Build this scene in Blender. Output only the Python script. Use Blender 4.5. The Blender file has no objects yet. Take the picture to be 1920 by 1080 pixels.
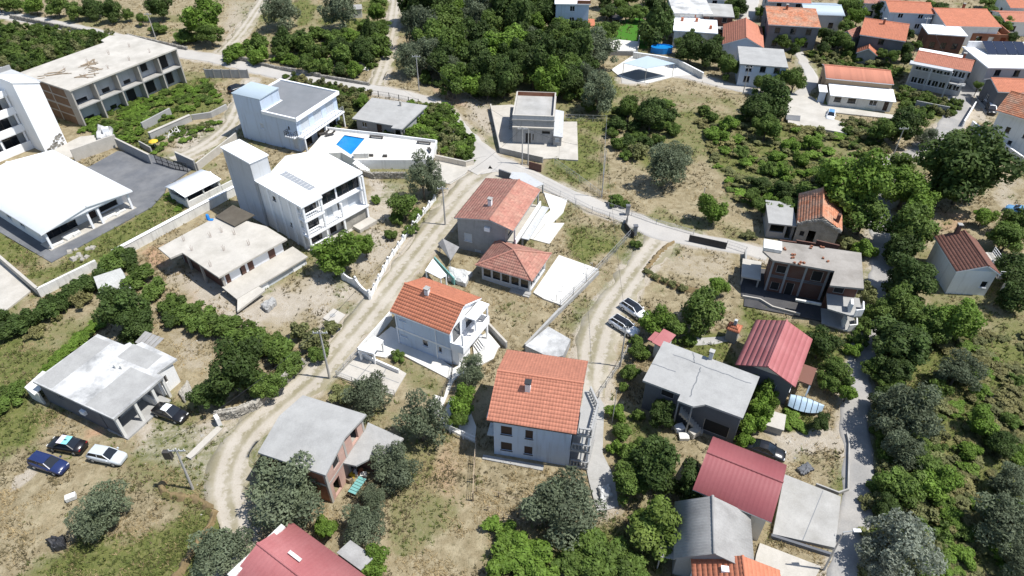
import bpy, math, random
import numpy as np
from mathutils import Vector
R = math.radians
scene = bpy.context.scene
COL = scene.collection

# ------------------------------------------------------------------ camera, sky, sun, exposure
CAM_H, PITCH, LENS = 57.0, 40.0, 24.0
cam_d = bpy.data.cameras.new("camera"); cam = bpy.data.objects.new("camera", cam_d); COL.objects.link(cam)
cam_d.lens = LENS; cam_d.sensor_width = 36.0; cam_d.clip_end = 6000.0; cam_d.clip_start = 1.0
cam.location = (0, 0, CAM_H); cam.rotation_euler = (R(90 - PITCH), 0, 0)
scene.camera = cam

SUN_EL, SUN_AZ = 63.0, -9.0          # azimuth counted from +x (picture right) towards +y (away from the camera)
world = bpy.data.worlds.new("World"); scene.world = world; world.use_nodes = True
wn = world.node_tree; bg = wn.nodes["Background"]
sky = wn.nodes.new("ShaderNodeTexSky"); sky.sky_type = 'NISHITA'; sky.sun_disc = False
sky.sun_elevation = R(SUN_EL); sky.sun_rotation = R(90 - SUN_AZ)
sky.air_density = 1.0; sky.dust_density = 0.6; sky.ozone_density = 1.2
wn.links.new(sky.outputs[0], bg.inputs[0]); bg.inputs[1].default_value = 0.118
sun_d = bpy.data.lights.new("sun", 'SUN'); sun_d.energy = 4.7; sun_d.angle = R(0.53); sun_d.color = (1.0, 0.975, 0.93)
sun = bpy.data.objects.new("sun", sun_d); COL.objects.link(sun)
sv = Vector((math.cos(R(SUN_EL)) * math.cos(R(SUN_AZ)), math.cos(R(SUN_EL)) * math.sin(R(SUN_AZ)), math.sin(R(SUN_EL))))
sun.rotation_euler = sv.to_track_quat('Z', 'Y').to_euler(); sun.location = (60, 60, 150)
vs = scene.view_settings
vs.view_transform = 'Standard'; vs.look = 'None'; vs.exposure = 0.40; vs.gamma = 1.0; vs.use_curve_mapping = False
scene.cycles.max_bounces = 6; scene.cycles.diffuse_bounces = 3; scene.cycles.transparent_max_bounces = 4
scene.cycles.caustics_reflective = False; scene.cycles.caustics_refractive = False

# ------------------------------------------------------------------ survey: a point of the aerial photograph at a known height -> plan position in metres
FPX = 1920 * LENS / 36.0
_ct, _st = math.cos(R(PITCH)), math.sin(R(PITCH))
def G(px, py, z=0.0):
    x = (px - 960) / FPX; y = -(py - 540) / FPX
    d = (x, _ct + y * _st, -_st + y * _ct)
    k = (CAM_H - z) / -d[2]
    return (d[0] * k, d[1] * k)
def ppm(px, py, z=0.0):
    y = -(py - 540) / FPX
    return FPX / ((CAM_H - z) / (_st - y * _ct))

# ------------------------------------------------------------------ materials
MATS = {}
def _n(nt, t, **kw):
    n = nt.nodes.new(t)
    for k, v in kw.items(): setattr(n, k, v)
    return n
def mat(name, col, rough=0.85, v1=0.18, s1=0.6, v2=0.12, s2=9.0, stain=None, stain_amt=0.0, stain_s=0.35, bump=0.0, bump_s=12.0,
        metal=0.0, var=0.0, spec=0.3, streak=0.0, wave=None, rnd=0.0, transl=0.0):
    if name in MATS: return MATS[name]
    m = bpy.data.materials.new(name); m.use_nodes = True; nt = m.node_tree
    b = nt.nodes["Principled BSDF"]; L = nt.links
    tc = _n(nt, "ShaderNodeTexCoord"); co = tc.outputs['Object']
    def noise(s, det=4.0, rough_=0.6, vec=None):
        n = _n(nt, "ShaderNodeTexNoise"); n.inputs['Scale'].default_value = s; n.inputs['Detail'].default_value = det
        n.inputs['Roughness'].default_value = rough_; L.new(vec or co, n.inputs['Vector']); return n.outputs['Fac']
    def mr(x, a, b_, lo=0.0, hi=1.0):
        n = _n(nt, "ShaderNodeMapRange"); n.inputs[1].default_value = a; n.inputs[2].default_value = b_
        n.inputs[3].default_value = lo; n.inputs[4].default_value = hi; L.new(x, n.inputs[0]); return n.outputs[0]
    def mul(a, b_):
        n = _n(nt, "ShaderNodeMath", operation='MULTIPLY')
        for i, q in enumerate((a, b_)):
            if hasattr(q, 'links') or hasattr(q, 'is_linked'): L.new(q, n.inputs[i])
            else: n.inputs[i].default_value = q
        return n.outputs[0]
    def mix(f, a, b_):
        n = _n(nt, "ShaderNodeMix", data_type='RGBA')
        if isinstance(f, float): n.inputs[0].default_value = f
        else: L.new(f, n.inputs[0])
        for i, q in ((6, a), (7, b_)):
            if isinstance(q, tuple): n.inputs[i].default_value = (*q[:3], 1)
            else: L.new(q, n.inputs[i])
        return n.outputs[2]
    val = mul(mr(noise(s1), .25, .75, 1 - v1, 1 + v1), mr(noise(s2, 3.0), .25, .75, 1 - v2, 1 + v2))
    if var:
        at = _n(nt, "ShaderNodeAttribute", attribute_name="var"); val = mul(val, mr(at.outputs['Fac'], 0, 1, 1 - var, 1 + var))
    if rnd:
        oi = _n(nt, "ShaderNodeObjectInfo"); val = mul(val, mr(oi.outputs['Random'], 0, 1, 1 - rnd, 1 + rnd))
    if wave:
        w = _n(nt, "ShaderNodeTexWave", wave_type='BANDS', bands_direction=wave[0]); w.inputs['Scale'].default_value = wave[1]
        w.inputs['Distortion'].default_value = wave[3] if len(wave) > 3 else 0.4; L.new(co, w.inputs['Vector'])
        val = mul(val, mr(w.outputs['Fac'], 0, 1, 1 - wave[2], 1.0))
    c = (*col[:3],)
    if stain:
        f = mr(noise(stain_s, 6.0, 0.68), .5 - .1, .5 + .16, 0.0, stain_amt)
        c = mix(f, c, stain)
    if streak:
        mp = _n(nt, "ShaderNodeMapping"); mp.inputs['Scale'].default_value = (2.2, 2.2, 0.16); L.new(co, mp.inputs['Vector'])
        f = mr(noise(1.0, 5.0, .6, mp.outputs[0]), .52, .75, 0.0, streak)
        c = mix(f, c, (0.12, 0.11, 0.09))
    mm = _n(nt, "ShaderNodeMix", data_type='RGBA', blend_type='MULTIPLY'); mm.inputs[0].default_value = 1.0
    if isinstance(c, tuple): mm.inputs[6].default_value = (*c, 1)
    else: L.new(c, mm.inputs[6])
    L.new(val, mm.inputs[7]); L.new(mm.outputs[2], b.inputs['Base Color'])
    b.inputs['Roughness'].default_value = rough; b.inputs['Metallic'].default_value = metal
    b.inputs['Specular IOR Level'].default_value = spec
    if bump:
        bp = _n(nt, "ShaderNodeBump"); bp.inputs['Strength'].default_value = 0.6; bp.inputs['Distance'].default_value = bump
        L.new(noise(bump_s, 4.0), bp.inputs['Height']); L.new(bp.outputs[0], b.inputs['Normal'])
    if transl:
        ts = _n(nt, "ShaderNodeBsdfTranslucent"); L.new(mm.outputs[2], ts.inputs['Color'])
        ms = _n(nt, "ShaderNodeMixShader"); ms.inputs[0].default_value = transl
        L.new(b.outputs[0], ms.inputs[1]); L.new(ts.outputs[0], ms.inputs[2])
        L.new(ms.outputs[0], nt.nodes['Material Output'].inputs['Surface'])
    MATS[name] = m
    return m

M = {}
M['white'] = mat('white_render', (.80, .80, .79), .8, .05, .5, .03, 7, (.55, .53, .49), .35, .5, streak=.25)
M['white_clean'] = mat('white_paint', (.84, .84, .84), .6, .03, .4, .02, 8)
M['white_metal'] = mat('white_roof_sheet', (.86, .87, .88), .45, .03, .3, .02, 4, (.62, .62, .6), .25, .25)
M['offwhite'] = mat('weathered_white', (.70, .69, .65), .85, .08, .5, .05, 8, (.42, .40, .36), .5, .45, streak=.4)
M['bluewhite'] = mat('pale_blue_and_shaded_white', (.52, .60, .71), .8, .06, .5, .03, 7, (.38, .40, .42), .35, .5, streak=.3)  # pale blue render; its blue also paints sky shade on white walls
M['cream'] = mat('cream_render', (.66, .60, .50), .85, .07, .5, .04, 7, (.42, .37, .3), .4, .5, streak=.3)
M['tan'] = mat('tan_render', (.33, .235, .15), .88, .08, .5, .05, 7, (.25, .18, .12), .4, .5)
M['greyrender'] = mat('grey_cement_render', (.33, .33, .33), .92, .12, .5, .07, 9, (.22, .22, .21), .5, .45, streak=.35)
M['greylight'] = mat('light_grey_render', (.46, .47, .48), .9, .08, .5, .05, 8, (.33, .33, .32), .45, .5, streak=.3)
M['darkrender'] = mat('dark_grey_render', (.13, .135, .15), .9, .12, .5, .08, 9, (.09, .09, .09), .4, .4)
M['concrete'] = mat('raw_concrete', (.38, .37, .35), .9, .14, .35, .09, 8, (.25, .24, .215), .65, .28, bump=.004)
M['concrete_lt'] = mat('pale_concrete', (.475, .445, .395), .9, .10, .35, .07, 8, (.33, .305, .26), .6, .3, bump=.004)
M['concrete_gy'] = mat('grey_concrete', (.36, .355, .34), .92, .13, .35, .09, 8, (.235, .23, .22), .6, .32, bump=.004)
M['concrete_wh'] = mat('whitewashed_concrete', (.56, .555, .54), .9, .12, .5, .10, 7, (.24, .24, .235), .95, .30, bump=.004)
M['paving'] = mat('white_terrace_paving', (.64, .62, .575), .8, .06, .4, .05, 5, (.48, .455, .40), .4, .3)
M['asphalt'] = mat('dark_grey_yard', (.115, .12, .13), .9, .15, .3, .09, 9, (.21, .21, .21), .65, .22, bump=.004)
M['roadcon'] = mat('concrete_road', (.39, .37, .34), .92, .10, .22, .07, 5, (.45, .42, .375), .55, .14, bump=.005, streak=0)
M['roadgrey'] = mat('worn_asphalt_road', (.27, .262, .25), .92, .14, .3, .10, 6, (.38, .355, .32), .8, .22, bump=.005)
M['dirt'] = mat('dirt_road', (.40, .36, .30), .97, .14, .3, .12, 3.5, (.30, .25, .16), .75, .5, bump=.03, bump_s=5)
M['brick'] = mat('hollow_brick', (.26, .105, .06), .92, .12, .6, .10, 12, (.34, .20, .13), .45, .6)
M['brickbrown'] = mat('brown_hollow_brick', (.17, .105, .065), .92, .14, .6, .12, 12, (.23, .16, .105), .5, .5)
M['concrete_br'] = mat('weathered_brown_concrete', (.31, .285, .255), .92, .14, .4, .1, 8, (.20, .18, .155), .75, .32, bump=.004)
M['brick_lt'] = mat('pale_hollow_brick', (.44, .275, .225), .92, .12, .6, .10, 12, (.50, .36, .29), .5, .7)
M['brickdark'] = mat('dark_brick', (.13, .062, .045), .92, .15, .6, .12, 12, (.12, .09, .075), .5, .6)  # brick darkened to carry the shade of the unfinished house front
M['mortar'] = mat('concrete_frame', (.36, .335, .30), .92, .1, .5, .07, 9)
M['stone'] = mat('rubble_stone', (.37, .345, .30), .95, .2, .8, .2, 6, (.23, .215, .185), .7, .9, bump=.04, bump_s=5, var=.25)
M['tile_red'] = mat('faded_red_tile', (.365, .165, .125), .85, .10, .5, .06, 9, (.43, .27, .20), .55, .7, var=.22)
M['tile_orange'] = mat('orange_tile', (.50, .185, .105), .75, .06, .35, .04, 6, (.45, .165, .10), .5, .4, var=.12)
M['tile_salmon'] = mat('salmon_tile', (.48, .195, .125), .78, .06, .35, .04, 6, (.43, .175, .115), .5, .4, var=.12)
M['tile_old'] = mat('old_clay_tile', (.50, .195, .105), .9, .14, .6, .10, 8, (.40, .30, .22), .75, .55, var=.30)
M['tile_brown'] = mat('brown_tile', (.185, .085, .062), .85, .10, .5, .07, 8, (.13, .07, .055), .5, .5, var=.18)
M['sheet_red'] = mat('faded_red_sheet', (.37, .125, .125), .6, .07, .3, .04, 5, (.43, .19, .185), .5, .3)
M['sheet_darkred'] = mat('dark_red_sheet', (.27, .080, .085), .55, .06, .3, .04, 5, (.32, .115, .115), .4, .25)
M['sheet_grey'] = mat('grey_fibre_cement', (.33, .32, .305), .9, .08, .4, .09, 7, (.19, .18, .17), .65, .5)
M['sheet_blue'] = mat('blue_grey_sheet', (.40, .47, .52), .5, .05, .3, .03, 5)
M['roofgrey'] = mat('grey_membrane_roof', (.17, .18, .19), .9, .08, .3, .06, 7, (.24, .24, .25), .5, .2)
M['brownsheet'] = mat('brown_board', (.085, .072, .055), .8, .12, .6, .08, 9, (.13, .115, .09), .5, .8)
M['frame'] = mat('white_window_frame', (.72, .73, .74), .5, .02, 1, .02, 9)
M['framedark'] = mat('dark_window_frame', (.06, .055, .05), .5, .05, 1, .03, 9)
M['shutter'] = mat('closed_shutter', (.50, .53, .56), .6, .03, 1, .03, 9)
M['shutterbrown'] = mat('brown_shutter', (.055, .035, .028), .6, .08, 1, .05, 9)
M['glass'] = mat('window_glass', (.012, .016, .022), .08, .05, .5, 0, 1, spec=.6)
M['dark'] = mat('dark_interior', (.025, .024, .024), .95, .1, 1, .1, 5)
M['steel'] = mat('galvanised_steel', (.42, .43, .44), .5, .08, 1, .05, 9, metal=.4)
M['iron'] = mat('dark_iron', (.035, .035, .038), .55, .1, 2, .05, 9)
M['rust'] = mat('rusty_rebar', (.16, .08, .045), .9, .2, 3, .1, 9)
M['wood'] = mat('weathered_wood', (.30, .235, .165), .9, .18, 1.5, .12, 9, rnd=.3)
M['polewood'] = mat('grey_pole', (.40, .385, .36), .9, .1, 1, .06, 9)
M['bark'] = mat('bark', (.115, .095, .075), .95, .2, 2, .15, 9, bump=.03, bump_s=8)
M['pool'] = mat('pool_water', (.008, .19, .50), .06, .10, .5, .05, 5, (.02, .27, .58), .6, .6, spec=.5, bump=.05, bump_s=2.5)
M['pooltile'] = mat('pool_tile', (.05, .34, .62), .5, .04, 1, .03, 5)
M['solar'] = mat('solar_cells', (.018, .024, .045), .15, .05, 1, 0, 1, spec=.6)
M['shadefloor'] = mat('shade_dark_floor', (.055, .055, .06), .9, .2, .5, .12, 7, (.09, .085, .08), .6, .4)  # floor colour darkened to hold the shade before the unfinished brick house
M['tarp'] = mat('grey_tarpaulin', (.55, .55, .53), .8, .12, 1.5, .08, 6, (.36, .35, .33), .5, .8, bump=.05, bump_s=3)
M['bluetarp'] = mat('pale_blue_tarpaulin', (.40, .52, .62), .55, .08, 1.0, .06, 4)
M['teal'] = mat('teal_sheet', (.16, .36, .34), .5, .08, 1, .05, 6)
M['plastic_blue'] = mat('blue_plastic', (.02, .22, .62), .4, .04, 1, .02, 6)
M['plastic_yellow'] = mat('yellow_plastic', (.62, .42, .04), .5, .05, 1, .03, 6)
M['terracotta'] = mat('terracotta', (.42, .15, .08), .85, .08, 1, .06, 8)
M['rubber'] = mat('tyre_rubber', (.018, .018, .018), .85, .1, 2, .05, 9)

# ------------------------------------------------------------------ mesh helpers
def tag(o, label=None, cat=None, group=None, kind=None):
    if label: o['label'] = label
    if cat: o['category'] = cat
    if group: o['group'] = group
    if kind: o['kind'] = kind
    return o
def thing(name, label, cat, loc=(0, 0, 0), rz=0.0, group=None):
    o = bpy.data.objects.new(name, None); COL.objects.link(o); o.empty_display_size = .5
    o.location = loc; o.rotation_euler = (0, 0, rz)
    return tag(o, label, cat, group)
def mesh_np(name, V, F, m, var=None, smooth=False):
    """V (n,3) array, F (k,4) or (k,3) array of one face size"""
    me = bpy.data.meshes.new(name); V = np.asarray(V, np.float32); F = np.asarray(F, np.int32); k, s = F.shape
    me.vertices.add(len(V)); me.vertices.foreach_set('co', V.ravel())
    me.loops.add(k * s); me.loops.foreach_set('vertex_index', F.ravel())
    me.polygons.add(k); me.polygons.foreach_set('loop_start', np.arange(0, k * s, s, dtype=np.int32))
    if smooth: me.polygons.foreach_set('use_smooth', np.ones(k, bool))
    if var is not None:
        a = me.attributes.new('var', 'FLOAT', 'FACE'); a.data.foreach_set('value', np.asarray(var, np.float32))
    me.update(calc_edges=True); me.validate()
    if m: me.materials.append(m)
    return me
def put(name, me, parent=None, loc=(0, 0, 0), rz=0.0):
    o = bpy.data.objects.new(name, me); COL.objects.link(o); o.location = loc; o.rotation_euler = (0, 0, rz)
    if parent: o.parent = parent
    return o
class MB:
    def __init__(s): s.v = []; s.f = []; s.var = []
    def _a(s, pts, faces, var=.5):
        b = len(s.v); s.v += [tuple(p) for p in pts]; s.f += [[b + i for i in f] for f in faces]; s.var += [var] * len(faces); return s
    def hexa(s, p, var=.5):   # 4 bottom then 4 top
        return s._a(p, [(3, 2, 1, 0), (4, 5, 6, 7), (0, 1, 5, 4), (1, 2, 6, 5), (2, 3, 7, 6), (3, 0, 4, 7)], var)
    def box(s, x0, x1, y0, y1, z0, z1, var=.5):
        return s.hexa([(x0, y0, z0), (x1, y0, z0), (x1, y1, z0), (x0, y1, z0), (x0, y0, z1), (x1, y0, z1), (x1, y1, z1), (x0, y1, z1)], var)
    def prism(s, poly, z0, z1):
        A = sum(poly[i][0] * poly[(i + 1) % len(poly)][1] - poly[(i + 1) % len(poly)][0] * poly[i][1] for i in range(len(poly)))
        if A < 0: poly = poly[::-1]
        n = len(poly); g = lambda z, i: z[i] if isinstance(z, (list, tuple)) else z
        pts = [(p[0], p[1], g(z0, i)) for i, p in enumerate(poly)] + [(p[0], p[1], g(z1, i)) for i, p in enumerate(poly)]
        return s._a(pts, [tuple(range(n - 1, -1, -1)), tuple(range(n, 2 * n))] + [(i, (i + 1) % n, n + (i + 1) % n, n + i) for i in range(n)])
    def face(s, pts, var=.5): return s._a(pts, [tuple(range(len(pts)))], var)
    def slab(s, pts, t):      # thick slab: polygon in 3-D, lowered by t
        n = len(pts); lo = [(p[0], p[1], p[2] - t) for p in pts]
        return s._a(list(pts) + lo, [tuple(range(n)), tuple(range(2 * n - 1, n - 1, -1))] + [(i, n + i, n + (i + 1) % n, (i + 1) % n) for i in range(n)])
    def bar(s, a, b, w, h=None, var=.5):
        a = Vector(a); b = Vector(b); h = h or w; d = (b - a)
        if d.length < 1e-6: return s
        d.normalize(); up = Vector((0, 0, 1)) if abs(d.z) < .95 else Vector((0, 1, 0))
        r = d.cross(up).normalized() * (w / 2); u = r.cross(d).normalized() * (h / 2)
        return s.hexa([a - r - u, a + r - u, b + r - u, b - r - u, a - r + u, a + r + u, b + r + u, b - r + u], var)
    def cyl(s, a, b, r0, r1=None, n=10):
        a = Vector(a); b = Vector(b); r1 = r0 if r1 is None else r1; d = (b - a).normalized()
        up = Vector((0, 0, 1)) if abs(d.z) < .95 else Vector((1, 0, 0))
        x = d.cross(up).normalized(); y = x.cross(d).normalized()
        P = [a + (x * math.cos(t) + y * math.sin(t)) * r0 for t in [2 * math.pi * i / n for i in range(n)]]
        Q = [b + (x * math.cos(t) + y * math.sin(t)) * r1 for t in [2 * math.pi * i / n for i in range(n)]]
        return s._a(P + Q, [tuple(range(n)), tuple(range(2 * n - 1, n - 1, -1))] + [(i, n + i, n + (i + 1) % n, (i + 1) % n) for i in range(n)])
    def lathe(s, prof, cx=0, cy=0, n=8):
        P = [(cx + r * math.cos(2 * math.pi * i / n), cy + r * math.sin(2 * math.pi * i / n), z) for r, z in prof for i in range(n)]
        k = len(prof); F = [(j * n + i, j * n + (i + 1) % n, (j + 1) * n + (i + 1) % n, (j + 1) * n + i) for j in range(k - 1) for i in range(n)]
        return s._a(P, F + [tuple(range((k - 1) * n, k * n)), tuple(range(n - 1, -1, -1))])
    def mesh(s, name, m, smooth=False):
        me = bpy.data.meshes.new(name); me.from_pydata(s.v, [], s.f)
        a = me.attributes.new('var', 'FLOAT', 'FACE'); a.data.foreach_set('value', s.var)
        if smooth: me.polygons.foreach_set('use_smooth', [True] * len(s.f))
        me.materials.append(M[m] if isinstance(m, str) else m); return me
    def build(s, name, m, parent=None, loc=(0, 0, 0), rz=0.0, smooth=False, kind=None, label=None):
        o = put(name, s.mesh(name, m, smooth), parent, loc, rz)
        if kind: o['kind'] = kind
        if label: o['label'] = label
        return o
def inpoly(x, y, P):
    c = False; n = len(P)
    for i in range(n):
        x0, y0 = P[i]; x1, y1 = P[i - 1]
        if (y0 > y) != (y1 > y) and x < (x1 - x0) * (y - y0) / (y1 - y0) + x0: c = not c
    return c
# ------------------------------------------------------------------ ground sheet with its soil and grass cover
rng = np.random.default_rng(7)
def PX(pts, z=0.0): return [G(p[0], p[1], z) for p in pts]
def poly_mask(X, Y, P, feather):
    """1 inside polygon, soft edge of `feather` metres (numpy)"""
    P = np.array(P); n = len(P); ins = np.zeros(X.shape, bool); dmin = np.full(X.shape, 1e9)
    bx = (X > P[:, 0].min() - 2 * feather) & (X < P[:, 0].max() + 2 * feather) & (Y > P[:, 1].min() - 2 * feather) & (Y < P[:, 1].max() + 2 * feather)
    x = X[bx]; y = Y[bx]; i_ = np.zeros(x.shape, bool); d_ = np.full(x.shape, 1e9)
    for i in range(n):
        x0, y0 = P[i]; x1, y1 = P[i - 1]
        c = ((y0 > y) != (y1 > y)); 
        with np.errstate(divide='ignore', invalid='ignore'):
            i_ ^= c & (x < (x1 - x0) * (y - y0) / ((y1 - y0) if y1 != y0 else 1e-9) + x0)
        ex, ey = x1 - x0, y1 - y0; t = np.clip(((x - x0) * ex + (y - y0) * ey) / (ex * ex + ey * ey + 1e-9), 0, 1)
        d_ = np.minimum(d_, np.hypot(x - x0 - t * ex, y - y0 - t * ey))
    s = np.where(i_, d_, -d_); out = np.zeros(X.shape); out[bx] = np.clip(.5 + s / (2 * feather), 0, 1); return out
def vnoise(X, Y, s, seed):
    r = np.random.default_rng(seed); T = r.random((64, 64)); x = X / s; y = Y / s
    i = np.floor(x).astype(int); j = np.floor(y).astype(int); u = x - i; v = y - j; u = u * u * (3 - 2 * u); v = v * v * (3 - 2 * v)
    g = lambda a, b: T[a % 64, b % 64]
    return (g(i, j) * (1 - u) + g(i + 1, j) * u) * (1 - v) + (g(i, j + 1) * (1 - u) + g(i + 1, j + 1) * u) * v

GREEN = [(.75, 2.5, [(-40, 760), (60, 745), (95, 785), (60, 830), (-40, 880)]), (1, 2, [(40, 1090), (110, 1035), (230, 1008), (320, 1000), (395, 978), (380, 1020), (330, 1090)]),
 (.6, 1.5, [(94, 492), (170, 455), (245, 415), (285, 362), (320, 360), (345, 402), (225, 470), (75, 545), (20, 475), (-10, 445)]),
 (1, 1.5, [(150, 240), (172, 205), (345, 155), (385, 150), (420, 195), (330, 235), (250, 285), (225, 265)]),
 (.62, 4, [(1640, 640), (1760, 600), (1930, 640), (2100, 640), (2100, 1120), (1620, 1120), (1640, 800)]),
 (.5, 3, [(1140, 205), (1300, 195), (1480, 230), (1600, 260), (1590, 340), (1500, 390), (1400, 380), (1330, 300), (1250, 340), (1180, 310)]),
 (.95, 1.5, [(1380, 570), (1480, 600), (1600, 640), (1580, 690), (1400, 660)]), (.45, 1.5, [(735, 655), (840, 700), (835, 762), (770, 735), (735, 690)]),
 (.9, 1.5, [(1250, 632), (1370, 622), (1380, 690), (1290, 662)]), (.6, 2, [(560, 145), (690, 172), (700, 235), (620, 240), (600, 180)]),
 (.45, 3, [(0, 640), (130, 600), (150, 660), (60, 730), (0, 740)]), (1, .8, [(1470, 760), (1520, 770), (1512, 810), (1460, 800)]),
 (.55, 2, [(1140, 750), (1210, 770), (1290, 830), (1260, 910), (1160, 860)]), (.8, 2, [(1690, 165), (1800, 190), (1780, 218), (1690, 205)]),
 (.7, 2, [(1500, 95), (1600, 92), (1690, 130), (1685, 160), (1540, 118)]), (.6, 2, [(1570, 230), (1650, 228), (1660, 275), (1600, 275)]),
 (.4, 2, [(1068, 222), (1135, 228), (1128, 350), (1055, 325)]), (.4, 3, [(1140, 150), (1400, 182), (1380, 205), (1160, 195)]),
 (.7, 3, [(770, 195), (835, 195), (885, 275), (880, 300), (800, 275), (750, 240)]), (.5, 3, [(0, 40), (210, 65), (190, 90), (40, 135), (0, 125)]),
 (.35, 3, [(420, 0), (720, 0), (720, 140), (480, 120)]), (.7, 2, [(920, 985), (1000, 1000), (1180, 1000), (1260, 1090), (930, 1090)]),
 (.6, 2, [(1640, 60), (1920, 0), (1920, 30), (1700, 60)]), (.35, 2, [(1040, 400), (1170, 425), (1130, 500), (1050, 480)]), (.4, 1.5, [(930, 560), (970, 550), (1000, 600), (950, 620)])]
BARE = [(1, 1.5, [(240, 800), (335, 795), (420, 790), (530, 765), (490, 830), (450, 900), (485, 990), (430, 1010), (400, 930), (378, 900), (250, 835)]),
 (.75, 2.5, [(320, 500), (300, 520), (400, 595), (470, 620), (590, 590), (690, 560), (680, 520), (600, 480), (560, 540)]), (1, 1.5, [(1090, 585), (1150, 598), (1165, 640), (1095, 662)]),
 (.6, 2, [(850, 175), (935, 195), (940, 280), (905, 262)]), (1, .6, [(18, 893), (50, 868), (75, 880), (40, 910)]), (.9, 1.2, [(1440, 815), (1545, 798), (1582, 825), (1560, 850), (1470, 850)]),
 (.45, 2, [(280, 600), (400, 630), (400, 690), (340, 700)]), (.7, 1.2, [(575, 570), (650, 575), (640, 610), (590, 615)]), (.8, 1.5, [(690, 330), (760, 345), (740, 400), (690, 420)]),
 (.6, 2, [(690, 400), (770, 440), (700, 520), (640, 500)]), (.8, 1.5, [(1110, 880), (1150, 890), (1170, 960), (1120, 990)]), (.7, 1.5, [(330, 240), (440, 215), (450, 235), (370, 290), (310, 310)]),
 (.5, 3, [(420, 0), (500, 0), (440, 90), (400, 90)]), (.5, 2, [(715, 0), (750, 0), (735, 100), (715, 100)]), (.4, 2, [(1220, 470), (1390, 460), (1390, 520), (1330, 540), (1230, 510)]),
 (.5, 2, [(1870, 330), (1920, 330), (1920, 420), (1860, 380)]), (.8, 2, [(1790, 120), (1850, 140), (1860, 230), (1780, 215)]), (.4, 2, [(940, 330), (1010, 420), (1040, 420), (1010, 340)])]
REDS = [(.8, 2, [(815, 165), (860, 170), (880, 200), (835, 190)]), (.9, 1, [(160, 800), (195, 800), (190, 818), (165, 815)]), (.7, 2, [(325, 505), (385, 500), (440, 560), (420, 595), (360, 570)]),
 (.6, 1, [(265, 470), (310, 450), (320, 500), (270, 500)]), (.5, 1.5, [(1740, 380), (1830, 400), (1800, 440), (1750, 430)]), (.4, 3, [(740, 830), (860, 800), (900, 860), (880, 940), (740, 980)])]
LAWN = [(1, .5, [(1122, 48), (1200, 30), (1245, 60), (1212, 92), (1126, 78)]), (.6, .6, [(1540, 190), (1560, 188), (1640, 205), (1640, 215), (1560, 208)])]
# lanes: centre line in photograph points, width in metres
LANES = {
 'main_path': ('roadcon', [(-60, 18, 4), (60, 37, 4), (150, 55, 4), (235, 75, 4), (330, 98, 4), (420, 113, 4.2), (500, 133, 4.2), (600, 152, 4), (700, 168, 3.8), (780, 184, 3.6), (832, 208, 3.4), (862, 240, 3.2), (890, 272, 3.6), (915, 300, 5.0), (930, 322, 5.0)]),
 'lane_path': ('roadcon', [(880, 320, 3.5), (918, 303, 4.5), (960, 318, 4), (1010, 339, 3.2), (1060, 361, 3.0), (1120, 386, 3.0), (1180, 409, 3.2), (1235, 433, 4), (1290, 447, 3.4), (1350, 457, 2.8), (1400, 467, 2.8), (1440, 478, 2.8)]),
 'dirt_lane': ('dirt', [(935, 312, 5.5), (885, 345, 5.0), (848, 388, 4.4), (800, 447, 3.9), (755, 505, 3.9), (700, 575, 3.9), (645, 642, 3.9), (590, 703, 4.2), (525, 760, 4.2), (470, 808, 4.2), (438, 860, 3.9), (428, 920, 3.8), (440, 985, 3.6), (425, 1050, 3.6), (415, 1120, 3.6)]),
 'dirt_track': ('dirt', [(1250, 436, 4.5), (1218, 475, 4.0), (1180, 527, 3.8), (1142, 582, 4.2), (1118, 640, 4.4), (1108, 700, 3.6), (1112, 745, 3.0)]),
 'side_road': ('roadgrey', [(1835, 128, 3.5), (1823, 150, 3.7), (1803, 180, 3.7), (1792, 218, 3.9), (1765, 256, 3.7), (1718, 288, 3.0), (1672, 306, 2.8), (1655, 345, 2.8), (1648, 400, 2.8), (1655, 480, 2.7), (1650, 545, 3.0), (1638, 605, 2.8), (1622, 655, 2.8), (1606, 725, 2.7), (1604, 800, 2.7), (1612, 875, 2.7), (1608, 950, 2.7), (1592, 1015, 2.7), (1585, 1120, 2.7)]),
 'hill_street': ('roadcon', [(1420, -30, 3.5), (1411, 0, 3.5), (1403, 25, 3.5), (1392, 45, 3.0)]),
 'village_path': ('roadcon', [(1498, 92, 2.2), (1505, 112, 2.2), (1516, 132, 2.2), (1522, 155, 2.2), (1500, 175, 2.2), (1470, 180, 2.4), (1412, 171, 2.6), (1319, 149, 3), (1257, 137, 3.5), (1200, 150, 3), (1165, 150, 3)]),
 'terrace_track': ('dirt', [(500, -10, 3), (480, 20, 3), (452, 60, 3), (418, 98, 3)]),
 'orchard_track': ('dirt', [(745, -20, 3), (738, 30, 3), (730, 70, 3), (720, 120, 3), (705, 160, 3)]),
 'building_track': ('dirt', [(470, 150, 3), (445, 205, 3), (425, 240, 3), (380, 275, 3.4), (325, 300, 3.6)]),
 'garden_path': ('concrete', [(1290, 640, .9), (1330, 637, .9), (1378, 632, .9)]),
}
def polyline(name):
    return [(*G(p[0], p[1]), p[2]) for p in LANES[name][1]]
def resample(pts, step):
    out = []
    P = [np.array(p) for p in pts]; P = [2 * P[0] - P[1]] + P + [2 * P[-1] - P[-2]]
    for i in range(1, len(P) - 2):
        n = max(2, int(np.linalg.norm(P[i + 1][:2] - P[i][:2]) / step))
        for k in range(n):
            t = k / n
            out.append(.5 * (2 * P[i] + (P[i + 1] - P[i - 1]) * t + (2 * P[i - 1] - 5 * P[i] + 4 * P[i + 1] - P[i + 2]) * t * t + (3 * P[i] - P[i - 1] - 3 * P[i + 1] + P[i + 2]) * t ** 3))
    out.append(P[-2]); return np.array(out)
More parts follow.
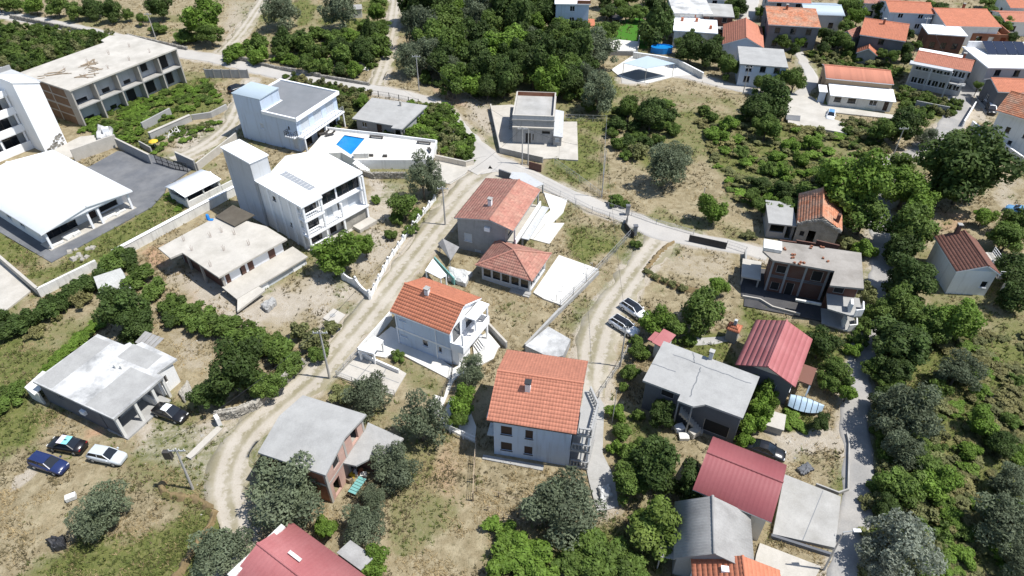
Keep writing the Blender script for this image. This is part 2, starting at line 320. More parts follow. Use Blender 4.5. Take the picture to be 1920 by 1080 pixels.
LINES = {k: resample(polyline(k), 0.5) for k in LANES}

ncol, nrow = 560, 470
yy = np.concatenate([[-900, -60, 8], 18 + (np.geomspace(1, 6.2, nrow) - 1) / 5.2 * 190, [240, 300, 500, 1200, 4500]])
uu = np.concatenate([[-14, -3, -1.6, -1.3], np.linspace(-1.16, 1.16, ncol), [1.3, 1.6, 3, 14]])
Yg, Ug = np.meshgrid(yy, uu, indexing='ij')
half = .75 * (np.clip(Yg, 0, None) * _ct + CAM_H * _st); Xg = Ug * half
GX, GY = Xg, Yg
mk = np.zeros(Xg.shape + (4,), np.float32)
warp = (vnoise(Xg, Yg, 2.2, 1) - .5) * 1.6 + (vnoise(Xg, Yg, .8, 2) - .5) * .8
warp2 = (vnoise(Xg, Yg, 2.0, 3) - .5) * 1.6 + (vnoise(Xg, Yg, .7, 4) - .5) * .8
XW, YW = Xg + warp, Yg + warp2
for ch, LST in ((0, GREEN), (1, BARE), (2, REDS), (3, LAWN)):
    for a, fe, P in LST: mk[..., ch] = np.maximum(mk[..., ch], a * poly_mask(XW if ch < 3 else Xg, YW if ch < 3 else Yg, PX(P), fe))
def line_dist(X, Y, L):
    d = np.full(X.shape, 1e9)
    bx = (X > L[:, 0].min() - 8) & (X < L[:, 0].max() + 8) & (Y > L[:, 1].min() - 8) & (Y < L[:, 1].max() + 8)
    x = X[bx]; y = Y[bx]; dd = np.full(x.shape, 1e9)
    for p in L[::2]: dd = np.minimum(dd, np.hypot(x - p[0], y - p[1]) - p[2] / 2)
    d[bx] = dd; return d
ROADD = np.full(Xg.shape, 1e9)
for k, L in LINES.items(): ROADD = np.minimum(ROADD, line_dist(Xg, Yg, L))
mk[..., 1] = np.maximum(mk[..., 1], np.clip(.85 - (ROADD + warp * .6) / 1.6, 0, .9))
big = vnoise(Xg, Yg, 9, 5) * .6 + vnoise(Xg, Yg, 3.2, 6) * .4
mk[..., 0] = np.clip(mk[..., 0] + np.clip((big - .47) * 2.2, 0, .45), 0, 1)
# gentle unevenness, always a little below the paved levels
Zg = -.03 - .16 * vnoise(Xg, Yg, 3.5, 8) - .05 * vnoise(Xg, Yg, .9, 9)
Zg = np.where(ROADD < 0, -.06, np.where(ROADD < 1.5, -.045 + (Zg + .045) * np.clip(ROADD / 1.5, 0, 1), Zg))
Zg[:3] = Zg[-5:] = -.1
nr, nc = Xg.shape
idx = np.arange(nr * nc).reshape(nr, nc)
Fg = np.stack([idx[:-1, :-1], idx[:-1, 1:], idx[1:, 1:], idx[1:, :-1]], -1).reshape(-1, 4)
gm = bpy.data.materials.new('dry_meadow_soil'); gm.use_nodes = True
def ground_material(m):
    nt = m.node_tree; L = nt.links; b = nt.nodes['Principled BSDF']; b.inputs['Roughness'].default_value = .97; b.inputs['Specular IOR Level'].default_value = .15
    tc = _n(nt, 'ShaderNodeTexCoord').outputs['Object']; at = _n(nt, 'ShaderNodeAttribute', attribute_name='mask')
    sp = _n(nt, 'ShaderNodeSeparateColor'); L.new(at.outputs['Color'], sp.inputs[0])
    def noise(s, d=5, r=.6):
        n = _n(nt, 'ShaderNodeTexNoise'); n.inputs['Scale'].default_value = s; n.inputs['Detail'].default_value = d; n.inputs['Roughness'].default_value = r; L.new(tc, n.inputs['Vector']); return n.outputs['Fac']
    def mr(x, a, c, lo=0., hi=1.):
        n = _n(nt, 'ShaderNodeMapRange'); n.inputs[1].default_value = a; n.inputs[2].default_value = c; n.inputs[3].default_value = lo; n.inputs[4].default_value = hi; L.new(x, n.inputs[0]); return n.outputs[0]
    def mix(f, a, c):
        n = _n(nt, 'ShaderNodeMix', data_type='RGBA'); L.new(f, n.inputs[0])
        for i, q in ((6, a), (7, c)):
            if isinstance(q, tuple): n.inputs[i].default_value = (*q, 1)
            else: L.new(q, n.inputs[i])
        return n.outputs[2]
    def add(a, c, k=1.0):
        n = _n(nt, 'ShaderNodeMath', operation='MULTIPLY_ADD'); L.new(c, n.inputs[0]); n.inputs[1].default_value = k; L.new(a, n.inputs[2]); return n.outputs[0]
    n1, n2, n3, n4 = noise(.16), noise(.9), noise(3.5, 5, .7), noise(11, 3, .7)
    dry = mix(mr(n1, .35, .65), (.285, .232, .142), (.208, .170, .100))
    dry = mix(mr(n2, .42, .66), dry, (.345, .292, .190))
    dry = mix(mr(n3, .52, .70, 0, .6), dry, (.105, .095, .05))
    grn = mix(mr(n2, .35, .65), (.145, .150, .048), (.090, .112, .030)); grn = mix(mr(n3, .5, .72, 0, .8), grn, (.235, .205, .10))
    bare = mix(mr(n2, .35, .65), (.42, .375, .31), (.35, .305, .24)); bare = mix(mr(n3, .52, .70, 0, .6), bare, (.29, .235, .155))
    red = mix(mr(n3, .35, .65), (.34, .20, .12), (.42, .29, .19))
    def edge(ch):   # mask sharpened by noise so that patches fray
        return mr(add(add(ch, n3, .55), n2, .5), .78, 1.12)
    c = mix(edge(sp.outputs[2]), dry, red)
    c = mix(edge(sp.outputs[1]), c, bare)
    c = mix(edge(sp.outputs[0]), c, grn)
    c = mix(mr(at.outputs['Alpha'], .4, .6), c, (.055, .16, .018))
    mm = _n(nt, 'ShaderNodeMix', data_type='RGBA', blend_type='MULTIPLY'); mm.inputs[0].default_value = 1; L.new(c, mm.inputs[6]); L.new(mr(n4, .25, .75, .78, 1.2), mm.inputs[7])
    L.new(mm.outputs[2], b.inputs['Base Color'])
    bp = _n(nt, 'ShaderNodeBump'); bp.inputs['Strength'].default_value = .9; bp.inputs['Distance'].default_value = .12; L.new(add(n3, n4, .5), bp.inputs['Height']); L.new(bp.outputs[0], b.inputs['Normal'])
ground_material(gm)
me = mesh_np('ground', np.stack([Xg, Yg, Zg], -1).reshape(-1, 3), Fg, gm, smooth=True)
ca = me.attributes.new('mask', 'FLOAT_COLOR', 'POINT'); ca.data.foreach_set('color', mk.reshape(-1, 4).ravel())
tag(put('ground', me), kind='structure')

# ------------------------------------------------------------------ lanes and roads
M['rut'] = None
def rut_material():
    m = bpy.data.materials.new('rutted_dirt'); m.use_nodes = True; nt = m.node_tree; L = nt.links; b = nt.nodes['Principled BSDF']; b.inputs['Roughness'].default_value = .97
    tc = _n(nt, 'ShaderNodeTexCoord').outputs['Object']; at = _n(nt, 'ShaderNodeAttribute', attribute_name='across').outputs['Fac']
    def noise(s, d=5): 
        n = _n(nt, 'ShaderNodeTexNoise'); n.inputs['Scale'].default_value = s; n.inputs['Detail'].default_value = d; n.inputs['Roughness'].default_value = .65; L.new(tc, n.inputs['Vector']); return n.outputs['Fac']
    def mr(x, a, c, lo=0., hi=1.):
        n = _n(nt, 'ShaderNodeMapRange'); n.inputs[1].default_value = a; n.inputs[2].default_value = c; n.inputs[3].default_value = lo; n.inputs[4].default_value = hi; L.new(x, n.inputs[0]); return n.outputs[0]
    def ma(op, a, c):
        n = _n(nt, 'ShaderNodeMath', operation=op)
        for i, q in enumerate((a, c)):
            if isinstance(q, (int, float)): n.inputs[i].default_value = q
            else: L.new(q, n.inputs[i])
        return n.outputs[0]
    def mix(f, a, c):
        n = _n(nt, 'ShaderNodeMix', data_type='RGBA'); L.new(f, n.inputs[0])
        for i, q in ((6, a), (7, c)):
            if isinstance(q, tuple): n.inputs[i].default_value = (*q, 1)
            else: L.new(q, n.inputs[i])
        return n.outputs[2]
    n1, n2, n3 = noise(.25), noise(1.6), noise(7, 3)
    aw = ma('ADD', at, mr(n2, .3, .7, -.10, .10))
    rutd = ma('ABSOLUTE', ma('SUBTRACT', ma('ABSOLUTE', aw, 0), .42), 0)
    c = mix(mr(n1, .35, .65), (.43, .39, .33), (.37, .33, .27))
    mid = mr(ma('ADD', rutd, mr(n2, .3, .7, -.16, .16)), .16, .34)
    c = mix(ma('MULTIPLY', mid, mr(n1, .36, .58, .3, .9)), c, (.215, .19, .115))
    c = mix(mr(n3, .56, .72, 0, .6), c, (.25, .205, .14))
    L.new(c, b.inputs['Base Color'])
    bp = _n(nt, 'ShaderNodeBump'); bp.inputs['Strength'].default_value = .8; bp.inputs['Distance'].default_value = .06; L.new(n2, bp.inputs['Height']); L.new(bp.outputs[0], b.inputs['Normal'])
    return m
M['rut'] = rut_material()
LV = {'main_path': .02, 'lane_path': .028, 'dirt_lane': -.018, 'dirt_track': -.018, 'side_road': .02, 'hill_street': .02, 'village_path': .024, 'terrace_track': -.02, 'orchard_track': -.02, 'building_track': -.02, 'garden_path': .03}
for k, (mt, _) in LANES.items():
    L = LINES[k]; T = np.gradient(L[:, :2], axis=0); T /= np.linalg.norm(T, axis=1)[:, None] + 1e-9; N = np.stack([-T[:, 1], T[:, 0]], 1)
    dirt = mt == 'dirt'; us = np.linspace(-1, 1, 9); V = []; A = []
    jl = np.stack([vnoise(L[:, 0] + 99 * q, L[:, 1], 1.7, 90 + q) - .5 for q in (0, 1)], 1) * (1.3 if dirt else .6)
    for i, u in enumerate([-1.0] + list(us) + [1.0]):
        e = np.zeros(len(L)); 
        if u == -1: e = jl[:, 0]
        if u == 1: e = jl[:, 1]
        sk = i in (0, 10)
        c = L[:, :2] + N * ((u * L[:, 2] / 2 + e) + (np.sign(u) * .12 if sk else 0))[:, None]
        z = np.full(len(L), LV[k]) - (.25 if sk else 0) + (0 if not dirt else -.012 * np.exp(-((abs(u) - .42) / .15) ** 2))
        V.append(np.column_stack([c, z])); A.append(np.full(len(L), u))
    V = np.stack(V, 1); n, w = V.shape[:2]; I = np.arange(n * w).reshape(n, w)
    F = np.stack([I[:-1, :-1], I[1:, :-1], I[1:, 1:], I[:-1, 1:]], -1).reshape(-1, 4)[:, ::-1]
    me = mesh_np(k, V.reshape(-1, 3), F, M['rut'] if dirt else M[mt], smooth=True)
    a = me.attributes.new('across', 'FLOAT', 'POINT'); a.data.foreach_set('value', np.stack(A, 1).ravel().astype(np.float32))
    tag(put(k, me), kind='structure')
# ------------------------------------------------------------------ building kit
PAVED = []            # plan outlines of everything that covers the ground (no grass grows there)
class Fr:
    """plan frame of a building from three survey points A (front left), B (front right), C (back) at height z"""
    def __init__(s, a, b, c=None, z=0.0, turn=None, w=None, d=None):
        zs = z if isinstance(z, tuple) else (z, z, z)
        A = G(*a, zs[0]); Bp = G(*b, zs[1]); s.o = A; s.a = math.atan2(Bp[1] - A[1], Bp[0] - A[0]) if turn is None else R(turn)
        s.c, s.s = math.cos(s.a), math.sin(s.a); s.w = s._l(*Bp)[0] if w is None else w; s.d = d if d is not None else (s._l(*G(*c, zs[2]))[1] if c else 6.0)
    def _l(s, x, y): x -= s.o[0]; y -= s.o[1]; return (x * s.c + y * s.s, -x * s.s + y * s.c)
    def L(s, px, py, z=0.0): return s._l(*G(px, py, z))
    def W(s, u, v): return (s.o[0] + u * s.c - v * s.s, s.o[1] + u * s.s + v * s.c)
    def _ray(s, px, py):
        p = s._l(0, 0); q = s._l(*G(px, py, 0)); return (p[0], p[1], CAM_H), (q[0] - p[0], q[1] - p[1], -CAM_H)
    def F(s, px, py, v=0.0):
        p, d = s._ray(px, py); t = (v - p[1]) / d[1]; return (p[0] + t * d[0], p[2] + t * d[2])
    def S(s, px, py, u=None):
        u = s.w if u is None else u; p, d = s._ray(px, py); t = (u - p[0]) / d[0]; return (p[1] + t * d[1], p[2] + t * d[2])
    def root(s, name, label, cat='house', pave=True, m=.1, group=None):
        if pave: PAVED.append([s.W(-m, -m), s.W(s.w + m, -m), s.W(s.w + m, s.d + m), s.W(-m, s.d + m)])
        return thing(name, label, cat, (*s.o, 0), s.a, group)
def opn(fn, p, q, kind, off=0.0, flip=None):
    """opening spec from two survey points on a wall"""
    a, b = fn(*p), fn(*q); u0, u1 = sorted((a[0], b[0])); z0, z1 = sorted((a[1], b[1]))
    if flip is not None: u0, u1 = flip - u1, flip - u0
    return (u0 - off, u1 - off, z0, z1, kind)
def wall(root, P, ang, Lw, z0, z1, m, ops=(), t=.24, name='wall'):
    """wall seen from outside: starts at P, runs Lw along ang, body lies on the inner side; real openings"""
    c, s = math.cos(ang), math.sin(ang)
    def X(u, v, z): return (P[0] + u * c - v * s, P[1] + u * s + v * c, z)
    ops = [(max(.05, o[0]), min(Lw - .05, o[1]), max(z0 + .02, o[2]), min(z1 - .05, o[3]), o[4]) for o in ops]; ops = [o for o in ops if o[1] - o[0] > .1 and o[3] - o[2] > .1]
    us = sorted({0.0, Lw, *[o[0] for o in ops], *[o[1] for o in ops]}); zs = sorted({z0, z1, *[o[2] for o in ops], *[o[3] for o in ops]})
    mb = MB(); nu, nz = len(us) - 1, len(zs) - 1
    solid = [[not any(o[0] < (us[i] + us[i + 1]) / 2 < o[1] and o[2] < (zs[j] + zs[j + 1]) / 2 < o[3] for o in ops) for j in range(nz)] for i in range(nu)]
    S = lambda i, j: 0 <= i < nu and 0 <= j < nz and solid[i][j]
    for i in range(nu):
        for j in range(nz):
            if not solid[i][j]: continue
            a, b, e, f = us[i], us[i + 1], zs[j], zs[j + 1]
            mb.face([X(a, 0, e), X(b, 0, e), X(b, 0, f), X(a, 0, f)]); mb.face([X(b, t, e), X(a, t, e), X(a, t, f), X(b, t, f)])
            if not S(i - 1, j): mb.face([X(a, t, e), X(a, 0, e), X(a, 0, f), X(a, t, f)])
            if not S(i + 1, j): mb.face([X(b, 0, e), X(b, t, e), X(b, t, f), X(b, 0, f)])
            if not S(i, j - 1): mb.face([X(a, t, e), X(b, t, e), X(b, 0, e), X(a, 0, e)])
            if not S(i, j + 1): mb.face([X(a, 0, f), X(b, 0, f), X(b, t, f), X(a, t, f)])
    w_ = mb.build(name, m, root)
    for a, b, e, f, k in ops:
        if k == 'o': continue
        fm = {'w': 'frame', 'W': 'framedark', 's': 'frame', 'b': 'framedark', 'g': 'frame', 'G': 'framedark', 'd': 'shutterbrown', 'D': 'frame', 'x': 'mortar'}[k]
        q = MB(); fw = .07; v0, v1 = .07, .14
        def bx(mb_, u0, u1, za, zb, va, vb): mb_.hexa([X(u0, va, za), X(u1, va, za), X(u1, vb, za), X(u0, vb, za), X(u0, va, zb), X(u1, va, zb), X(u1, vb, zb), X(u0, vb, zb)])
        bx(q, a, a + fw, e, f, v0, v1); bx(q, b - fw, b, e, f, v0, v1); bx(q, a + fw, b - fw, e, e + fw, v0, v1); bx(q, a + fw, b - fw, f - fw, f, v0, v1)
        n = 0
        if k in 'wW' and b - a > .9: n = 1
        if k in 'gG': n = max(1, int((b - a) / 1.0)) - 1
        for i in range(n):
            m_ = a + (b - a) * (i + 1) / (n + 1); bx(q, m_ - .035, m_ + .035, e + fw, f - fw, v0, v1)
        if k in 'wWsb': bx(q, a - .06, b + .06, e - .07, e - .003, -.07, .06)      # sill
        o = q.build('door' if k in 'dD' else 'window', fm, root)
        p = MB(); bx(p, a + fw * .6, b - fw * .6, e + fw * .6, f - fw * .6, v0 + .025, v0 + .045)
        if k in 'dD': 
            p.build('door_leaf', 'shutterbrown' if k == 'd' else 'shutter', o); h_ = MB(); bx(h_, b - .22, b - .17, e + .95, e + 1.1, v0 - .03, v0 + .03); h_.build('handle', 'steel', o)
        elif k in 'sb':
            p2 = MB(); nn = max(3, int((f - e) / .12))
            for i in range(nn):
                za = e + fw * .6 + (f - e - 1.2 * fw) * i / nn; bx(p2, a + fw * .6, b - fw * .6, za, za + (f - e - 1.2 * fw) / nn * .9, v0 + .01, v0 + .05)
            p2.build('shutter', 'shutter' if k == 's' else 'shutterbrown', o, kind='stuff'); p.build('pane', 'dark', o)
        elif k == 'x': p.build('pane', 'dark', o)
        else: p.build('pane', 'glass', o)
    return w_
def walls(root, x0, x1, y0, y1, z0, z1, m, op=None, t=.24, sides='FRBL', name='wall'):
    op = op or {}; mm = lambda s: m[s] if isinstance(m, dict) and s in m else (m.get('*') if isinstance(m, dict) else m)
    if 'F' in sides: wall(root, (x0, y0), 0, x1 - x0, z0, z1, mm('F'), op.get('F', ()), t, name)
    if 'R' in sides: wall(root, (x1, y0 + t), math.pi / 2, y1 - y0 - 2 * t, z0, z1, mm('R'), [(o[0] - t, o[1] - t, *o[2:]) for o in op.get('R', ())], t, name)
    if 'B' in sides: wall(root, (x1, y1), math.pi, x1 - x0, z0, z1, mm('B'), op.get('B', ()), t, name)
    if 'L' in sides: wall(root, (x0, y1 - t), -math.pi / 2, y1 - y0 - 2 * t, z0, z1, mm('L'), [(o[0] - t, o[1] - t, *o[2:]) for o in op.get('L', ())], t, name)
def row(u0, u1, n, w, za, zb, k): return [(u0 + (u1 - u0) * (i + .5) / n - w / 2, u0 + (u1 - u0) * (i + .5) / n + w / 2, za, zb, k) for i in range(n)]
def box(root, name, m, x0, x1, y0, y1, z0, z1, **kw): return MB().box(x0, x1, y0, y1, z0, z1).build(name, m, root, **kw)
def slabroof(root, poly, z, t, m, name='roof', parent=None):
    return MB().slab([(p[0], p[1], z) for p in (poly if sum(poly[i][0] * poly[(i + 1) % len(poly)][1] - poly[(i + 1) % len(poly)][0] * poly[i][1] for i in range(len(poly))) > 0 else poly[::-1])], t).build(name, m, root)
def rect(x0, x1, y0, y1): return [(x0, y0), (x1, y0), (x1, y1), (x0, y1)]
def cover(parent, Q, m, pitch=.30, row_=.40, amp=.040, lift=.022, prof='tile', name='roof_tiles', seed=0, ns=4):
    """tiles or ribbed sheets laid as real relief on the slope Q = eave left, eave right, ridge right, ridge left"""
    eL, eR, rR, rL = [np.array(p, float) for p in Q]; U = eR - eL; U /= np.linalg.norm(U); Nn = np.cross(U, rL - eL); Nn /= np.linalg.norm(Nn)
    if Nn[2] < 0: Nn = -Nn
    Vd = np.cross(Nn, U); H = float(np.dot(rL - eL, Vd)); H = H if abs(H) > .1 else float(np.dot(rR - eL, Vd))
    if H < 0: Vd = -Vd; H = -H
    ul0, ur0 = 0.0, float(np.dot(eR - eL, U)); ul1, ur1 = float(np.dot(rL - eL, U)), float(np.dot(rR - eL, U)); r = np.random.default_rng(seed + int(abs(H * 100)))
    lo, hi = min(ul0, ul1), max(ur0, ur1); us = np.arange(lo, hi + pitch / ns, pitch / ns); ph = (us - lo) / pitch
    if prof == 'tile': hu = amp * (.5 + .5 * np.cos(2 * np.pi * ph)) ** 1.0
    elif prof == 'rib': hu = np.where((np.round(ph * ns).astype(int) % ns) == 0, amp, 0.0)
    else: hu = amp * np.cos(2 * np.pi * ph)
    nrow_ = max(1, int(round(H / row_))) if row_ else 1; VV = []; FF = []; CC = []; base = 0; nu = len(us)
    for j in range(nrow_):
        v0 = H * j / nrow_; v1 = min(H, H * (j + 1) / nrow_ + .04); vm = v0 / H
        a = ul0 + (ul1 - ul0) * vm; b = ur0 + (ur1 - ur0) * vm; vm2 = v1 / H; a2 = ul0 + (ul1 - ul0) * vm2; b2 = ur0 + (ur1 - ur0) * vm2
        u0 = np.clip(us, a, b); u1 = np.clip(us, a2, b2)
        jt = r.normal(0, lift * .16, nu // ns + 2)[(np.arange(nu) // ns)] if row_ else 0
        p0 = eL + np.outer(u0, U) + Vd * v0 + np.outer(hu + lift + jt, Nn); p1 = eL + np.outer(u1, U) + Vd * v1 + np.outer(hu + min(.012, lift * .35) + 0 * us, Nn); pb = eL + np.outer(u0, U) + Vd * v0 + np.outer(np.full(nu, -.01), Nn)
        VV += [p0, p1, pb]; i = np.arange(nu - 1); ok = (u0[1:] - u0[:-1] > 1e-4) | (u1[1:] - u1[:-1] > 1e-4); i = i[ok]
        FF.append(np.stack([base + i, base + i + 1, base + nu + i + 1, base + nu + i], 1)); FF.append(np.stack([base + 2 * nu + i, base + 2 * nu + i + 1, base + i + 1, base + i], 1))
        tv = r.random(nu // ns + 2); tv = np.where(r.random(len(tv)) < .06, r.random(len(tv)) * 2 - .5, tv * .6 + .2); cv = tv[i // ns]; CC += [cv, cv]; base += 3 * nu
    me = mesh_np(name, np.concatenate(VV), np.concatenate(FF), M[m] if isinstance(m, str) else m, var=np.clip(np.concatenate(CC), 0, 1))
    o = put(name, me, parent); o['kind'] = 'stuff'; return o
def cap(parent, a, b, m, r=.13, name='ridge_cap'):
    a = Vector(a); b = Vector(b); n = max(2, int((b - a).length / .45)); mb = MB()
    for i in range(n): mb.cyl(a.lerp(b, i / n), a.lerp(b, (i + 1.08) / n), r * 1.08, r * .9, 8)
    o = mb.build(name, m, parent); o['kind'] = 'stuff'; return o
def gable(root, x0, x1, y0, y1, ze, zr, axis, m, ox=.5, oy=.5, frac=.5, wallm='white', fascia='white_clean', style='tile', t=.16, ends=True, seed=0, ridge=True, pitch=.30, row_=.40, ze2=None):
    """two-slope roof; axis = ridge direction"""
    if axis == 'x':
        yr = y0 + frac * (y1 - y0); ze2 = ze if ze2 is None else ze2; s1 = (zr - ze) / (yr - y0); s2 = (zr - ze2) / (y1 - yr); za = ze - s1 * oy; zb = ze2 - s2 * oy
        A = [(x0 - ox, y0 - oy, za), (x1 + ox, y0 - oy, za), (x1 + ox, yr, zr), (x0 - ox, yr, zr)]; Bq = [(x1 + ox, y1 + oy, zb), (x0 - ox, y1 + oy, zb), (x0 - ox, yr, zr), (x1 + ox, yr, zr)]
        g = [[(x0 + .012, y0), (x0 + .012, y1), (x0 + .012, yr)], [(x1 - .252, y0), (x1 - .252, y1), (x1 - .252, yr)]]
        tri = lambda X, w: [(X, y0, ze - .02), (X, y1, ze2 - .02), (X, yr, zr - t - .02), (X + w, y0, ze - .02), (X + w, y1, ze2 - .02), (X + w, yr, zr - t - .02)]; ex = (x0 + .01, x1 - .25)
    else:
        xr = x0 + frac * (x1 - x0); ze2 = ze if ze2 is None else ze2; s1 = (zr - ze) / (xr - x0); s2 = (zr - ze2) / (x1 - xr); za = ze - s1 * ox; zb = ze2 - s2 * ox
        A = [(x0 - ox, y1 + oy, za), (x0 - ox, y0 - oy, za), (xr, y0 - oy, zr), (xr, y1 + oy, zr)]; Bq = [(x1 + ox, y0 - oy, zb), (x1 + ox, y1 + oy, zb), (xr, y1 + oy, zr), (xr, y0 - oy, zr)]
        tri = lambda Y, w: [(x0, Y, ze - .02), (x1, Y, ze2 - .02), (xr, Y, zr - t - .02), (x0, Y + w, ze - .02), (x1, Y + w, ze2 - .02), (xr, Y + w, zr - t - .02)]; ex = (y0 + .01, y1 - .25)
    mb = MB(); mb.slab(A, t); mb.slab(Bq, t); rf = mb.build('roof', fascia, root)
    if style == 'tile': cover(rf, A, m, seed=seed, pitch=pitch, row_=row_); cover(rf, Bq, m, seed=seed + 1, pitch=pitch, row_=row_)
    elif style == 'tilesheet': cover(rf, A, m, seed=seed, pitch=.33, row_=.55, amp=.005, lift=.008); cover(rf, Bq, m, seed=seed + 1, pitch=.33, row_=.55, amp=.005, lift=.008)
    elif style == 'rib': cover(rf, A, m, .4, None, .012, .012, 'rib', 'roof_sheet', seed); cover(rf, Bq, m, .4, None, .012, .012, 'rib', 'roof_sheet', seed + 1)
    elif style == 'corr': cover(rf, A, m, .27, None, .016, .02, 'sine', 'roof_sheet', seed); cover(rf, Bq, m, .27, None, .016, .02, 'sine', 'roof_sheet', seed + 1)
    if ridge and style != 'none': cap(rf, Vector(A[3]) + Vector((0, 0, .03)), Vector(A[2]) + Vector((0, 0, .03)), m)
    if ends:
        for E_ in ex:
            q = MB(); q._a(tri(E_, .24), [(0, 1, 2), (5, 4, 3), (0, 3, 4, 1), (1, 4, 5, 2), (2, 5, 3, 0)]); q.build('gable_wall', wallm, root)
    return rf
def chimney(root, x, y, z0, z1, m='white', w=.5, capm='concrete', pot=None):
    c = box(root, 'chimney', m, x - w / 2, x + w / 2, y - w / 2, y + w / 2, z0, z1)
    q = MB(); q.box(x - w / 2 - .08, x + w / 2 + .08, y - w / 2 - .08, y + w / 2 + .08, z1 + .18, z1 + .26)
    for sx in (-1, 1):
        for sy in (-1, 1): q.box(x + sx * w * .36 - .05, x + sx * w * .36 + .05, y + sy * w * .36 - .05, y + sy * w * .36 + .05, z1, z1 + .18)
    q.build('chimney_cap', capm, c); return c
def railing(root, pts, z, h=1.0, m='steel', post=1.1, rails=3, name='railing', r=.025):
    mb = MB()
    for (a, b) in zip(pts[:-1], pts[1:]):
        A = Vector((*a, z)); Bv = Vector((*b, z)); n = max(1, int(round((Bv - A).length / post)))
        for i in range(n + 1): p = A.lerp(Bv, i / n); mb.box(p.x - r, p.x + r, p.y - r, p.y + r, z, z + h)
        for k in range(rails): zz = z + h * (k + 1) / rails; mb.bar((*a, zz - r), (*b, zz - r), r * 1.6)
    return mb.build(name, m, root)
def balustrade(root, pts, z, h=.95, m='white_clean', step=.32, name='balustrade'):
    mb = MB()
    for (a, b) in zip(pts[:-1], pts[1:]):
        A = Vector((*a, z)); Bv = Vector((*b, z)); n = max(1, int((Bv - A).length / step)); mb.bar((*a, z + h - .05), (*b, z + h - .05), .2, .1); mb.bar((*a, z + .05), (*b, z + .05), .18, .1)
        for i in range(n + 1):
            p = A.lerp(Bv, i / n); mb.lathe([(.05, z + .1), (.09, z + .3), (.045, z + .55), (.045, z + .7), (.07, z + h - .1)], p.x, p.y, 6)
    return mb.build(name, m, root)
def posts(root, pts, z0, z1, m, w=.25, name='column'):
    for x, y in pts: box(root, name, m, x - w / 2, x + w / 2, y - w / 2, y + w / 2, z0, z1)
def rebar(root, pts, z, h=.7):
    for i, (x, y) in enumerate(pts):
        mb = MB()
        for k in range(4): dx, dy = (k % 2 - .5) * .16, (k // 2 - .5) * .16; mb.bar((x + dx, y + dy, z - .02), (x + dx * 1.5 + .05 * math.sin(i + k), y + dy * 1.5, z + h * (.8 + .1 * k)), .02)
        mb.build('rebar', 'rust', root)
def sidewall(pts, h, t, m, name, label, cat='wall', z0=-.3, capm=None, group=None, top=None):
    """free-standing wall along plan points; one thing, each straight run a part"""
    t_ = thing(name, label, cat, (*pts[0], 0), 0, group); ox, oy = pts[0]
    for i, (a, b) in enumerate(zip(pts[:-1], pts[1:])):
        hh = h if not isinstance(h, (list, tuple)) else h[i]; hb = h if not isinstance(h, (list, tuple)) else h[i + 1]
        d = Vector((b[0] - a[0], b[1] - a[1])); L = d.length; d.normalize(); n = Vector((-d.y, d.x)) * (t / 2); A = Vector((a[0] - ox, a[1] - oy)); Bv = Vector((b[0] - ox, b[1] - oy)) + d * (t * .5 if i < len(pts) - 2 else 0)
        q = [A - n, Bv - n, Bv + n, A + n]; e = .002 * i
        MB().hexa([(*p, z0) for p in q] + [(q[0].x, q[0].y, hh - e), (q[1].x, q[1].y, hb - e), (q[2].x, q[2].y, hb - e), (q[3].x, q[3].y, hh - e)]).build('wall_run', m, t_)
        if capm:
            n2 = n * 1.25; q = [A - n2, Bv - n2, Bv + n2, A + n2]; MB().hexa([(p.x, p.y, (hh, hb, hb, hh)[k] + .002 - e) for k, p in enumerate(q)] + [(p.x, p.y, (hh, hb, hb, hh)[k] + .07 - e) for k, p in enumerate(q)]).build('coping', capm, t_)
        PAVED.append([tuple(Vector((ox, oy)) + p) for p in q])
    return t_
def PXs(pts, z=0.0): return [G(p[0], p[1], z) for p in pts]
def pave(name, label_or_none, pts, z, m, kind='structure', z0=-.4, zpx=None):
    P = PXs(pts, z if zpx is None else zpx); PAVED.append(P); ox, oy = P[0]
    o = MB().prism([(p[0] - ox, p[1] - oy) for p in P], z0, z).build(name, m, None, (ox, oy, 0)); tag(o, kind=kind)
    return o
def stonewall(pts, h, t, name, label, seed=1, s=.34):
    """rubble wall: irregular stones stacked along the line"""
    r = random.Random(seed); ox, oy = pts[0]; t_ = thing(name, label, 'wall', (ox, oy, 0)); mb = MB(); core = MB()
    for a, b in zip(pts[:-1], pts[1:]):
        A = Vector((a[0] - ox, a[1] - oy)); Bv = Vector((b[0] - ox, b[1] - oy)); d = Bv - A; L = d.length; d.normalize(); n = Vector((-d.y, d.x))
        core.bar((*A, h / 2 - .2), (*Bv, h / 2 - .2), t * .7, h + .3); z = -.1
        while z < h:
            hz = s * r.uniform(.55, .9); x = -r.random() * s
            while x < L:
                w = s * r.uniform(.7, 1.5)
                for sd in (-1, 1):
                    c = A + d * (x + w / 2) + n * sd * (t * .36 + r.uniform(-.03, .04)); e = .04
                    p = []
                    for zz, sh in ((z + .02, 1), (z + hz - .02, .88)):
                        for qx, qy in ((-1, -1), (1, -1), (1, 1), (-1, 1)): v_ = c + d * (qx * w * .47 * sh + r.uniform(-e, e)) + n * (qy * t * .2 * sh + r.uniform(-e, e)); p.append((v_.x, v_.y, zz + r.uniform(-e, e)))
                    mb.hexa(p, r.random())
                x += w
            z += hz
    core.build('core', 'stone', t_); mb.build('stones', 'stone', t_, kind='stuff'); PAVED.append([*pts, *[(p[0] + .3, p[1] + .3) for p in pts[::-1]]]); return t_
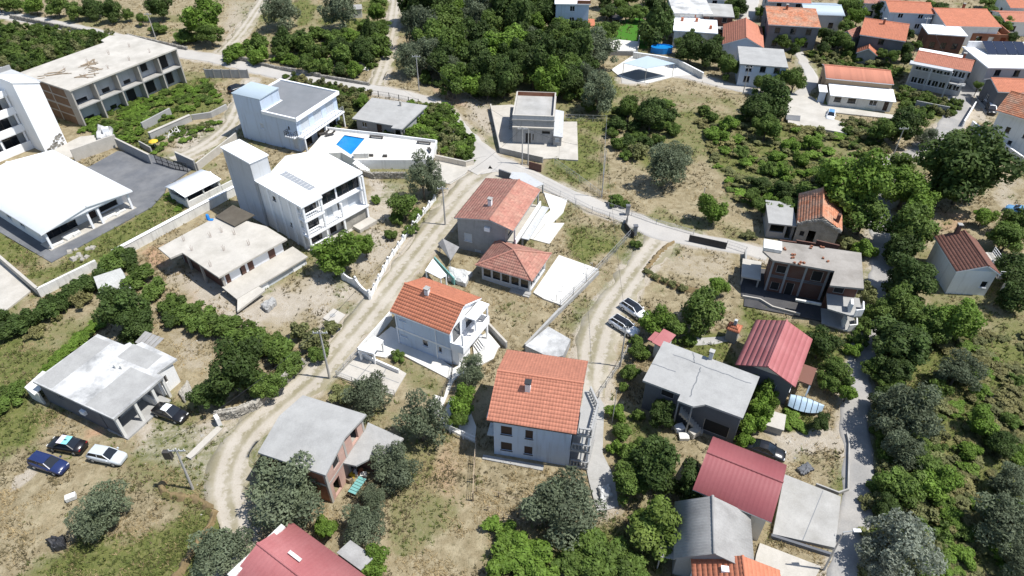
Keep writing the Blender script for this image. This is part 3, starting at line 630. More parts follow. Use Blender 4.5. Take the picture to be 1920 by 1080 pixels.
def fence(pts, h, name, label, post=2.5, m='steel', rails=2, mesh=True, r=.03, cat='fence', pm=None):
    ox, oy = pts[0]; t_ = thing(name, label, cat, (ox, oy, 0)); wire = MB()
    for a, b in zip(pts[:-1], pts[1:]):
        A = Vector((a[0] - ox, a[1] - oy, 0)); Bv = Vector((b[0] - ox, b[1] - oy, 0)); L = (Bv - A).length; n = max(1, int(L / post))
        for i in range(n + (1 if b == pts[-1] else 0)): p = A.lerp(Bv, i / n); box(t_, 'post', pm or m, p.x - r, p.x + r, p.y - r, p.y + r, -.2, h + .04)
        for k in range(rails): wire.bar(A + Vector((0, 0, h * (k + 1) / rails - .02)), Bv + Vector((0, 0, h * (k + 1) / rails - .02)), .03)
        if mesh:
            for i in range(int(L / .35)): p = A.lerp(Bv, i * .35 / L); wire.bar((p.x, p.y, 0), (p.x, p.y, h), .008)
            for k in range(6): zz = h * k / 6; wire.bar((A.x, A.y, zz), (Bv.x, Bv.y, zz), .008)
    wire.build('wire_mesh', m, t_, kind='stuff'); return t_
# ================================================================== left: hotel shell, white block, hall, villas
def hotel():
    h = Fr((130.5, 169), (330.5, 90), (41.7, 135), 7.0); w, d = h.w, h.d
    r = h.root('unfinished_hotel', 'unfinished two-storey concrete building with open balconies and brick end wall', 'building')
    n = 5; bw = w / n; rec = 1.7
    for k in range(n + 1):
        x = min(max(k * bw, .14), w - .14)
        for z0, z1 in ((-.4, 3.25), (3.45, 6.72)): box(r, 'balcony_partition', 'mortar', x - .13, x + .13, .04, rec, z0, z1)
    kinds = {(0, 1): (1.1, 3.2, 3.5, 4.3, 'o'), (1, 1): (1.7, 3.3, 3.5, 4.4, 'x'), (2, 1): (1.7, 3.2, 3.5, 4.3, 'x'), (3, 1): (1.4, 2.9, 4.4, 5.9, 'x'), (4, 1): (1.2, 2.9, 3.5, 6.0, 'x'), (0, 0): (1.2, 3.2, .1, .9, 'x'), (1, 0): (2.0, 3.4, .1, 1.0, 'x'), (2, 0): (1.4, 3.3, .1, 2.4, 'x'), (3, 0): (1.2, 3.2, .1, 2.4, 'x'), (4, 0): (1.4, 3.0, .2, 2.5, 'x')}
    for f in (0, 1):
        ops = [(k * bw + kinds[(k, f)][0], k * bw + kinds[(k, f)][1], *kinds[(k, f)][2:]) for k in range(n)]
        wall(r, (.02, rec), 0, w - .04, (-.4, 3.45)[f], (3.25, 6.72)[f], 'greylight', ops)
    box(r, 'floor_slab', 'concrete', 0, w, 0, d - .3, 3.25, 3.45)
    # brick end wall in a concrete frame (left), plain sides
    LW = d - rec - .3
    wall(r, (.03, d - .06), -math.pi / 2, LW, -.4, 6.72, 'brickbrown', [(2.6, 4.0, .9, 2.2, 'D')])
    for y in (rec + .1, rec + LW * .36, rec + LW * .7, d - .2): box(r, 'column', 'mortar', -.012, .25, y - .14, y + .14, -.4, 6.72)
    for z in (3.2, 1.6, 5.0): box(r, 'beam', 'mortar', -.008, .2, rec + .25, d - .34, z - .1, z + .12)
    wall(r, (w - .03, rec), math.pi / 2, LW, -.4, 6.72, 'greyrender'); wall(r, (w - .05, d - .05), math.pi, w - .1, -.4, 6.72, 'greyrender', row(1, w - 2, 6, 1.2, 4.2, 5.6, 'x') + row(1, w - 2, 6, 1.2, .9, 2.2, 'x'))
    rf = slabroof(r, [(-.15, -.15), (w + .15, -.15), (w + .15, d), (w - 2.2, d + 2.6), (w - 4.6, d + 1.8), (w - 5, d + .15), (-.15, d + .15)], 7.0, .26, 'concrete_lt')
    rebar(r, [(bw * k + .3, y) for k in range(1, 6) for y in (2.4, 8.4)][:9], 7.0, .8)
    rr = random.Random(4)
    for cx, cy, nn, sp in ((2.6, 8.9, 9, 2.4), (9.2, 7.6, 12, 1.7), (5.2, 3.2, 9, 1.6), (8.2, 4.6, 5, 1.8)):
        for i in range(nn):
            a = rr.choice((.1, 1.5, .5, 2.2)) + rr.gauss(0, .25); L = rr.uniform(1.0, 3.0); x = cx + rr.gauss(0, sp * .5); y = cy + rr.gauss(0, .7)
            x0, y0 = h.W(x, y); mb = MB(); z = 7.03 + rr.random() * .12
            mb.bar((-L / 2, 0, 0), (L / 2, 0, 0), .16, .05); o = mb.build('plank', 'wood', None, (x0, y0, z), a); tag(o, 'grey loose plank among the timber on the hotel shell roof', 'plank', 'timber on hotel shell roof')
hotel()
def white_block():
    # N: near foot of the white stair tower; the balcony front runs from the tower towards the left picture edge
    h = Fr((86, 286), (126, 269), None, 0, d=9); L = h.w; D = 3.7; za, zb = 12.3, 10.9
    r = thing('apartment_block', 'white three-storey block with balconies and tall stair tower cut by the left edge', 'building', (*h.o, 0), h.a); PAVED.append([h.W(-14, D - 1), h.W(0, 0), h.W(L, 0), h.W(L, 12), h.W(-14, 12)])
    q = MB(); q.hexa([(0, 0, -.4), (L, 0, -.4), (L, D + 2, -.4), (0, D + 2, -.4), (0, 0, za), (L, 0, zb), (L, D + 2, zb), (0, D + 2, za)]); q.build('stair_tower', 'white_clean', r)
    MB().slab([(-.1, -.1, za + .16), (L + .1, -.1, zb + .16), (L + .1, D + 2.1, zb + .16), (-.1, D + 2.1, za + .16)], .14).build('tower_roof', 'white_metal', r)
    q = MB(); rr = random.Random(2)
    for i in range(70):
        x = L - .1 - rr.random() * 3.0; z = rr.random() * max(.3, 2.6 - (L - x) * .8); q.box(x - .35, x, -.05, .02, z, z + .22, rr.random())
    q.build('stone_cladding', 'stone', r, kind='stuff')
    for k, z in enumerate((0.2, 3.3, 6.4)):
        wall(r, (-14, D + 1.7), 0, 13.95, z - .5, z + 2.84, 'greylight', row(.4, 13.4, 4, 2.4, z + .1, z + 2.4, 'G'))
        box(r, 'balcony_slab', 'white', -14, -.02, D, D + 1.68, z + 2.85, z + 3.1)
        box(r, 'parapet', 'white_clean', -14, -.02, D - .02, D + .18, z - .1 if k else -.4, z + 1.05)
        for x in (-13.9, -8.2, -4.2, -.3): box(r, 'column', 'white_clean', x - .15, x + .15, D + .2, D + .46, z, z + 2.85)
    box(r, 'parapet', 'white_clean', -14, -.02, D - .03, D + .2, 9.5, 10.3); slabroof(r, rect(-14, L + 2, D + .2, 13), 9.75, .2, 'greylight'); box(r, 'parapet', 'greyrender', -14, L + 2, 13.0, 13.25, 9.5, 10.5)
    wall(r, (L + 1.9, D + 2.1), math.pi / 2, 10.5, -.4, 9.5, 'white')
white_block()
def hall():
    h = Fr((75, 437), (246, 355), (-73, 348), 3.3); w, d = h.w, h.d
    r = h.root('white_hall', 'long white hall with huge white sheet roof and open front porch', 'building')
    zr = 4.0
    walls(r, .5, w - .5, 3.0, d - .4, -.3, 3.05, 'white', {'F': [(.6, 5.2, .0, 2.4, 'G'), (7.0, 8.2, 0, 2.3, 'd'), (8.8, 11.6, .3, 2.4, 'x')], 'L': row(1, 16, 4, 1.5, 1.0, 2.3, 'w')})
    gable(r, .1, w - .1, .1, d - .1, 3.1, zr, 'y', 'white_metal', .15, .15, .5, 'white_clean', 'white_clean', 'rib', .22, True, ridge=True)
    box(r, 'porch_floor', 'concrete_lt', .2, w - .2, .25, 2.98, -.3, .12); box(r, 'beam', 'white_clean', .3, w - .3, .3, .55, 2.78, 3.1)
    posts(r, [(.6, .5), (6.6, .5), (8.1, .5), (w - .7, .5)], .12, 2.8, 'white_clean', .3)
    rr = random.Random(5)
    for i in range(16):
        x = rr.uniform(1.2, 4.6) if i < 8 else rr.uniform(8.8, 11.8); y = rr.uniform(.8, 1.7); s_ = rr.uniform(.35, .8)
        o = MB().box(-s_, s_, -.25, .25, 0, rr.uniform(.15, .4)).build('building_panel', 'offwhite', None, (*h.W(x, y), .125 + .0 * i), h.a + rr.uniform(-.3, .3)); tag(o, 'whitish building material package on the white hall porch', 'package', 'packages on hall porch')
hall()
def shed():
    h = Fr((345.8, 367), (412.5, 334), (310, 348), 2.35); w, d = h.w, h.d
    r = h.root('garden_shed', 'small white shed with flat white roof and open window band', 'shed')
    walls(r, .15, w - .15, .15, d - .15, -.3, 2.15, 'offwhite', {'F': [(.25, 2.9, 1.05, 1.95, 'o'), (3.05, w - .6, 1.05, 1.95, 'o')], 'L': [(.35, 4.1, 1.05, 1.95, 'o')]})
    box(r, 'floor', 'darkrender', .4, w - .4, .4, d - .4, -.2, .02); gable(r, .1, w - .1, .1, d - .1, 2.2, 2.5, 'x', 'white_metal', .2, .2, .5, 'white', 'white_clean', 'rib', .1, False)
    sidewall([h.W(w - .1, .2), h.W(w + 2.4, .2)], 1.0, .18, 'offwhite', 'low_wall', 'low white wall joined to the small white shed')
shed()
def villa3():
    Z = 7.6
    h = Fr((565, 388), (686, 325.5), (490, 332), Z); w, d = h.w, h.d
    r = h.root('three_storey_villa', 'tall white three-storey house with white roof, glazed top floor and balconies', 'house')
    P = [h.L(*p, Z) for p in ((565, 388), (608, 370), (600, 363), (686, 325.5), (619, 275.5), (539, 287), (503, 300), (490, 332))]
    j = P[1][0]; js = P[2][1]
    slabroof(r, [(-.1, 0), (j, 0), (j, js), (w, js), (w + .3, d * 1.0), (w * .62, d + 2.4), (2.8, d + .2), (0, d)], Z, .28, 'white_metal')
    rt = cover(r, [(-.1, 0.02, Z), (j, 0.02, Z), (j, d - .1, Z + .01), (-.1, d - .1, Z + .01)], 'white_metal', .45, None, .025, .012, 'rib', 'roof_sheet'); cover(r, [(j + .05, js + .03, Z), (w - .02, js + .03, Z), (w - .02, d - .1, Z + .01), (j + .05, d - .1, Z + .01)], 'white_metal', .45, None, .025, .012, 'rib', 'roof_sheet')
    y0 = 1.5
    # left flank (shaded, with pilasters), back, right
    wall(r, (.25, d), -math.pi / 2, d - y0, -.5, Z - .28, 'white', [(3.2, 3.9, 5.6, 6.3, 'W'), (6.2, 6.8, 2.6, 3.2, 'W')])
    for y in (d - 2.4, d - 4.9, 3.4, 1.7): box(r, 'pilaster', 'white_clean', .1, .25, y - .2, y + .2, -.5, Z - .29)
    wall(r, (w - .25, y0), math.pi / 2, d - y0, -.5, Z - .28, 'white', [(2, 3.4, 5.4, 6.6, 'W')]); wall(r, (w - .25, d), math.pi, w - .5, -.5, Z - .28, 'white')
    # front, storey by storey
    wall(r, (.25, y0), 0, j - .3, 5.1, Z - .28, 'white', [(.6, 2.9, 5.15, 7.0, 'G')]); wall(r, (j - .02, js + .45), 0, w - j - .2, 5.1, Z - .28, 'white_clean', [(.15, 2.9, 5.3, 7.25, 'G'), (3.15, w - j - .45, 5.3, 7.25, 'G')])
    wall(r, (.25, y0), 0, w - .5, 2.5, 5.05, 'white', [(.8, 2.8, 2.55, 4.6, 'G'), (4.3, 5.3, 2.6, 4.6, 'D'), (6.2, 6.5, 3.3, 4.3, 'W'), (8.0, 10.2, 2.6, 4.7, 's')]); wall(r, (.25, y0), 0, w - .5, -.5, 2.45, 'white', [(.8, 2.8, .2, 2.1, 'G'), (6.3, 6.6, .6, 1.5, 'W'), (4.2, 5.4, 0, 2.0, 'x')])
    for z in (2.47, 5.07): box(r, 'balcony_slab', 'white_clean', .1, w - .2, js + .05 if z > 5 else .1, y0 + .02, z - .2, z + .02)
    box(r, 'balcony_slab', 'white_clean', .1, j, .1, js + .04, 4.87, 5.09)
    for x, yy, z1 in ((.3, .3, Z - .3), (j - .2, .3, Z - .3), (j + 2.9, .35, 4.85), (w - .5, .35, Z - .3), (w - .5, js + .3, Z - .3)): box(r, 'column', 'white_clean', x - .14, x + .14, yy - .14, yy + .14, -.5, z1)
    balustrade(r, [(.3, 1.5), (.3, .3), (j - .2, .3)], 5.1); balustrade(r, [(.3, 1.5), (.3, .3), (j - .2, .3)], 2.5); balustrade(r, [(j - .1, .3), (j + 2.9, .35)], 2.5); balustrade(r, [(.3, .3), (j - .2, .3)], 0.0)
    box(r, 'stair', 'concrete_lt', w - 3.6, w - .4, -1.4, .2, -.4, .5); box(r, 'terrace', 'concrete_lt', .1, w - .2, .0, y0, -.5, -.02)
    box(r, 'stone_base', 'stone', j + 3.1, w - .6, .5, .8, -.4, 2.3)
    # stair tower with standing-seam cladding
    ty0, ty1, tz = d - .1, d + 6.6, 10.3
    walls(r, -.1, 2.7, ty0, ty1, -.5, tz, 'greylight'); cover(r, [(-.12, ty1, -.3), (-.12, ty0, -.3), (-.13, ty0, tz), (-.13, ty1, tz)], 'greylight', .5, None, .03, .01, 'rib', 'cladding')
    box(r, 'roof', 'white_metal', -.25, 2.85, ty0 - .15, ty1 + .15, tz, tz + .2)
    q = MB(); x0, x1 = 3.2, 4.1
    for i in range(9): q.box(x0, x1, 2.4 + i * .75, 3.0 + i * .75, Z + .03, Z + .09)
    q.bar((x0 - .05, 2.3, Z + .12), (x0 - .05, 9.2, Z + .12), .06); q.bar((x1 + .05, 2.3, Z + .12), (x1 + .05, 9.2, Z + .12), .06); q.build('skylight_strip', 'steel', r)
villa3()
def poolhouse():
    h = Fr((458, 257), (566, 284), (612, 172), (0, 0, 5.8)); w, d = h.w, h.d
    r = h.root('pool_house', 'pale blue modern house with grey flat roof beside the swimming pool', 'house')
    Z = 6.1; tw = w * .46
    walls(r, 0, w, 0, d, -.4, 5.6, 'bluewhite', {'F': [(w - 1.9, w - 1.55, 3.8, 4.3, 'W'), (w - 1.5, w - .5, .0, 2.2, 'D'), (w * .36, w * .42, 2.6, 3.6, 's')], 'R': row(.4, d - .4, 3, 2.2, 3.1, 5.2, 's') + row(.4, d - .4, 3, 2.0, .1, 2.4, 'G')})
    slabroof(r, [(tw + .01, -.25), (w + .5, -.25), (w + .5, d + .4), (-.02, d + .4), (-.02, d * .42 + .03), (tw + .01, d * .42 + .03)], 5.95, .34, 'white_clean'); slabroof(r, [(tw + .3, .0), (w + .3, .0), (w + .3, d + .2), (.2, d + .2), (.2, d * .42 + .3), (tw + .3, d * .42 + .3)], 5.98, .02, 'roofgrey', 'roof_membrane')
    for a, b in (((tw + .03, -.13), (w + .38, -.13)), ((w + .37, -.27), (w + .37, d + .42)), ((w + .2, d + .3), (.3, d + .3)), ((.12, d + .42), (.12, d * .42 + .04))):
        q = MB(); q.bar((*a, 6.08), (*b, 6.08), .3, .26); q.build('parapet', 'white_clean', r)
    for k in range(2):
        z = 2.75
        if k == 0: box(r, 'balcony_slab', 'white_clean', w + .02, w + 1.5, -.3, d - .2, z - .12, z + .12); railing(r, [(w + 1.4, d - .3), (w + 1.4, -.2), (w + .1, -.2)], z + .12, 1.0, 'steel', .8, 4)
        else: railing(r, [(w + 1.2, d * .75), (w + 1.2, d * .35)], .1, 1.0, 'steel', .8, 4)
    posts(r, [(w + 1.3, -.1), (w + 1.3, d * .5), (w + 1.3, d - .5)], -.3, 2.63, 'white_clean', .22)
    box(r, 'balcony_slab', 'white_clean', w - 2.2, w - .2, -.9, -.02, 2.65, 2.83); railing(r, [(w - 2.15, -.02), (w - 2.15, -.85), (w - .25, -.85), (w - .25, -.02)], 2.83, .95, 'iron', .5, 3)
    walls(r, -.02, tw, -.02, d * .42, 5.6, 8.1, 'bluewhite'); box(r, 'tower_roof', 'sheet_blue', -.12, tw + .15, -.12, d * .42 + .15, 8.1, 8.2); cover(r, [(-.12, -.1, 8.2), (tw + .14, -.1, 8.2), (tw + .14, d * .42 + .14, 8.26), (-.12, d * .42 + .14, 8.26)], 'sheet_blue', .5, None, .025, .01, 'rib', 'roof_sheet')
    return h
poolhouse()
def slabhouse():   # pale slab house with brown board on the roof
    Z = 3.2
    h = Fr((410, 520), (538, 448), (297, 465), Z); w, d = h.w, h.d
    r = h.root('unfinished_bungalow', 'unfinished bungalow with pale concrete slab roof and brick strips', 'house')
    P = [h.L(*p, Z) for p in ((410, 520), (538, 448), (490, 402), (430, 388), (297, 465), (330, 488))]
    slabroof(r, [(0, 0), (w, 0), (w + .1, 4.6), (w - 2.0, d + .5), (-1.4, d), (-1.6, d - 3.2), (0, d - 3.4)], Z, .24, 'concrete_lt')
    walls(r, .9, w - .5, .7, d - .6, -.6, Z - .24, {'F': 'white_clean', 'L': 'brickdark', '*': 'greyrender'}, {'F': [(2.3, 3.1, .2, 2.3, 'x')], 'L': [(1.0, 2.2, .6, 2.0, 'o')]})
    for a, b in ((1.1, 1.7), (3.4, 4.0), (4.4, 5.2), (7.6, 8.6)): box(r, 'brick_panel', 'brickdark', a, b, .66, .74, .5, Z - .25)
    posts(r, [(.6, d - 3.0), (.2, 4.5), (.6, .5)], -.6, Z - .25, 'mortar', .25)
    # lower terrace slab with garage below
    l0, l1 = h.L(445, 562, 1.2), h.L(575, 480, 1.2); y_ = (l0[1] + l1[1]) / 2
    slabroof(r, [(.0, y_), (l1[0], y_), (l1[0] + .2, .55), (.2, .55)], 1.2, .2, 'concrete_lt', 'terrace')
    wall(r, (1.5, y_ + .3), 0, l1[0] - 1.8, -.6, 1.0, 'white_clean', [(3.2, 7.2, -.4, .9, 'D')]); wall(r, (l1[0] - .2, y_ + .3), math.pi / 2, 2.2, -.6, 1.0, 'white_clean'); wall(r, (1.5, .5), -math.pi / 2, -y_ - .0, -.6, 1.0, 'greyrender')
    MB().slab([(-1.0, y_ - 1.3, .55), (3.4, y_ - 1.1, 1.0), (3.2, y_ - .02, 1.15), (.1, y_ - .02, 1.15)], .25).build('ramp', 'concrete_lt', r)
    rebar(r, [h.L(*p, Z) for p in ((345, 452), (360, 470), (416, 436), (395, 445), (440, 440), (467, 460), (395, 500), (420, 470))], Z, .8)
    b = [h.L(*p, Z + .1) for p in ((404, 408), (437, 386), (478, 405), (440, 426))]
    o = MB().slab([(*h.W(*q), 0) for q in [b[0], b[3], b[2], b[1]]], .12); ox, oy = h.W(*b[0]); o.v = [(a - ox, c - oy, z) for a, c, z in o.v]
    tag(o.build('roof_board', 'brownsheet', None, (ox, oy, Z + .28)), 'dark brown board lying on the pale slab roof', 'board')
    x, y = h.W(*h.L(391, 412, Z)); q = MB(); q.lathe([(.22, 0), (.25, .3), (.2, .8), (.12, .9)], n=10); q.box(.1, .7, -.3, .1, 0, .12)
    tag(q.build('water_barrel', 'plastic_blue', None, (x, y, Z + .01)), 'bright blue plastic container on the pale slab roof', 'container')
slabhouse()
def washhouse():   # bottom-left whitewashed flat roof
    Z = 3.2
    h = Fr((62, 716), (212, 786), (180, 625), Z); w, d = h.w, h.d
    r = h.root('whitewashed_house', 'single-storey grey house with patchy whitewashed flat roof and carport', 'house')
    slabroof(r, [(-.1, 0), (w, 0), (w + .1, h.L(303, 705, Z)[1]), (w - .9, 6.4), (w - .6, d + .9), (5.6, d + 1.2), (5.2, d + .4), (4.4, d + .6), (4.2, d), (0, d)], Z, .25, 'concrete_wh')
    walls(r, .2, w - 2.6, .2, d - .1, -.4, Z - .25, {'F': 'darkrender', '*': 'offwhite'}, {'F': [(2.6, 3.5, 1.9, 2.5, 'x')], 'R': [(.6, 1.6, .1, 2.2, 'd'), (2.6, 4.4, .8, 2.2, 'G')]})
    walls(r, w - 2.5, w - .9, 6.0, d + .4, -.4, Z - .26, 'white', {'R': [(.3, 1.2, 1.2, 2.2, 'x')]}); box(r, 'parapet', 'white', w - 2.4, w - .2, 4.6, 4.8, -.3, 1.2)
    wall(r, (w - 2.4, .2), 0, 2.2, -.4, Z - .25, 'darkrender'); posts(r, [(w - .25, .3), (w - .25, 2.6), (w - .25, 4.8), (w - .3, 6.3)], -.4, Z - .25, 'offwhite', .3)
    box(r, 'floor', 'concrete_gy', w - 2.6, w + .3, .1, 5.9, -.3, .06)
    q = MB(); q.slab([(-2.0, -.3, 1.7), (.0, -.6, 1.75), (.15, 2.2, 2.2), (-1.9, 2.0, 2.1)], .1); q.build('lean_to', 'offwhite', r); box(r, 'lean_to_wall', 'offwhite', -1.9, .1, -.3, -.12, -.3, 1.65)
    q = MB(); rr = random.Random(3)
    for i in range(5): q.slab([(4.6 + i * .55, d + 1.0, Z - .3), (5.1 + i * .55, d + 1.0, Z - .3), (5.0 + i * .6, d + 2.7, Z - .1 + rr.random() * .2), (4.4 + i * .6, d + 2.7, Z - .1)], .05)
    q.build('lean_to_sheets', 'sheet_grey', r)
    for nm_, a0, a1, b0, b1 in (('l', .1, 2.6, .2, 7.6), ('r', 7.6, 11.5, .15, 5.9), ('b', 5.0, 9.4, 6.4, 8.6)): box(r, 'roof_patch', 'concrete_gy', a0, a1, b0, b1, Z + .001, Z + .014)
    for x, y in ((6.2, 5.2), (6.9, 5.4)): box(r, 'roof_vent', 'offwhite', x - .14, x + .14, y - .14, y + .14, Z - .02, Z + .5)
    box(r, 'air_conditioner', 'white_clean', 6.2, 6.9, -.14, .18, 1.3, 1.8)
washhouse()
def brickgable():
    ze, zr = 5.0, 5.9
    h = Fr((609, 890), (686, 776), (488, 845), ze); w, d = h.w, h.d
    r = h.root('brick_gable_house', 'unfinished two-storey brick house with bare concrete gable roof', 'house')
    A0 = [(.0, d, ze), (.0, -.05, ze), (w * .5, -.05, zr), (w * .5, d, zr)]
    rf = gable(r, .25, w - .25, .3, d - .2, ze, zr, 'y', 'concrete_gy', .25, .35, .5, 'brick_lt', 'concrete_gy', 'none', .24, True)
    yb = .35
    walls(r, .3, w - .3, yb, d - .25, -.4, ze - .25, {'F': 'brick_lt', '*': 'brick'}, {'F': [(.7, 1.7, .0, 2.0, 'o'), (1.3, 2.3, 3.3, 4.5, 'x'), (4.6, 5.7, 2.9, 4.9, 'o'), (3.6, 4.6, .1, 2.1, 'x')], 'R': [(2, 3.2, 3.2, 4.6, 'x')], 'L': [(2, 3.2, 3.2, 4.6, 'x'), (2, 3.2, .9, 2.1, 'x')]})
    box(r, 'floor_slab', 'mortar', .25, w - .25, yb - .03, d - .3, 2.5, 2.72)
    for x in (.4, w * .5, w - .4): box(r, 'column', 'mortar', x - .14, x + .14, yb - .04, yb + .1, -.4, ze - .2 + (.6 if abs(x - w * .5) < .1 else 0))
    # terrace slab with a rounded edge
    P = [(w * .45, yb - .03)]
    c0 = h.L(655, 862, 2.7); e0 = h.L(720, 858, 2.7); e1 = h.L(757, 822, 2.7); e2 = h.L(690, 792, 2.7)
    P = [(w * .40, yb - .06), (w * .42, -1.0), (w * .55, -1.7), (w * .66, -2.2), e0, e1, e2, (w - .25, yb - .06)]
    slabroof(r, P, 2.72, .22, 'concrete_gy', 'terrace'); PAVED.append([h.W(*p) for p in P]); posts(r, [(e0[0] - .3, e0[1] + .4), (e1[0] - .4, e1[1] + .4)], -.3, 2.5, 'mortar', .3)
    wall(r, (w * .68, -2.0), math.pi / 2, 2.2, -.3, 2.48, 'brickdark')
brickgable()
def redbottom():
    ze, zr = 2.9, 4.0
    h = Fr((440, 1080), (690, 1080), None, ze, turn=-34, w=10.5, d=7.2); A = G(515, 995, 3.9)
    # long red sheet roof, mostly below the picture edge
    h.o = (A[0] - 3.3, A[1] - 4.6); h.w, h.d = 11.5, 7.4
    r = h.root('red_roof_house', 'long low house with faded red sheet roof cut by the bottom edge', 'house')
    walls(r, .4, 11.1, .4, 6.9, -.4, ze, 'white', {'R': [(1, 2.2, .8, 2.0, 'w')], 'B': row(1, 9, 3, 1.2, .9, 2.1, 'w')})
    rf = gable(r, .4, 11.1, .4, 6.9, ze, zr, 'x', 'sheet_red', .45, .5, .56, 'white', 'sheet_red', 'rib', .12, True)
    box(r, 'skylight', 'offwhite', 2.6, 4.0, 4.9, 5.2, 3.82, 3.9)
    MB().slab([(5.2, 7.6, 2.5), (8.0, 7.6, 2.5), (8.0, 9.2, 2.2), (5.2, 9.2, 2.2)], .1).build('lean_to_roof', 'sheet_grey', r); posts(r, [(5.4, 9.0), (7.8, 9.0)], -.3, 2.15, 'polewood', .12)
    q = MB()
    for i in range(9): q.box(-.35 + i * .02, .3, 1.0 + i * .62, 1.6 + i * .62, 3.2, 3.4)
    q.build('edge_tiles', 'offwhite', r)
redbottom()
# ================================================================== centre
def grey_house():
    Z = 5.2
    h = Fr((962, 234), (1037.5, 238), (966.7, 181), Z - .9); w, d = h.w, h.d   # roof deck level inside the parapet
    h = Fr((961, 268), (1037, 271), (966.7, 173.6), (0, 0, Z)); w, d = h.w, 9.6
    r = h.root('grey_unfinished_house', 'unfinished grey house with brick-lined parapet roof beside the grove', 'house')
    walls(r, 0, w, 0, d, -.3, 4.3, 'greyrender', {'F': [(2.2, 3.2, .0, 2.0, 'x'), (5.0, 6.5, 1.9, 2.5, 'x'), (3.4, 3.7, .6, 1.9, 'x')], 'R': [(2, 3.5, 1, 2.3, 'x'), (5, 6.5, 1, 2.3, 'x')], 'L': [(3, 4, 1, 2.2, 'x')]})
    slabroof(r, rect(-.1, w + .1, -.1, d + .1), 4.5, .2, 'concrete')
    for nm, x0, x1, y0, y1, m in (('F', 0, w, 0, .2, 'greylight'), ('R', w - .2, w, .2, d - .2, 'brick'), ('B', 0, w, d - .2, d, 'brick'), ('L', 0, .2, .2, d - .2, 'greyrender')): box(r, 'parapet', m, x0, x1, y0, y1, 4.5, 5.2); box(r, 'coping', 'concrete_lt', x0 - .03, x1 + .03, y0 - .03, y1 + .03, 5.202, 5.26) if nm in 'F' else MB().box(x0 - .03, x1 + .03, y0 + .035, y1 - .035, 5.202, 5.26).build('coping', 'concrete_lt', r)
    box(r, 'canopy_beam', 'concrete_lt', .0, w, -.45, -.02, 3.0, 3.25)
    # side annex with sloping roof and stair
    MB().slab([(w + .02, -1.0, 2.2), (w + 1.6, -1.0, 2.0), (w + 1.6, d - 1.5, 2.4), (w + .02, d - 1.5, 2.7)], .15).build('annex_roof', 'greylight', r); wall(r, (w + .02, -.6), 0, 1.4, -.3, 1.95, 'greyrender', [(.3, 1.0, .9, 1.6, 's')]); wall(r, (w + 1.42, -.36), math.pi / 2, d - 2, -.3, 2.0, 'greyrender')
    st = MB()
    for i in range(9): st.box(-1.1, -.25, d - 1.2 - i * .42, d - .8 - i * .42, -.2, 2.5 - i * .27)
    st.build('stair', 'concrete', r)
    return h
gh = grey_house()
pave('house_yard', None, [(921, 198), (960, 196), (1060, 230), (1052, 296), (1005, 298), (938, 280)], .05, 'concrete_lt')
pave('concrete_yard', None, [(1052, 228), (1082, 228), (1084, 300), (1048, 298)], .10, 'concrete_lt')
sidewall(PXs([(920, 199), (938, 281), (1018, 299)], .5), .9, .2, 'concrete', 'yard_wall', 'low concrete wall around the unfinished grey house yard', capm='concrete_lt')
sidewall(PXs([(992, 312), (1015, 318)], .4), 1.3, .15, 'brickdark', 'rusty_gate', 'dark rusty gate panels below the unfinished grey house', cat='gate')
def slab_shed():
    Z = 2.5
    h = Fr((660, 222), (757, 239), (693, 182), Z); w, d = h.w, h.d
    r = h.root('slab_shed', 'low shed with mottled grey concrete slab roof below the lane', 'shed')
    slabroof(r, [(0, 0), (w - 2, 0), (w - 2, -.9), (w, -.7), (w + .1, d + .4), (-.9, d)], Z, .22, 'concrete_gy'); walls(r, .5, w - 2.3, .5, d - .4, -.3, Z - .22, 'greyrender', {'F': [(1, 2, .9, 1.9, 'w'), (4, 5, 0, 2, 'd')]}); posts(r, [(w - .4, -.3), (w - 2, .2)], -.3, Z - .22, 'mortar', .22)
    wall(r, (w - .3, .5), math.pi / 2, d - 1, -.3, Z - .22, 'greyrender'); box(r, 'roof_vent', 'concrete_lt', w * .55, w * .55 + .35, d - 1.5, d - 1.15, Z - .02, Z + .9)
slab_shed()
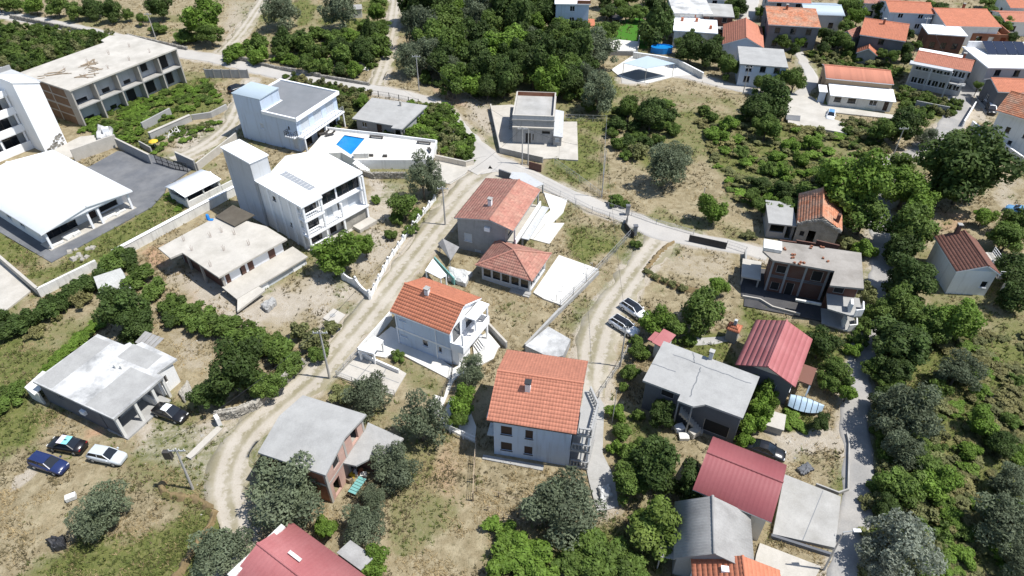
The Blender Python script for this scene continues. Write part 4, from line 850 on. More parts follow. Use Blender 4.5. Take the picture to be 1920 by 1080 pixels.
# ---- pool terrace
TZ = 1.5
P = PXs([(581, 274), (612, 243), (727, 256), (819, 268), (805, 300), (668, 300), (700, 330) if False else (668, 300), (640, 290)], TZ)
P = PXs([(572, 290), (612, 243), (727, 256), (819, 268), (805, 300), (665, 300), (640, 286)], TZ)
pool = PXs([(646, 253), (684, 259.5), (658, 290), (630, 271)], TZ)
def terrace():
    ox, oy = P[0]; L = [(p[0] - ox, p[1] - oy) for p in P]; Q = [(p[0] - ox, p[1] - oy) for p in pool]; PAVED.append(P)
    r = thing('pool_terrace', 'white paved pool terrace on a white retaining wall', 'terrace', (ox, oy, 0))
    # paving as sheets around the basin (four trapezoids to a bounding ring, then outward to the outline)
    mb = MB(); n = len(L)
    cx = sum(q[0] for q in Q) / 4; cy = sum(q[1] for q in Q) / 4; ring = [(cx + (q[0] - cx) * 1.0, cy + (q[1] - cy) * 1.0) for q in Q]
    import mathutils
    tess = mathutils.geometry.tessellate_polygon([[Vector((*p, 0)) for p in L], [Vector((*p, 0)) for p in ring[::-1]]])
    allp = L + ring[::-1]
    for t in tess:
        a, b, c_ = [allp[i] for i in t]; ar = (b[0] - a[0]) * (c_[1] - a[1]) - (c_[0] - a[0]) * (b[1] - a[1]); pts = [(*p, TZ) for p in (a, b, c_)]
        mb.face(pts if ar > 0 else pts[::-1])
    mb.build('paving', 'paving', r)
    for i in range(n):
        a, b = L[i], L[(i + 1) % n]; q = MB(); d = Vector((b[0] - a[0], b[1] - a[1])).normalized(); nn = Vector((d.y, -d.x)) * .02
        q.face([(a[0] + nn.x, a[1] + nn.y, -.3), (b[0] + nn.x, b[1] + nn.y, -.3), (b[0] + nn.x, b[1] + nn.y, TZ + .001), (a[0] + nn.x, a[1] + nn.y, TZ + .001)]); q.face([(b[0] - nn.x, b[1] - nn.y, -.3), (a[0] - nn.x, a[1] - nn.y, -.3), (a[0] - nn.x, a[1] - nn.y, TZ - .001), (b[0] - nn.x, b[1] - nn.y, TZ - .001)]); q.build('retaining_wall', 'white', r)
    for i, hh in ((1, .5), (2, .5), (3, .45)):
        a, b = L[i], L[(i + 1) % n]; MB().bar((*a, TZ + hh / 2), (*b, TZ + hh / 2), .2 + .003 * i, hh + .002 * i).build('parapet', 'white', r)
    bas = thing('swimming_pool', 'rectangular bright blue swimming pool on the white terrace', 'pool', (ox, oy, 0))
    q = MB()
    for i in range(4):
        a, b = Q[i], Q[(i + 1) % 4]; q.face([(*a, TZ), (*b, TZ), (*b, .1), (*a, .1)]); q.face([(*b, TZ), (*a, TZ), (*a, .1), (*b, .1)])
    q.face([(*p, .1) for p in Q]); q.build('basin', 'pooltile', bas)
    ar = sum(Q[i][0] * Q[(i + 1) % 4][1] - Q[(i + 1) % 4][0] * Q[i][1] for i in range(4)); MB().face([(*p, TZ - .18) for p in (Q if ar > 0 else Q[::-1])]).build('water', 'pool', bas)
terrace()
def lounger(px, py, rz, lab):
    t = thing('sun_lounger', lab, 'sun lounger', (*G(px, py, TZ), TZ), rz); MB().box(-.95, .3, -.3, .3, .28, .34).build('seat', 'framedark', t); MB().slab([(.3, -.3, .34), (.9, -.3, .75), (.9, .3, .75), (.3, .3, .34)], .06).build('backrest', 'framedark', t)
    for x in (-.8, .2):
        for y in (-.25, .25): MB().box(x - .03, x + .03, y - .03, y + .03, 0, .28).build('leg', 'iron', t)
lounger(609, 252, .5, 'dark sun lounger left of the pool nearest the house'); lounger(620, 254, .5, 'dark sun lounger left of the pool nearest the water')
for i, (px, py, ll) in enumerate([(713, 258, 'back wall'), (722, 258, 'planted shrub')]): pass
def bench(px, py, rz, lab, L=2.4):
    t = thing('terrace_bench', lab, 'bench', (*G(px, py, TZ), TZ), rz); MB().box(-L / 2, L / 2, -.25, .25, .32, .4).build('seat', 'framedark', t)
    for x in (-L / 2 + .15, L / 2 - .15): MB().box(x - .05, x + .05, -.22, .22, 0, .32).build('leg', 'iron', t)
bench(706, 259, -.2, 'dark bench behind the pool against the terrace wall'); bench(795, 270, -.2, 'dark bench at the far right of the terrace')
bench(806, 284, -1.2, 'short dark bench at the right terrace corner', 1.6)
q = MB(); q.box(-1.2, 1.2, -.4, .4, 0, .9); tag(q.build('pool_cabinet', 'offwhite', None, (*G(678, 295, TZ), TZ), .05), 'low white cabinet on the terrace front edge', 'cabinet')
for i, (x, y) in enumerate([(696, 293), (722, 294), (805, 296)]):
    t = thing('planter', ['dark planter beside the white terrace cabinet', 'dark planter at the middle of terrace front edge', 'dark planter at the right terrace corner'][i], 'planter', (*G(x, y, TZ), TZ)); MB().box(-.35, .35, -.2, .2, 0, .35).build('pot', 'framedark', t)
st = MB()
def stair_thing(pts, z0, z1, n, wd, name, label, m):
    a, b = G(*pts[0], z1), G(*pts[1], z0); d = Vector((b[0] - a[0], b[1] - a[1])); L = d.length; t = thing(name, label, 'stairs', (*a, 0), math.atan2(d.y, d.x))
    for i in range(n): MB().box(L * i / n, L * (i + 1) / n, -wd / 2, wd / 2, -.3, z1 - (z1 - z0) * i / n).build('step', m, t)
    return t
stair_thing(((664, 303), (690, 322)), .1, 1.45, 7, 1.2, 'terrace_stairs', 'white stairs down the front of the pool terrace', 'white')
pave('villa_drive', None, [(806, 318), (818, 300), (882, 310), (872, 328), (845, 345), (815, 340)], .045, 'concrete_lt')
sidewall(PXs([(816, 292), (873, 304), (888, 300)], .8), .9, .25, 'cream', 'drive_wall', 'cream wall beside the pale driveway below the pool terrace', capm='concrete_lt')
stonewall(PXs([(672, 322), (700, 330), (760, 330)], .3), .8, .35, 'stone_retaining_wall', 'low rubble wall below the pool terrace', 3)
# ---- red tiled house with pyramid annex
def red_house():
    ze = 5.3
    h = Fr((851, 407), (962, 432), (911, 334), ze); w, d = h.w, h.d
    r = h.root('red_tile_house', 'grey two-storey house with faded red tile gable roof and long balcony', 'house')
    fr_ = .62; y0 = .45
    walls(r, .25, w - 1.3, y0, d - .3, -.4, ze - .05, 'greyrender', {'F': [opn(lambda a, b: h.F(a, b, y0), (870, 436), (885, 454), 's', .25), opn(lambda a, b: h.F(a, b, y0), (890, 467), (902, 478), 's', .25)], 'R': row(.5, d - 1, 4, 1.4, 3.0, 5.0, 'G') + row(.5, d - 1, 4, 1.3, .1, 2.2, 'd')})
    gable(r, .25, w - .25, .4, d - .3, ze - .05, ze + .8, 'y', 'tile_red', .25, .4, fr_, 'greyrender', 'greylight', 'tile', .16, True, seed=3)
    c = h.L(919, 385, ze + .6); chimney(r, c[0], c[1], ze - .3, ze + 1.5, 'white', .5)
    box(r, 'balcony_slab', 'concrete_lt', w - 1.28, w + .2, y0 + .1, d - .2, 2.5, 2.7); box(r, 'parapet', 'white_clean', w + .05, w + .2, y0 + .1, d - .2, 2.7, 3.5)
    posts(r, [(w - .1, y0 + .3), (w - .1, d * .35), (w - .1, d * .65), (w - .1, d - .5)], -.3, 2.5, 'greylight', .22); posts(r, [(w - .15, y0 + .5), (w - .15, d - .6)], 2.7, ze - .2, 'greylight', .18)
    box(r, 'porch_roof', 'greylight', w + .21, w + 1.3, 2.5, d + .2, 2.3, 2.45); box(r, 'air_conditioner', 'white_clean', 4.3, 5.1, y0 - .3, y0 - .01, 4.0, 4.6)
    # annex
    a = Fr((891, 496), (998, 527), (963, 448), 2.6); w2, d2 = a.w, 6.4; t = a.root('pyramid_roof_annex', 'glazed single-storey annex with faded red pyramid tile roof', 'house')
    ap = (w2 * .5, d2 * .5, 4.0); E = [(0, 0, 2.5), (w2, 0, 2.5), (w2, d2, 2.5), (0, d2, 2.5)]
    mb = MB()
    for i in range(4): mb.face([E[i], E[(i + 1) % 4], ap])
    mb.face([(p[0], p[1], 2.4) for p in E[::-1]])
    for i in range(4): mb.face([(*E[i][:2], 2.4), (*E[(i + 1) % 4][:2], 2.4), E[(i + 1) % 4], E[i]])
    rf = mb.build('roof', 'greylight', t)
    for i in range(4): cover(rf, [E[i], E[(i + 1) % 4], ap, ap], 'tile_red', seed=20 + i); cap(rf, Vector(E[i]) + Vector((0, 0, .05)), Vector(ap) + Vector((0, 0, .05)), 'tile_red')
    walls(t, .6, w2 - .6, .6, d2 - .5, -.3, 2.4, 'greylight', {'F': row(.1, w2 - 1.3, 5, (w2 - 1.5) / 5 - .1, .45, 2.2, 'g'), 'R': row(.3, d2 - 1.4, 3, 1.4, .3, 2.15, 'w'), 'L': row(.5, d2 - 1.4, 2, 1.2, .8, 2.1, 'w')})
    for i in range(2): box(t, 'step', 'concrete', w2 * .62, w2 - .3, -.02 - i * .32, .55 - i * .575, -.3, .16 - i * .09)
    return a
red_house()
pave('red_house_terrace', None, [(985, 445), (1008, 414), (1032, 394), (1019, 360), (1064, 374), (1056, 398), (1036, 418), (1058, 418), (1030, 457)], .04, 'paving')
pave('annex_yard', None, [(1000, 548), (1048, 478), (1122, 504), (1053, 572), (1020, 560)], .06, 'paving')
fence(PXs([(1050, 576), (1122, 508), (1185, 440)]), 1.3, 'wire_fence', 'wire fence along the track side of the straw yard')
sidewall(PXs([(1046, 586), (1122, 511)], .2), .45, .25, 'concrete_gy', 'plinth_wall', 'low grey concrete plinth along the white paved yard')
for i, (x, y) in enumerate([(1053, 548), (1100, 515), (1043, 565), (1110, 505)]):
    q = MB(); q.bar((0, 0, 0), (0, 0, 1.0), .05); q.bar((0, 0, .98), (.35, 0, .98), .05); tag(q.build('tap_post', 'steel', None, (*G(x, y), .06), i), 'thin steel post standing on the white paved yard', 'post', 'posts on white yard')
for i, (a, b) in enumerate([((1176, 403), 1.6), ((1190, 440), 1.5)]):
    t = thing('gate_post', ['dark gate post at the top of the straw yard gate', 'dark gate post at the lower end of the straw yard gate'][i], 'post', (*G(*a), 0)); MB().box(-.25, .25, -.25, .25, -.2, b).build('shaft', 'greyrender', t); MB().box(-.32, .32, -.32, .32, b + .002, b + .12).build('cap', 'darkrender', t)
t = sidewall(PXs([(1177, 408), (1172, 422), (1181, 434), (1189, 441)], .5), 1.0, .1, 'iron', 'swing_gate', 'dark curved iron gate at the straw yard corner', cat='gate')
# ---- tarpaulin and small roof left of the red house
def blanket(name, label, pts, z, m, cat, seed=1, bump=.3):
    Pw = PXs(pts, z); ox, oy = Pw[0]; r = random.Random(seed); n = 10; V = []; F = []
    for i in range(n + 1):
        for j in range(n + 1):
            a, b = i / n, j / n; x = (Pw[0][0] * (1 - a) + Pw[1][0] * a) * (1 - b) + (Pw[3][0] * (1 - a) + Pw[2][0] * a) * b; y = (Pw[0][1] * (1 - a) + Pw[1][1] * a) * (1 - b) + (Pw[3][1] * (1 - a) + Pw[2][1] * a) * b
            e = 0 if i in (0, n) or j in (0, n) else 1; V.append((x - ox + r.uniform(-.08, .08), y - oy + r.uniform(-.08, .08), z + e * bump * (.5 + .5 * math.sin(a * 9 + seed) * math.cos(b * 7)) + r.uniform(0, .1)))
    V2 = [(x, y, -.1) for x, y, z_ in V]
    for i in range(n):
        for j in range(n): F.append((i * (n + 1) + j, (i + 1) * (n + 1) + j, (i + 1) * (n + 1) + j + 1, i * (n + 1) + j + 1))
    mb = MB(); k = len(V); mb._a(V, F)
    ed = [(0, j) for j in range(n)] ; 
    for j in range(n):
        for (i0, j0, i1, j1) in ((0, j, 0, j + 1), (n, j + 1, n, j), (j + 1, 0, j, 0), (j, n, j + 1, n)):
            p, q_ = V[i0 * (n + 1) + j0], V[i1 * (n + 1) + j1]; mb.face([p, q_, (q_[0], q_[1], -.1), (p[0], p[1], -.1)])
    PAVED.append(Pw); return tag(mb.build(name, m, None, (ox, oy, 0)), label, cat)
blanket('tarpaulin', 'crumpled grey tarpaulin over materials beside the red house', [(842, 500), (885, 510), (872, 532), (840, 520)], .5, 'tarp', 'tarpaulin', 2)
q = Fr((822, 470), (858, 462), (842, 486), 1.6); r = q.root('lean_to', 'pale sheet lean-to roof beside the dirt lane and the red house', 'shelter', pave=False)
MB().slab([(*q.L(x, y, z), z) for x, y, z in ((821, 456, 1.2), (845, 488, 1.2), (861, 463, 2.0), (830, 447, 2.0))][::-1], .08).build('roof', 'sheet_grey', r); posts(r, [q.L(824, 458, 1.2), q.L(843, 484, 1.2)], -.2, 1.15, 'polewood', .1)
# small walled structure at the top of the red house
q = Fr((955, 330), (1018, 352), (985, 318), .9); r = q.root('gate_structure', 'small roofed gate structure at the lane behind the red house', 'structure', pave=False)
MB().slab([(*q.L(x, y, 1.5), 1.5) for x, y in ((955, 333), (1002, 352), (1020, 345), (985, 324), (960, 322))], .12).build('roof', 'greylight', r); wall(r, q.L(935, 330), 0, 3.2, -.2, 1.2, 'darkrender'); posts(r, [q.L(1003, 352, 1.4), q.L(1018, 346, 1.4), q.L(986, 326, 1.4)], -.2, 1.4, 'greyrender', .2)
# ---- white house with orange roof
def white_house():
    ze, zr = 5.4, 6.9
    h = Fr((729, 580), (843, 624), (801, 515), (ze, ze, ze + .4)); w, d = h.w, h.d
    r = h.root('orange_roof_white_house', 'white two-storey house with orange tile roof and corner balcony', 'house')
    x0, x1, y0, y1 = .4, w - .3, .35, d - .3; f = lambda a, b: h.F(a, b, y0)
    walls(r, x0, x1, y0, y1, -.4, ze - .1, {'F': 'bluewhite', '*': 'white_clean'}, {'F': [opn(f, (748, 595), (761, 605), 's', x0), opn(f, (751, 625), (764, 634), 's', x0), opn(f, (791, 636), (803, 652), 'w', x0), opn(f, (821, 649), (829, 663), 'w', x0)], 'R': [(.6, 2.2, 2.7, 4.9, 'G'), (3.4, 5.4, 2.7, 4.9, 'G'), (4.6, 5.6, 0, 2.1, 'D')]})  # front in blue tone: shade of this white wall put into its colour
    box(r, 'string_course', 'white', x0 - .05, x1 + .05, y0 - .06, y0 - .005, 2.35, 2.6)
    for u in (.55, x1 - 1.9): box(r, 'drainpipe', 'white_clean', u, u + .09, y0 - .1, y0 - .01, -.3, 5.2)
    rf = gable(r, x0, x1, y0, y1, ze - .1, zr, 'x', 'tile_orange', .3, .35, .46, 'white_clean', 'white_clean', 'tile', .2, True, seed=8)
    c = h.L(801, 548, 7.0); chimney(r, c[0], c[1], 6.2, 7.4, 'white', .5)
    box(r, 'balcony_slab', 'white_clean', x1 + .005, x1 + 1.7, y0 + .02, y1 - .4, 2.35, 2.6); q = MB(); q.box(x1 + 1.55, x1 + 1.72, y0 - .02, y1 - .4, 2.6, 3.5); q.box(x1 + .01, x1 + 1.548, y0 + .0, y0 + .16, 2.6, 3.5); q.box(x1 + .01, x1 + 1.548, y1 - .56, y1 - .402, 2.6, 3.5); q.build('balcony_parapet', 'white_clean', r)
    posts(r, [(x1 + 1.55, y0 + .2), (x1 + 1.55, y1 - .6), (x1 + 1.55, y0 + 3.0)], 2.6, ze - .2, 'white_clean', .18); posts(r, [(x1 + 1.5, y1 - .7)], -.3, 2.35, 'white_clean', .22)
    box(r, 'balcony_room', 'white_clean', x1 + .005, x1 + .9, y0 + .18, y0 + 2.6, -.3, 2.33)
    box(r, 'balcony_roof', 'white_clean', x1 + .32, x1 + 1.7, y0 + 2.8, y1 - .3, ze - .3, ze - .12)
    t = thing('balcony_table', 'small white table on the white house balcony', 'table', (*h.W(x1 + .9, y0 + 3.6), 2.6)); MB().cyl((0, 0, .68), (0, 0, .72), .4).build('table_top', 'white_clean', t); MB().cyl((0, 0, 0), (0, 0, .68), .05).build('leg', 'steel', t)
    return h
wh = white_house()
pave('white_house_paving', None, [(672, 662), (733, 612), (760, 625), (850, 690), (935, 650), (925, 672), (845, 712), (745, 660), (722, 670)], .07, 'paving')
pave('white_house_path', None, [(845, 700), (870, 690), (850, 715), (822, 780), (800, 770), (815, 740), (832, 745)], .055, 'paving')
pave('side_terrace', None, [(885, 640), (915, 622), (938, 650), (890, 672)], .09, 'paving')
pave('driveway', None, [(632, 705), (672, 665), (745, 690), (762, 700), (738, 740), (690, 725)], .035, 'concrete_lt')
sidewall(PXs([(672, 657), (733, 588)], .8), 1.2, .2, 'white', 'front_wall', 'white wall between dirt lane and white house')
sidewall(PXs([(672, 660), (720, 682), (748, 694)], .5), .6, .2, 'white', 'step_wall', 'low white wall between driveway and garden of white house')
q = Fr((676, 655), (722, 668), (695, 632), 1.6); rt = q.root('gate_canopy', 'white flat canopy over the gate of the white house', 'canopy', pave=False); MB().slab([(*q.L(x, y, 1.9), 1.9) for x, y in ((671, 655), (700, 663), (719, 638), (702, 630))], .15).build('roof', 'white_clean', rt); posts(rt, [q.L(674, 654, 1.85), q.L(700, 661, 1.85), q.L(716, 639, 1.85)], -.2, 1.75, 'white_clean', .2)
q = Fr((800, 512), (838, 522), (822, 488), 1.8); rt = q.root('carport', 'white pitched carport roof behind the orange roof white house', 'shelter', pave=False); MB().slab([(*q.L(x, y, 2.0), z) for x, y, z in ((797, 507, 2.0), (826, 522, 2.0), (838, 518, 2.2), (812, 487, 2.2))], .1).build('roof', 'white_metal', rt); posts(rt, [q.L(799, 508, 2), q.L(826, 521, 2), q.L(836, 517, 2), q.L(812, 489, 2)], -.2, 1.85, 'white_clean', .14)
sidewall(PXs([(905, 600), (950, 648)], .4), .9, .2, 'concrete_gy', 'garden_wall', 'grey garden wall right of the white house terrace', capm='concrete_lt')
sidewall(PXs([(815, 488), (852, 528)], .4), 1.0, .15, 'teal', 'green_wall', 'greenish low wall between white house and red house')
fence(PXs([(632, 708), (672, 664)]), 1.0, 'driveway_rail', 'low fence at the lane side of the driveway', 1.2)
fence(PXs([(632, 706), (690, 728), (740, 742)]), .9, 'driveway_fence', 'thin fence on the lower side of the driveway', 1.5)
# outdoor stairs and clutter of the white house
stair_thing(((905, 640), (893, 655)), .1, 1.0, 4, 1.4, 'terrace_steps', 'white steps beside the white house balcony', 'white')
for i, (x, y) in enumerate([(892, 628), (900, 634), (886, 634)]):
    t = thing('garden_chair', ['white garden chair under the balcony nearest the wall', 'white garden chair under the balcony nearest the steps', 'white garden chair under the balcony nearest the house'][i], 'chair', (*G(x, y, .1), .1), i * 1.3); MB().box(-.25, .25, -.25, .25, .4, .45).build('seat', 'white_clean', t); MB().box(-.25, .25, .22, .27, .45, .9).build('backrest', 'white_clean', t)
    for a in (-.22, .22):
        for b in (-.22, .22): MB().box(a - .02, a + .02, b - .02, b + .02, 0, .4).build('leg', 'white_clean', t)
# ---- big orange roof house
def big_house():
    ze, zr = 6.0, 7.6
    h = Fr((915, 787), (1085, 814), (951, 654), (ze, ze, ze)); w, d = h.w, h.d
    r = h.root('big_orange_roof_house', 'large white two-storey house with wide orange tile roof and balustrade balconies', 'house')
    x0, x1, y0, y1 = .35, w - .7, .7, d - .5; f = lambda a, b: h.F(a, b, y0)
    walls(r, x0, x1, y0, y1, -.4, ze, 'bluewhite', {'F': [opn(f, (939, 798), (960, 817), 'b', x0), opn(f, (985, 806), (999, 824), 'b', x0), opn(f, (939, 828), (960, 846), 'b', x0), opn(f, (983, 836), (998, 853), 'b', x0)], 'R': [(.4, 1.6, 2.9, 5.2, 'b'), (2.6, 4.4, 2.9, 5.2, 'b'), (.4, 1.6, 0, 2.2, 'b'), (2.6, 4.4, .0, 2.2, 'b')], 'L': row(1, d - 2, 2, 1.2, 3.6, 5, 'b')})  # white walls tinted blue to carry the shade of the front
    gable(r, x0 - .1, x1 + .1, y0, y1, ze, zr, 'x', 'tile_salmon', .4, .6, .5, 'bluewhite', 'framedark', 'tile', .14, True, seed=12)
    c = h.L(990, 724, 7.6); chimney(r, c[0], c[1], 6.4, 8.0, 'white', .5, 'iron')
    # balconies wrapping the right front corner
    for z in (0.2, 2.8):
        Pb = [(x1 + .01, y0 - .2), (x1 + 1.9, y0 - .2), (x1 + 2.2, y0 + 3.2), (x1 + 1.2, y0 + 5.4), (x1 + .01, y0 + 5.4)]
        slabroof(r, Pb, z, .2, 'concrete_gy', 'balcony_slab'); balustrade(r, [(x1 + .15, y0 - .1), (x1 + 1.8, y0 - .1), (x1 + 2.1, y0 + 3.2), (x1 + 1.15, y0 + 5.2)], z, m='concrete_gy')
        box(r, 'balcony_divider', 'white', x1 + 1.0, x1 + 1.12, y0 + .0, y0 + .8, z, z + 2.2)
    Pb = [(x1 + .55, y0 - .2), (x1 + 1.9, y0 - .2), (x1 + 2.2, y0 + 3.2), (x1 + 1.2, y0 + 5.4), (x1 + .55, y0 + 5.4)]
    slabroof(r, Pb, 5.25, .2, 'concrete_gy', 'balcony_roof'); balustrade(r, [(x1 + .7, y0 - .1), (x1 + 1.8, y0 - .1), (x1 + 2.1, y0 + 3.2), (x1 + 1.15, y0 + 5.2)], 5.25, m='concrete_gy')
    posts(r, [(x1 + 1.7, y0 + .0), (x1 + 2.0, y0 + 3.1)], .2, 5.05, 'white_clean', .2)
    for z in (3.0, .3): box(r, 'side_canopy', 'offwhite', x0 - 1.0, x0 - .01, y0 + 1.2, y0 + 2.8, z + .8, z + .9)
big_house()
pave('concrete_footpath', None, [(1100, 880), (1122, 740), (1133, 760), (1130, 850), (1152, 895), (1160, 950), (1120, 960), (1105, 905)], .03, 'concrete')
pave('house_apron', None, [(906, 852), (1020, 872), (1018, 882), (904, 860)], .03, 'concrete_gy')
fence(PXs([(893, 832), (890, 870), (887, 937)]), 1.1, 'wooden_fence', 'weathered wooden rail fence left of the big orange roof house', 1.6, 'wood', 3, False, .06)
fence(PXs([(893, 920), (935, 930), (990, 948)]), .6, 'plot_edging', 'low wooden edging in the dry garden below the big house', 2.0, 'wood', 1, False, .05)
fence(PXs([(915, 955), (985, 985)]), .5, 'garden_edging', 'thin wooden edging at the foot of the dry garden', 2.0, 'wood', 1, False, .05)
fence(PXs([(812, 778), (847, 710), (850, 690)]), 1.0, 'iron_fence', 'dark iron fence left of the fenced white yard', 1.2, 'iron', 2, True, .03)
fence(PXs([(820, 800), (893, 832)]), 1.1, 'white_fence', 'white fence at the lower side of the fenced white yard', 1.2, 'white_clean', 2, True, .04)
pave('fenced_yard', None, [(822, 795), (845, 745), (870, 740), (893, 800), (890, 828)], .03, 'paving')
pave('well_cover', None, [(605, 596), (625, 578), (648, 590), (630, 610)], .12, 'concrete_lt'); q = MB(); q.cyl((0, 0, 0), (0, 0, .06), .35, n=16); tag(q.build('manhole_lid', 'concrete_gy', None, (*G(624, 593), .122)), 'round lid on the square concrete well cover', 'lid')
h = Fr((994, 665), (1040, 690), (1045, 612), .9); 
cb = PXs([(985, 648), (1028, 612), (1070, 636), (1056, 666), (1035, 672)], 1.1); tag(MB().prism([(p[0] - cb[0][0], p[1] - cb[0][1]) for p in cb], -.3, 1.1).build('water_tank', 'concrete_wh', None, (*cb[0], 0)), 'low white concrete box tank behind the big orange roof', 'tank'); PAVED.append(cb)
sidewall(PXs([(985, 648), (1050, 580)], .3), .5, .3, 'concrete_gy', 'track_wall', 'long grey wall between straw garden and dirt track')
# ================================================================== right
def slab_house():
    Z = 4.6
    h = Fr((1205, 713), (1393, 784), (1244, 639), Z); w, d = h.w, h.d
    r = h.root('cracked_slab_house', 'dark grey two-storey house with cracked flat concrete roof', 'house')
    slabroof(r, [(0, 0), (4.0, 0), (4.0, -.9), (5.6, -.9), (6.6, -.05), (w, 0), (w + .15, d - .3), (0, d)], Z, .24, 'concrete_gy')
    y0 = .5; f = lambda a, b: h.F(a, b, y0)
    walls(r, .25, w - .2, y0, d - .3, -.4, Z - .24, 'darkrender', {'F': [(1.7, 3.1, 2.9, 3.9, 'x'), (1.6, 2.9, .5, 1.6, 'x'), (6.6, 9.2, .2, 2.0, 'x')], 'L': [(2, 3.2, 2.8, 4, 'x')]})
    posts(r, [(5.5, -.7), (4.1, -.7)], -.3, Z - .24, 'greyrender', .14); chimney(r, *h.L(1332, 672, Z), Z - .02, Z + .9, 'greylight', .4)
    rr = random.Random(5)          # felt strips sealing the cracks
    def strip(p, q_, n=14):
        a, b = Vector(h.L(*p, Z)), Vector(h.L(*q_, Z)); prev = a; q = MB()
        for i in range(1, n + 1):
            c = a.lerp(b, i / n) + Vector((rr.uniform(-.08, .08), rr.uniform(-.08, .08))); q.bar((prev.x, prev.y, Z + .012), (c.x, c.y, Z + .012), .10, .012); prev = c
        q.build('sealing_strip', 'roofgrey', r)
    strip((1262, 665), (1410, 720)); strip((1314, 689), (1294, 744)); strip((1299, 661), (1303, 680), 6); strip((1222, 682), (1268, 698), 6)
    st = thing('outside_stair', 'steep pale stair in front of the cracked slab house', 'stairs', (*G(1318, 810, 0), 0), math.atan2(G(1275, 768, 2.4)[1] - G(1318, 810)[1], G(1275, 768, 2.4)[0] - G(1318, 810)[0]))
    L = math.dist(G(1275, 768, 2.4), G(1318, 810))
    for i in range(10): MB().box(L * i / 10, L * (i + 1) / 10, -.45, .45, 2.4 * i / 10 - .12, 2.4 * (i + 1) / 10).build('step', 'concrete_lt', st)
    MB().bar((0, -.45, .9), (L, -.45, 3.3), .05).build('handrail', 'white_clean', st)
slab_house()
def pink_house():
    ze, zr = 3.6, 4.8
    h = Fr((1381, 681), (1491, 722), (1404, 596), ze); w, d = h.w, h.d
    r = h.root('pink_red_roof_house', 'small house with faded pinkish red tile-pattern sheet roof', 'house')
    walls(r, .3, w - .3, .4, d - .2, -.4, ze, {'F': 'darkrender', 'R': 'cream', '*': 'cream'}, {'F': [(1, 2, 1, 2.2, 'w'), (3.2, 4.2, 1, 2.2, 'w')], 'R': row(.5, d - 1, 3, 1.1, 1.0, 2.2, 'w')})
    gable(r, .3, w - .3, .4, d - .2, ze, zr, 'y', 'sheet_red', .4, .5, .5, 'cream', 'sheet_red', 'tilesheet', .12, True, seed=30)
    box(r, 'lean_to_roof', 'tile_brown', w + .15, w + 1.5, 2.2, 5.0, 2.2, 2.32); posts(r, [(w + 1.4, 2.3), (w + 1.4, 4.9)], -.3, 2.2, 'white_clean', .16)
    c = h.L(1391, 600, 3.4); q = thing('garden_oven', 'small brick oven with tiled cap and chimney by the pink roof house', 'oven', (*h.W(c[0] - .6, c[1] + .2), 0), h.a); MB().box(-.9, .9, -.9, .9, -.2, 2.2).build('body', 'greyrender', q)
    ap = (0, 0, 3.0); E = [(-1.1, -1.1, 2.2), (1.1, -1.1, 2.2), (1.1, 1.1, 2.2), (-1.1, 1.1, 2.2)]; mb = MB()
    for i in range(4): mb.face([E[i], E[(i + 1) % 4], ap])
    mb.face(E[::-1]); rf = mb.build('roof', 'tile_orange', q)
    for i in range(4): cover(rf, [E[i], E[(i + 1) % 4], ap, ap], 'tile_orange', seed=50 + i)
    MB().box(-.25, .25, -.25, .25, 2.5, 3.7).build('chimney', 'greylight', q); q.scale = (.72, .72, .8)
    s = Fr((1226, 640), (1245, 650), (1238, 618), 2.4); t = s.root('pink_shed', 'tiny shed with pink-red roof behind the cracked slab house', 'shed'); walls(t, .1, s.w - .1, .1, s.d - .1, -.2, 2.2, 'offwhite'); MB().slab([(-.15, -.15, 2.3), (s.w + .15, -.15, 2.3), (s.w + .15, s.d + .2, 2.6), (-.15, s.d + .2, 2.6)], .1).build('roof', 'sheet_red', t)
    q2 = MB(); q2.slab([(-.9, .2, 2.0), (-.17, .2, 2.1), (-.17, 1.8, 2.2), (-.9, 1.8, 2.1)], .06); q2.build('lean_to_roof', 'sheet_red', t)
pink_house()
def dark_red():
    Z = 3.9
    h = Fr((1299, 917), (1447, 979), (1327, 813), Z); w, d = h.w, h.d
    r = h.root('dark_red_roof_house', 'house with smooth dark red sheet roof beside the concrete yard', 'house')
    walls(r, .4, w - .4, .4, d - .4, -.4, Z - .05, 'cream', {'F': row(.5, w - 1.5, 3, 1.1, 1.0, 2.2, 'w'), 'L': row(.5, d - 1.5, 2, 1.1, 1.0, 2.2, 'w'), 'R': row(.5, d - 1.5, 2, 1.1, 1.0, 2.2, 'w')})
    gable(r, .35, w - .35, .4, d - .4, Z - .02, Z + .5, 'x', 'sheet_darkred', .35, .4, .63, 'cream', 'offwhite', 'rib', .12, True)
dark_red()
pave('concrete_yard', None, [(1471, 889), (1577, 931), (1566, 1027), (1449, 1001)], .35, 'concrete', zpx=.35)
sidewall(PXs([(1530, 908), (1572, 924), (1590, 918), (1592, 830), (1588, 812)], .2), .35, .14, 'concrete', 'verge_wall', 'low curved wall between sandy plot and narrow road')
sidewall(PXs([(1446, 1004), (1560, 1040)], .2), .33, .25, 'darkrender', 'yard_step', 'dark step along the lower side of the concrete yard')
pave('lower_yard', None, [(1418, 1040), (1425, 1018), (1540, 1062), (1525, 1090), (1410, 1090)], .06, 'concrete_lt')
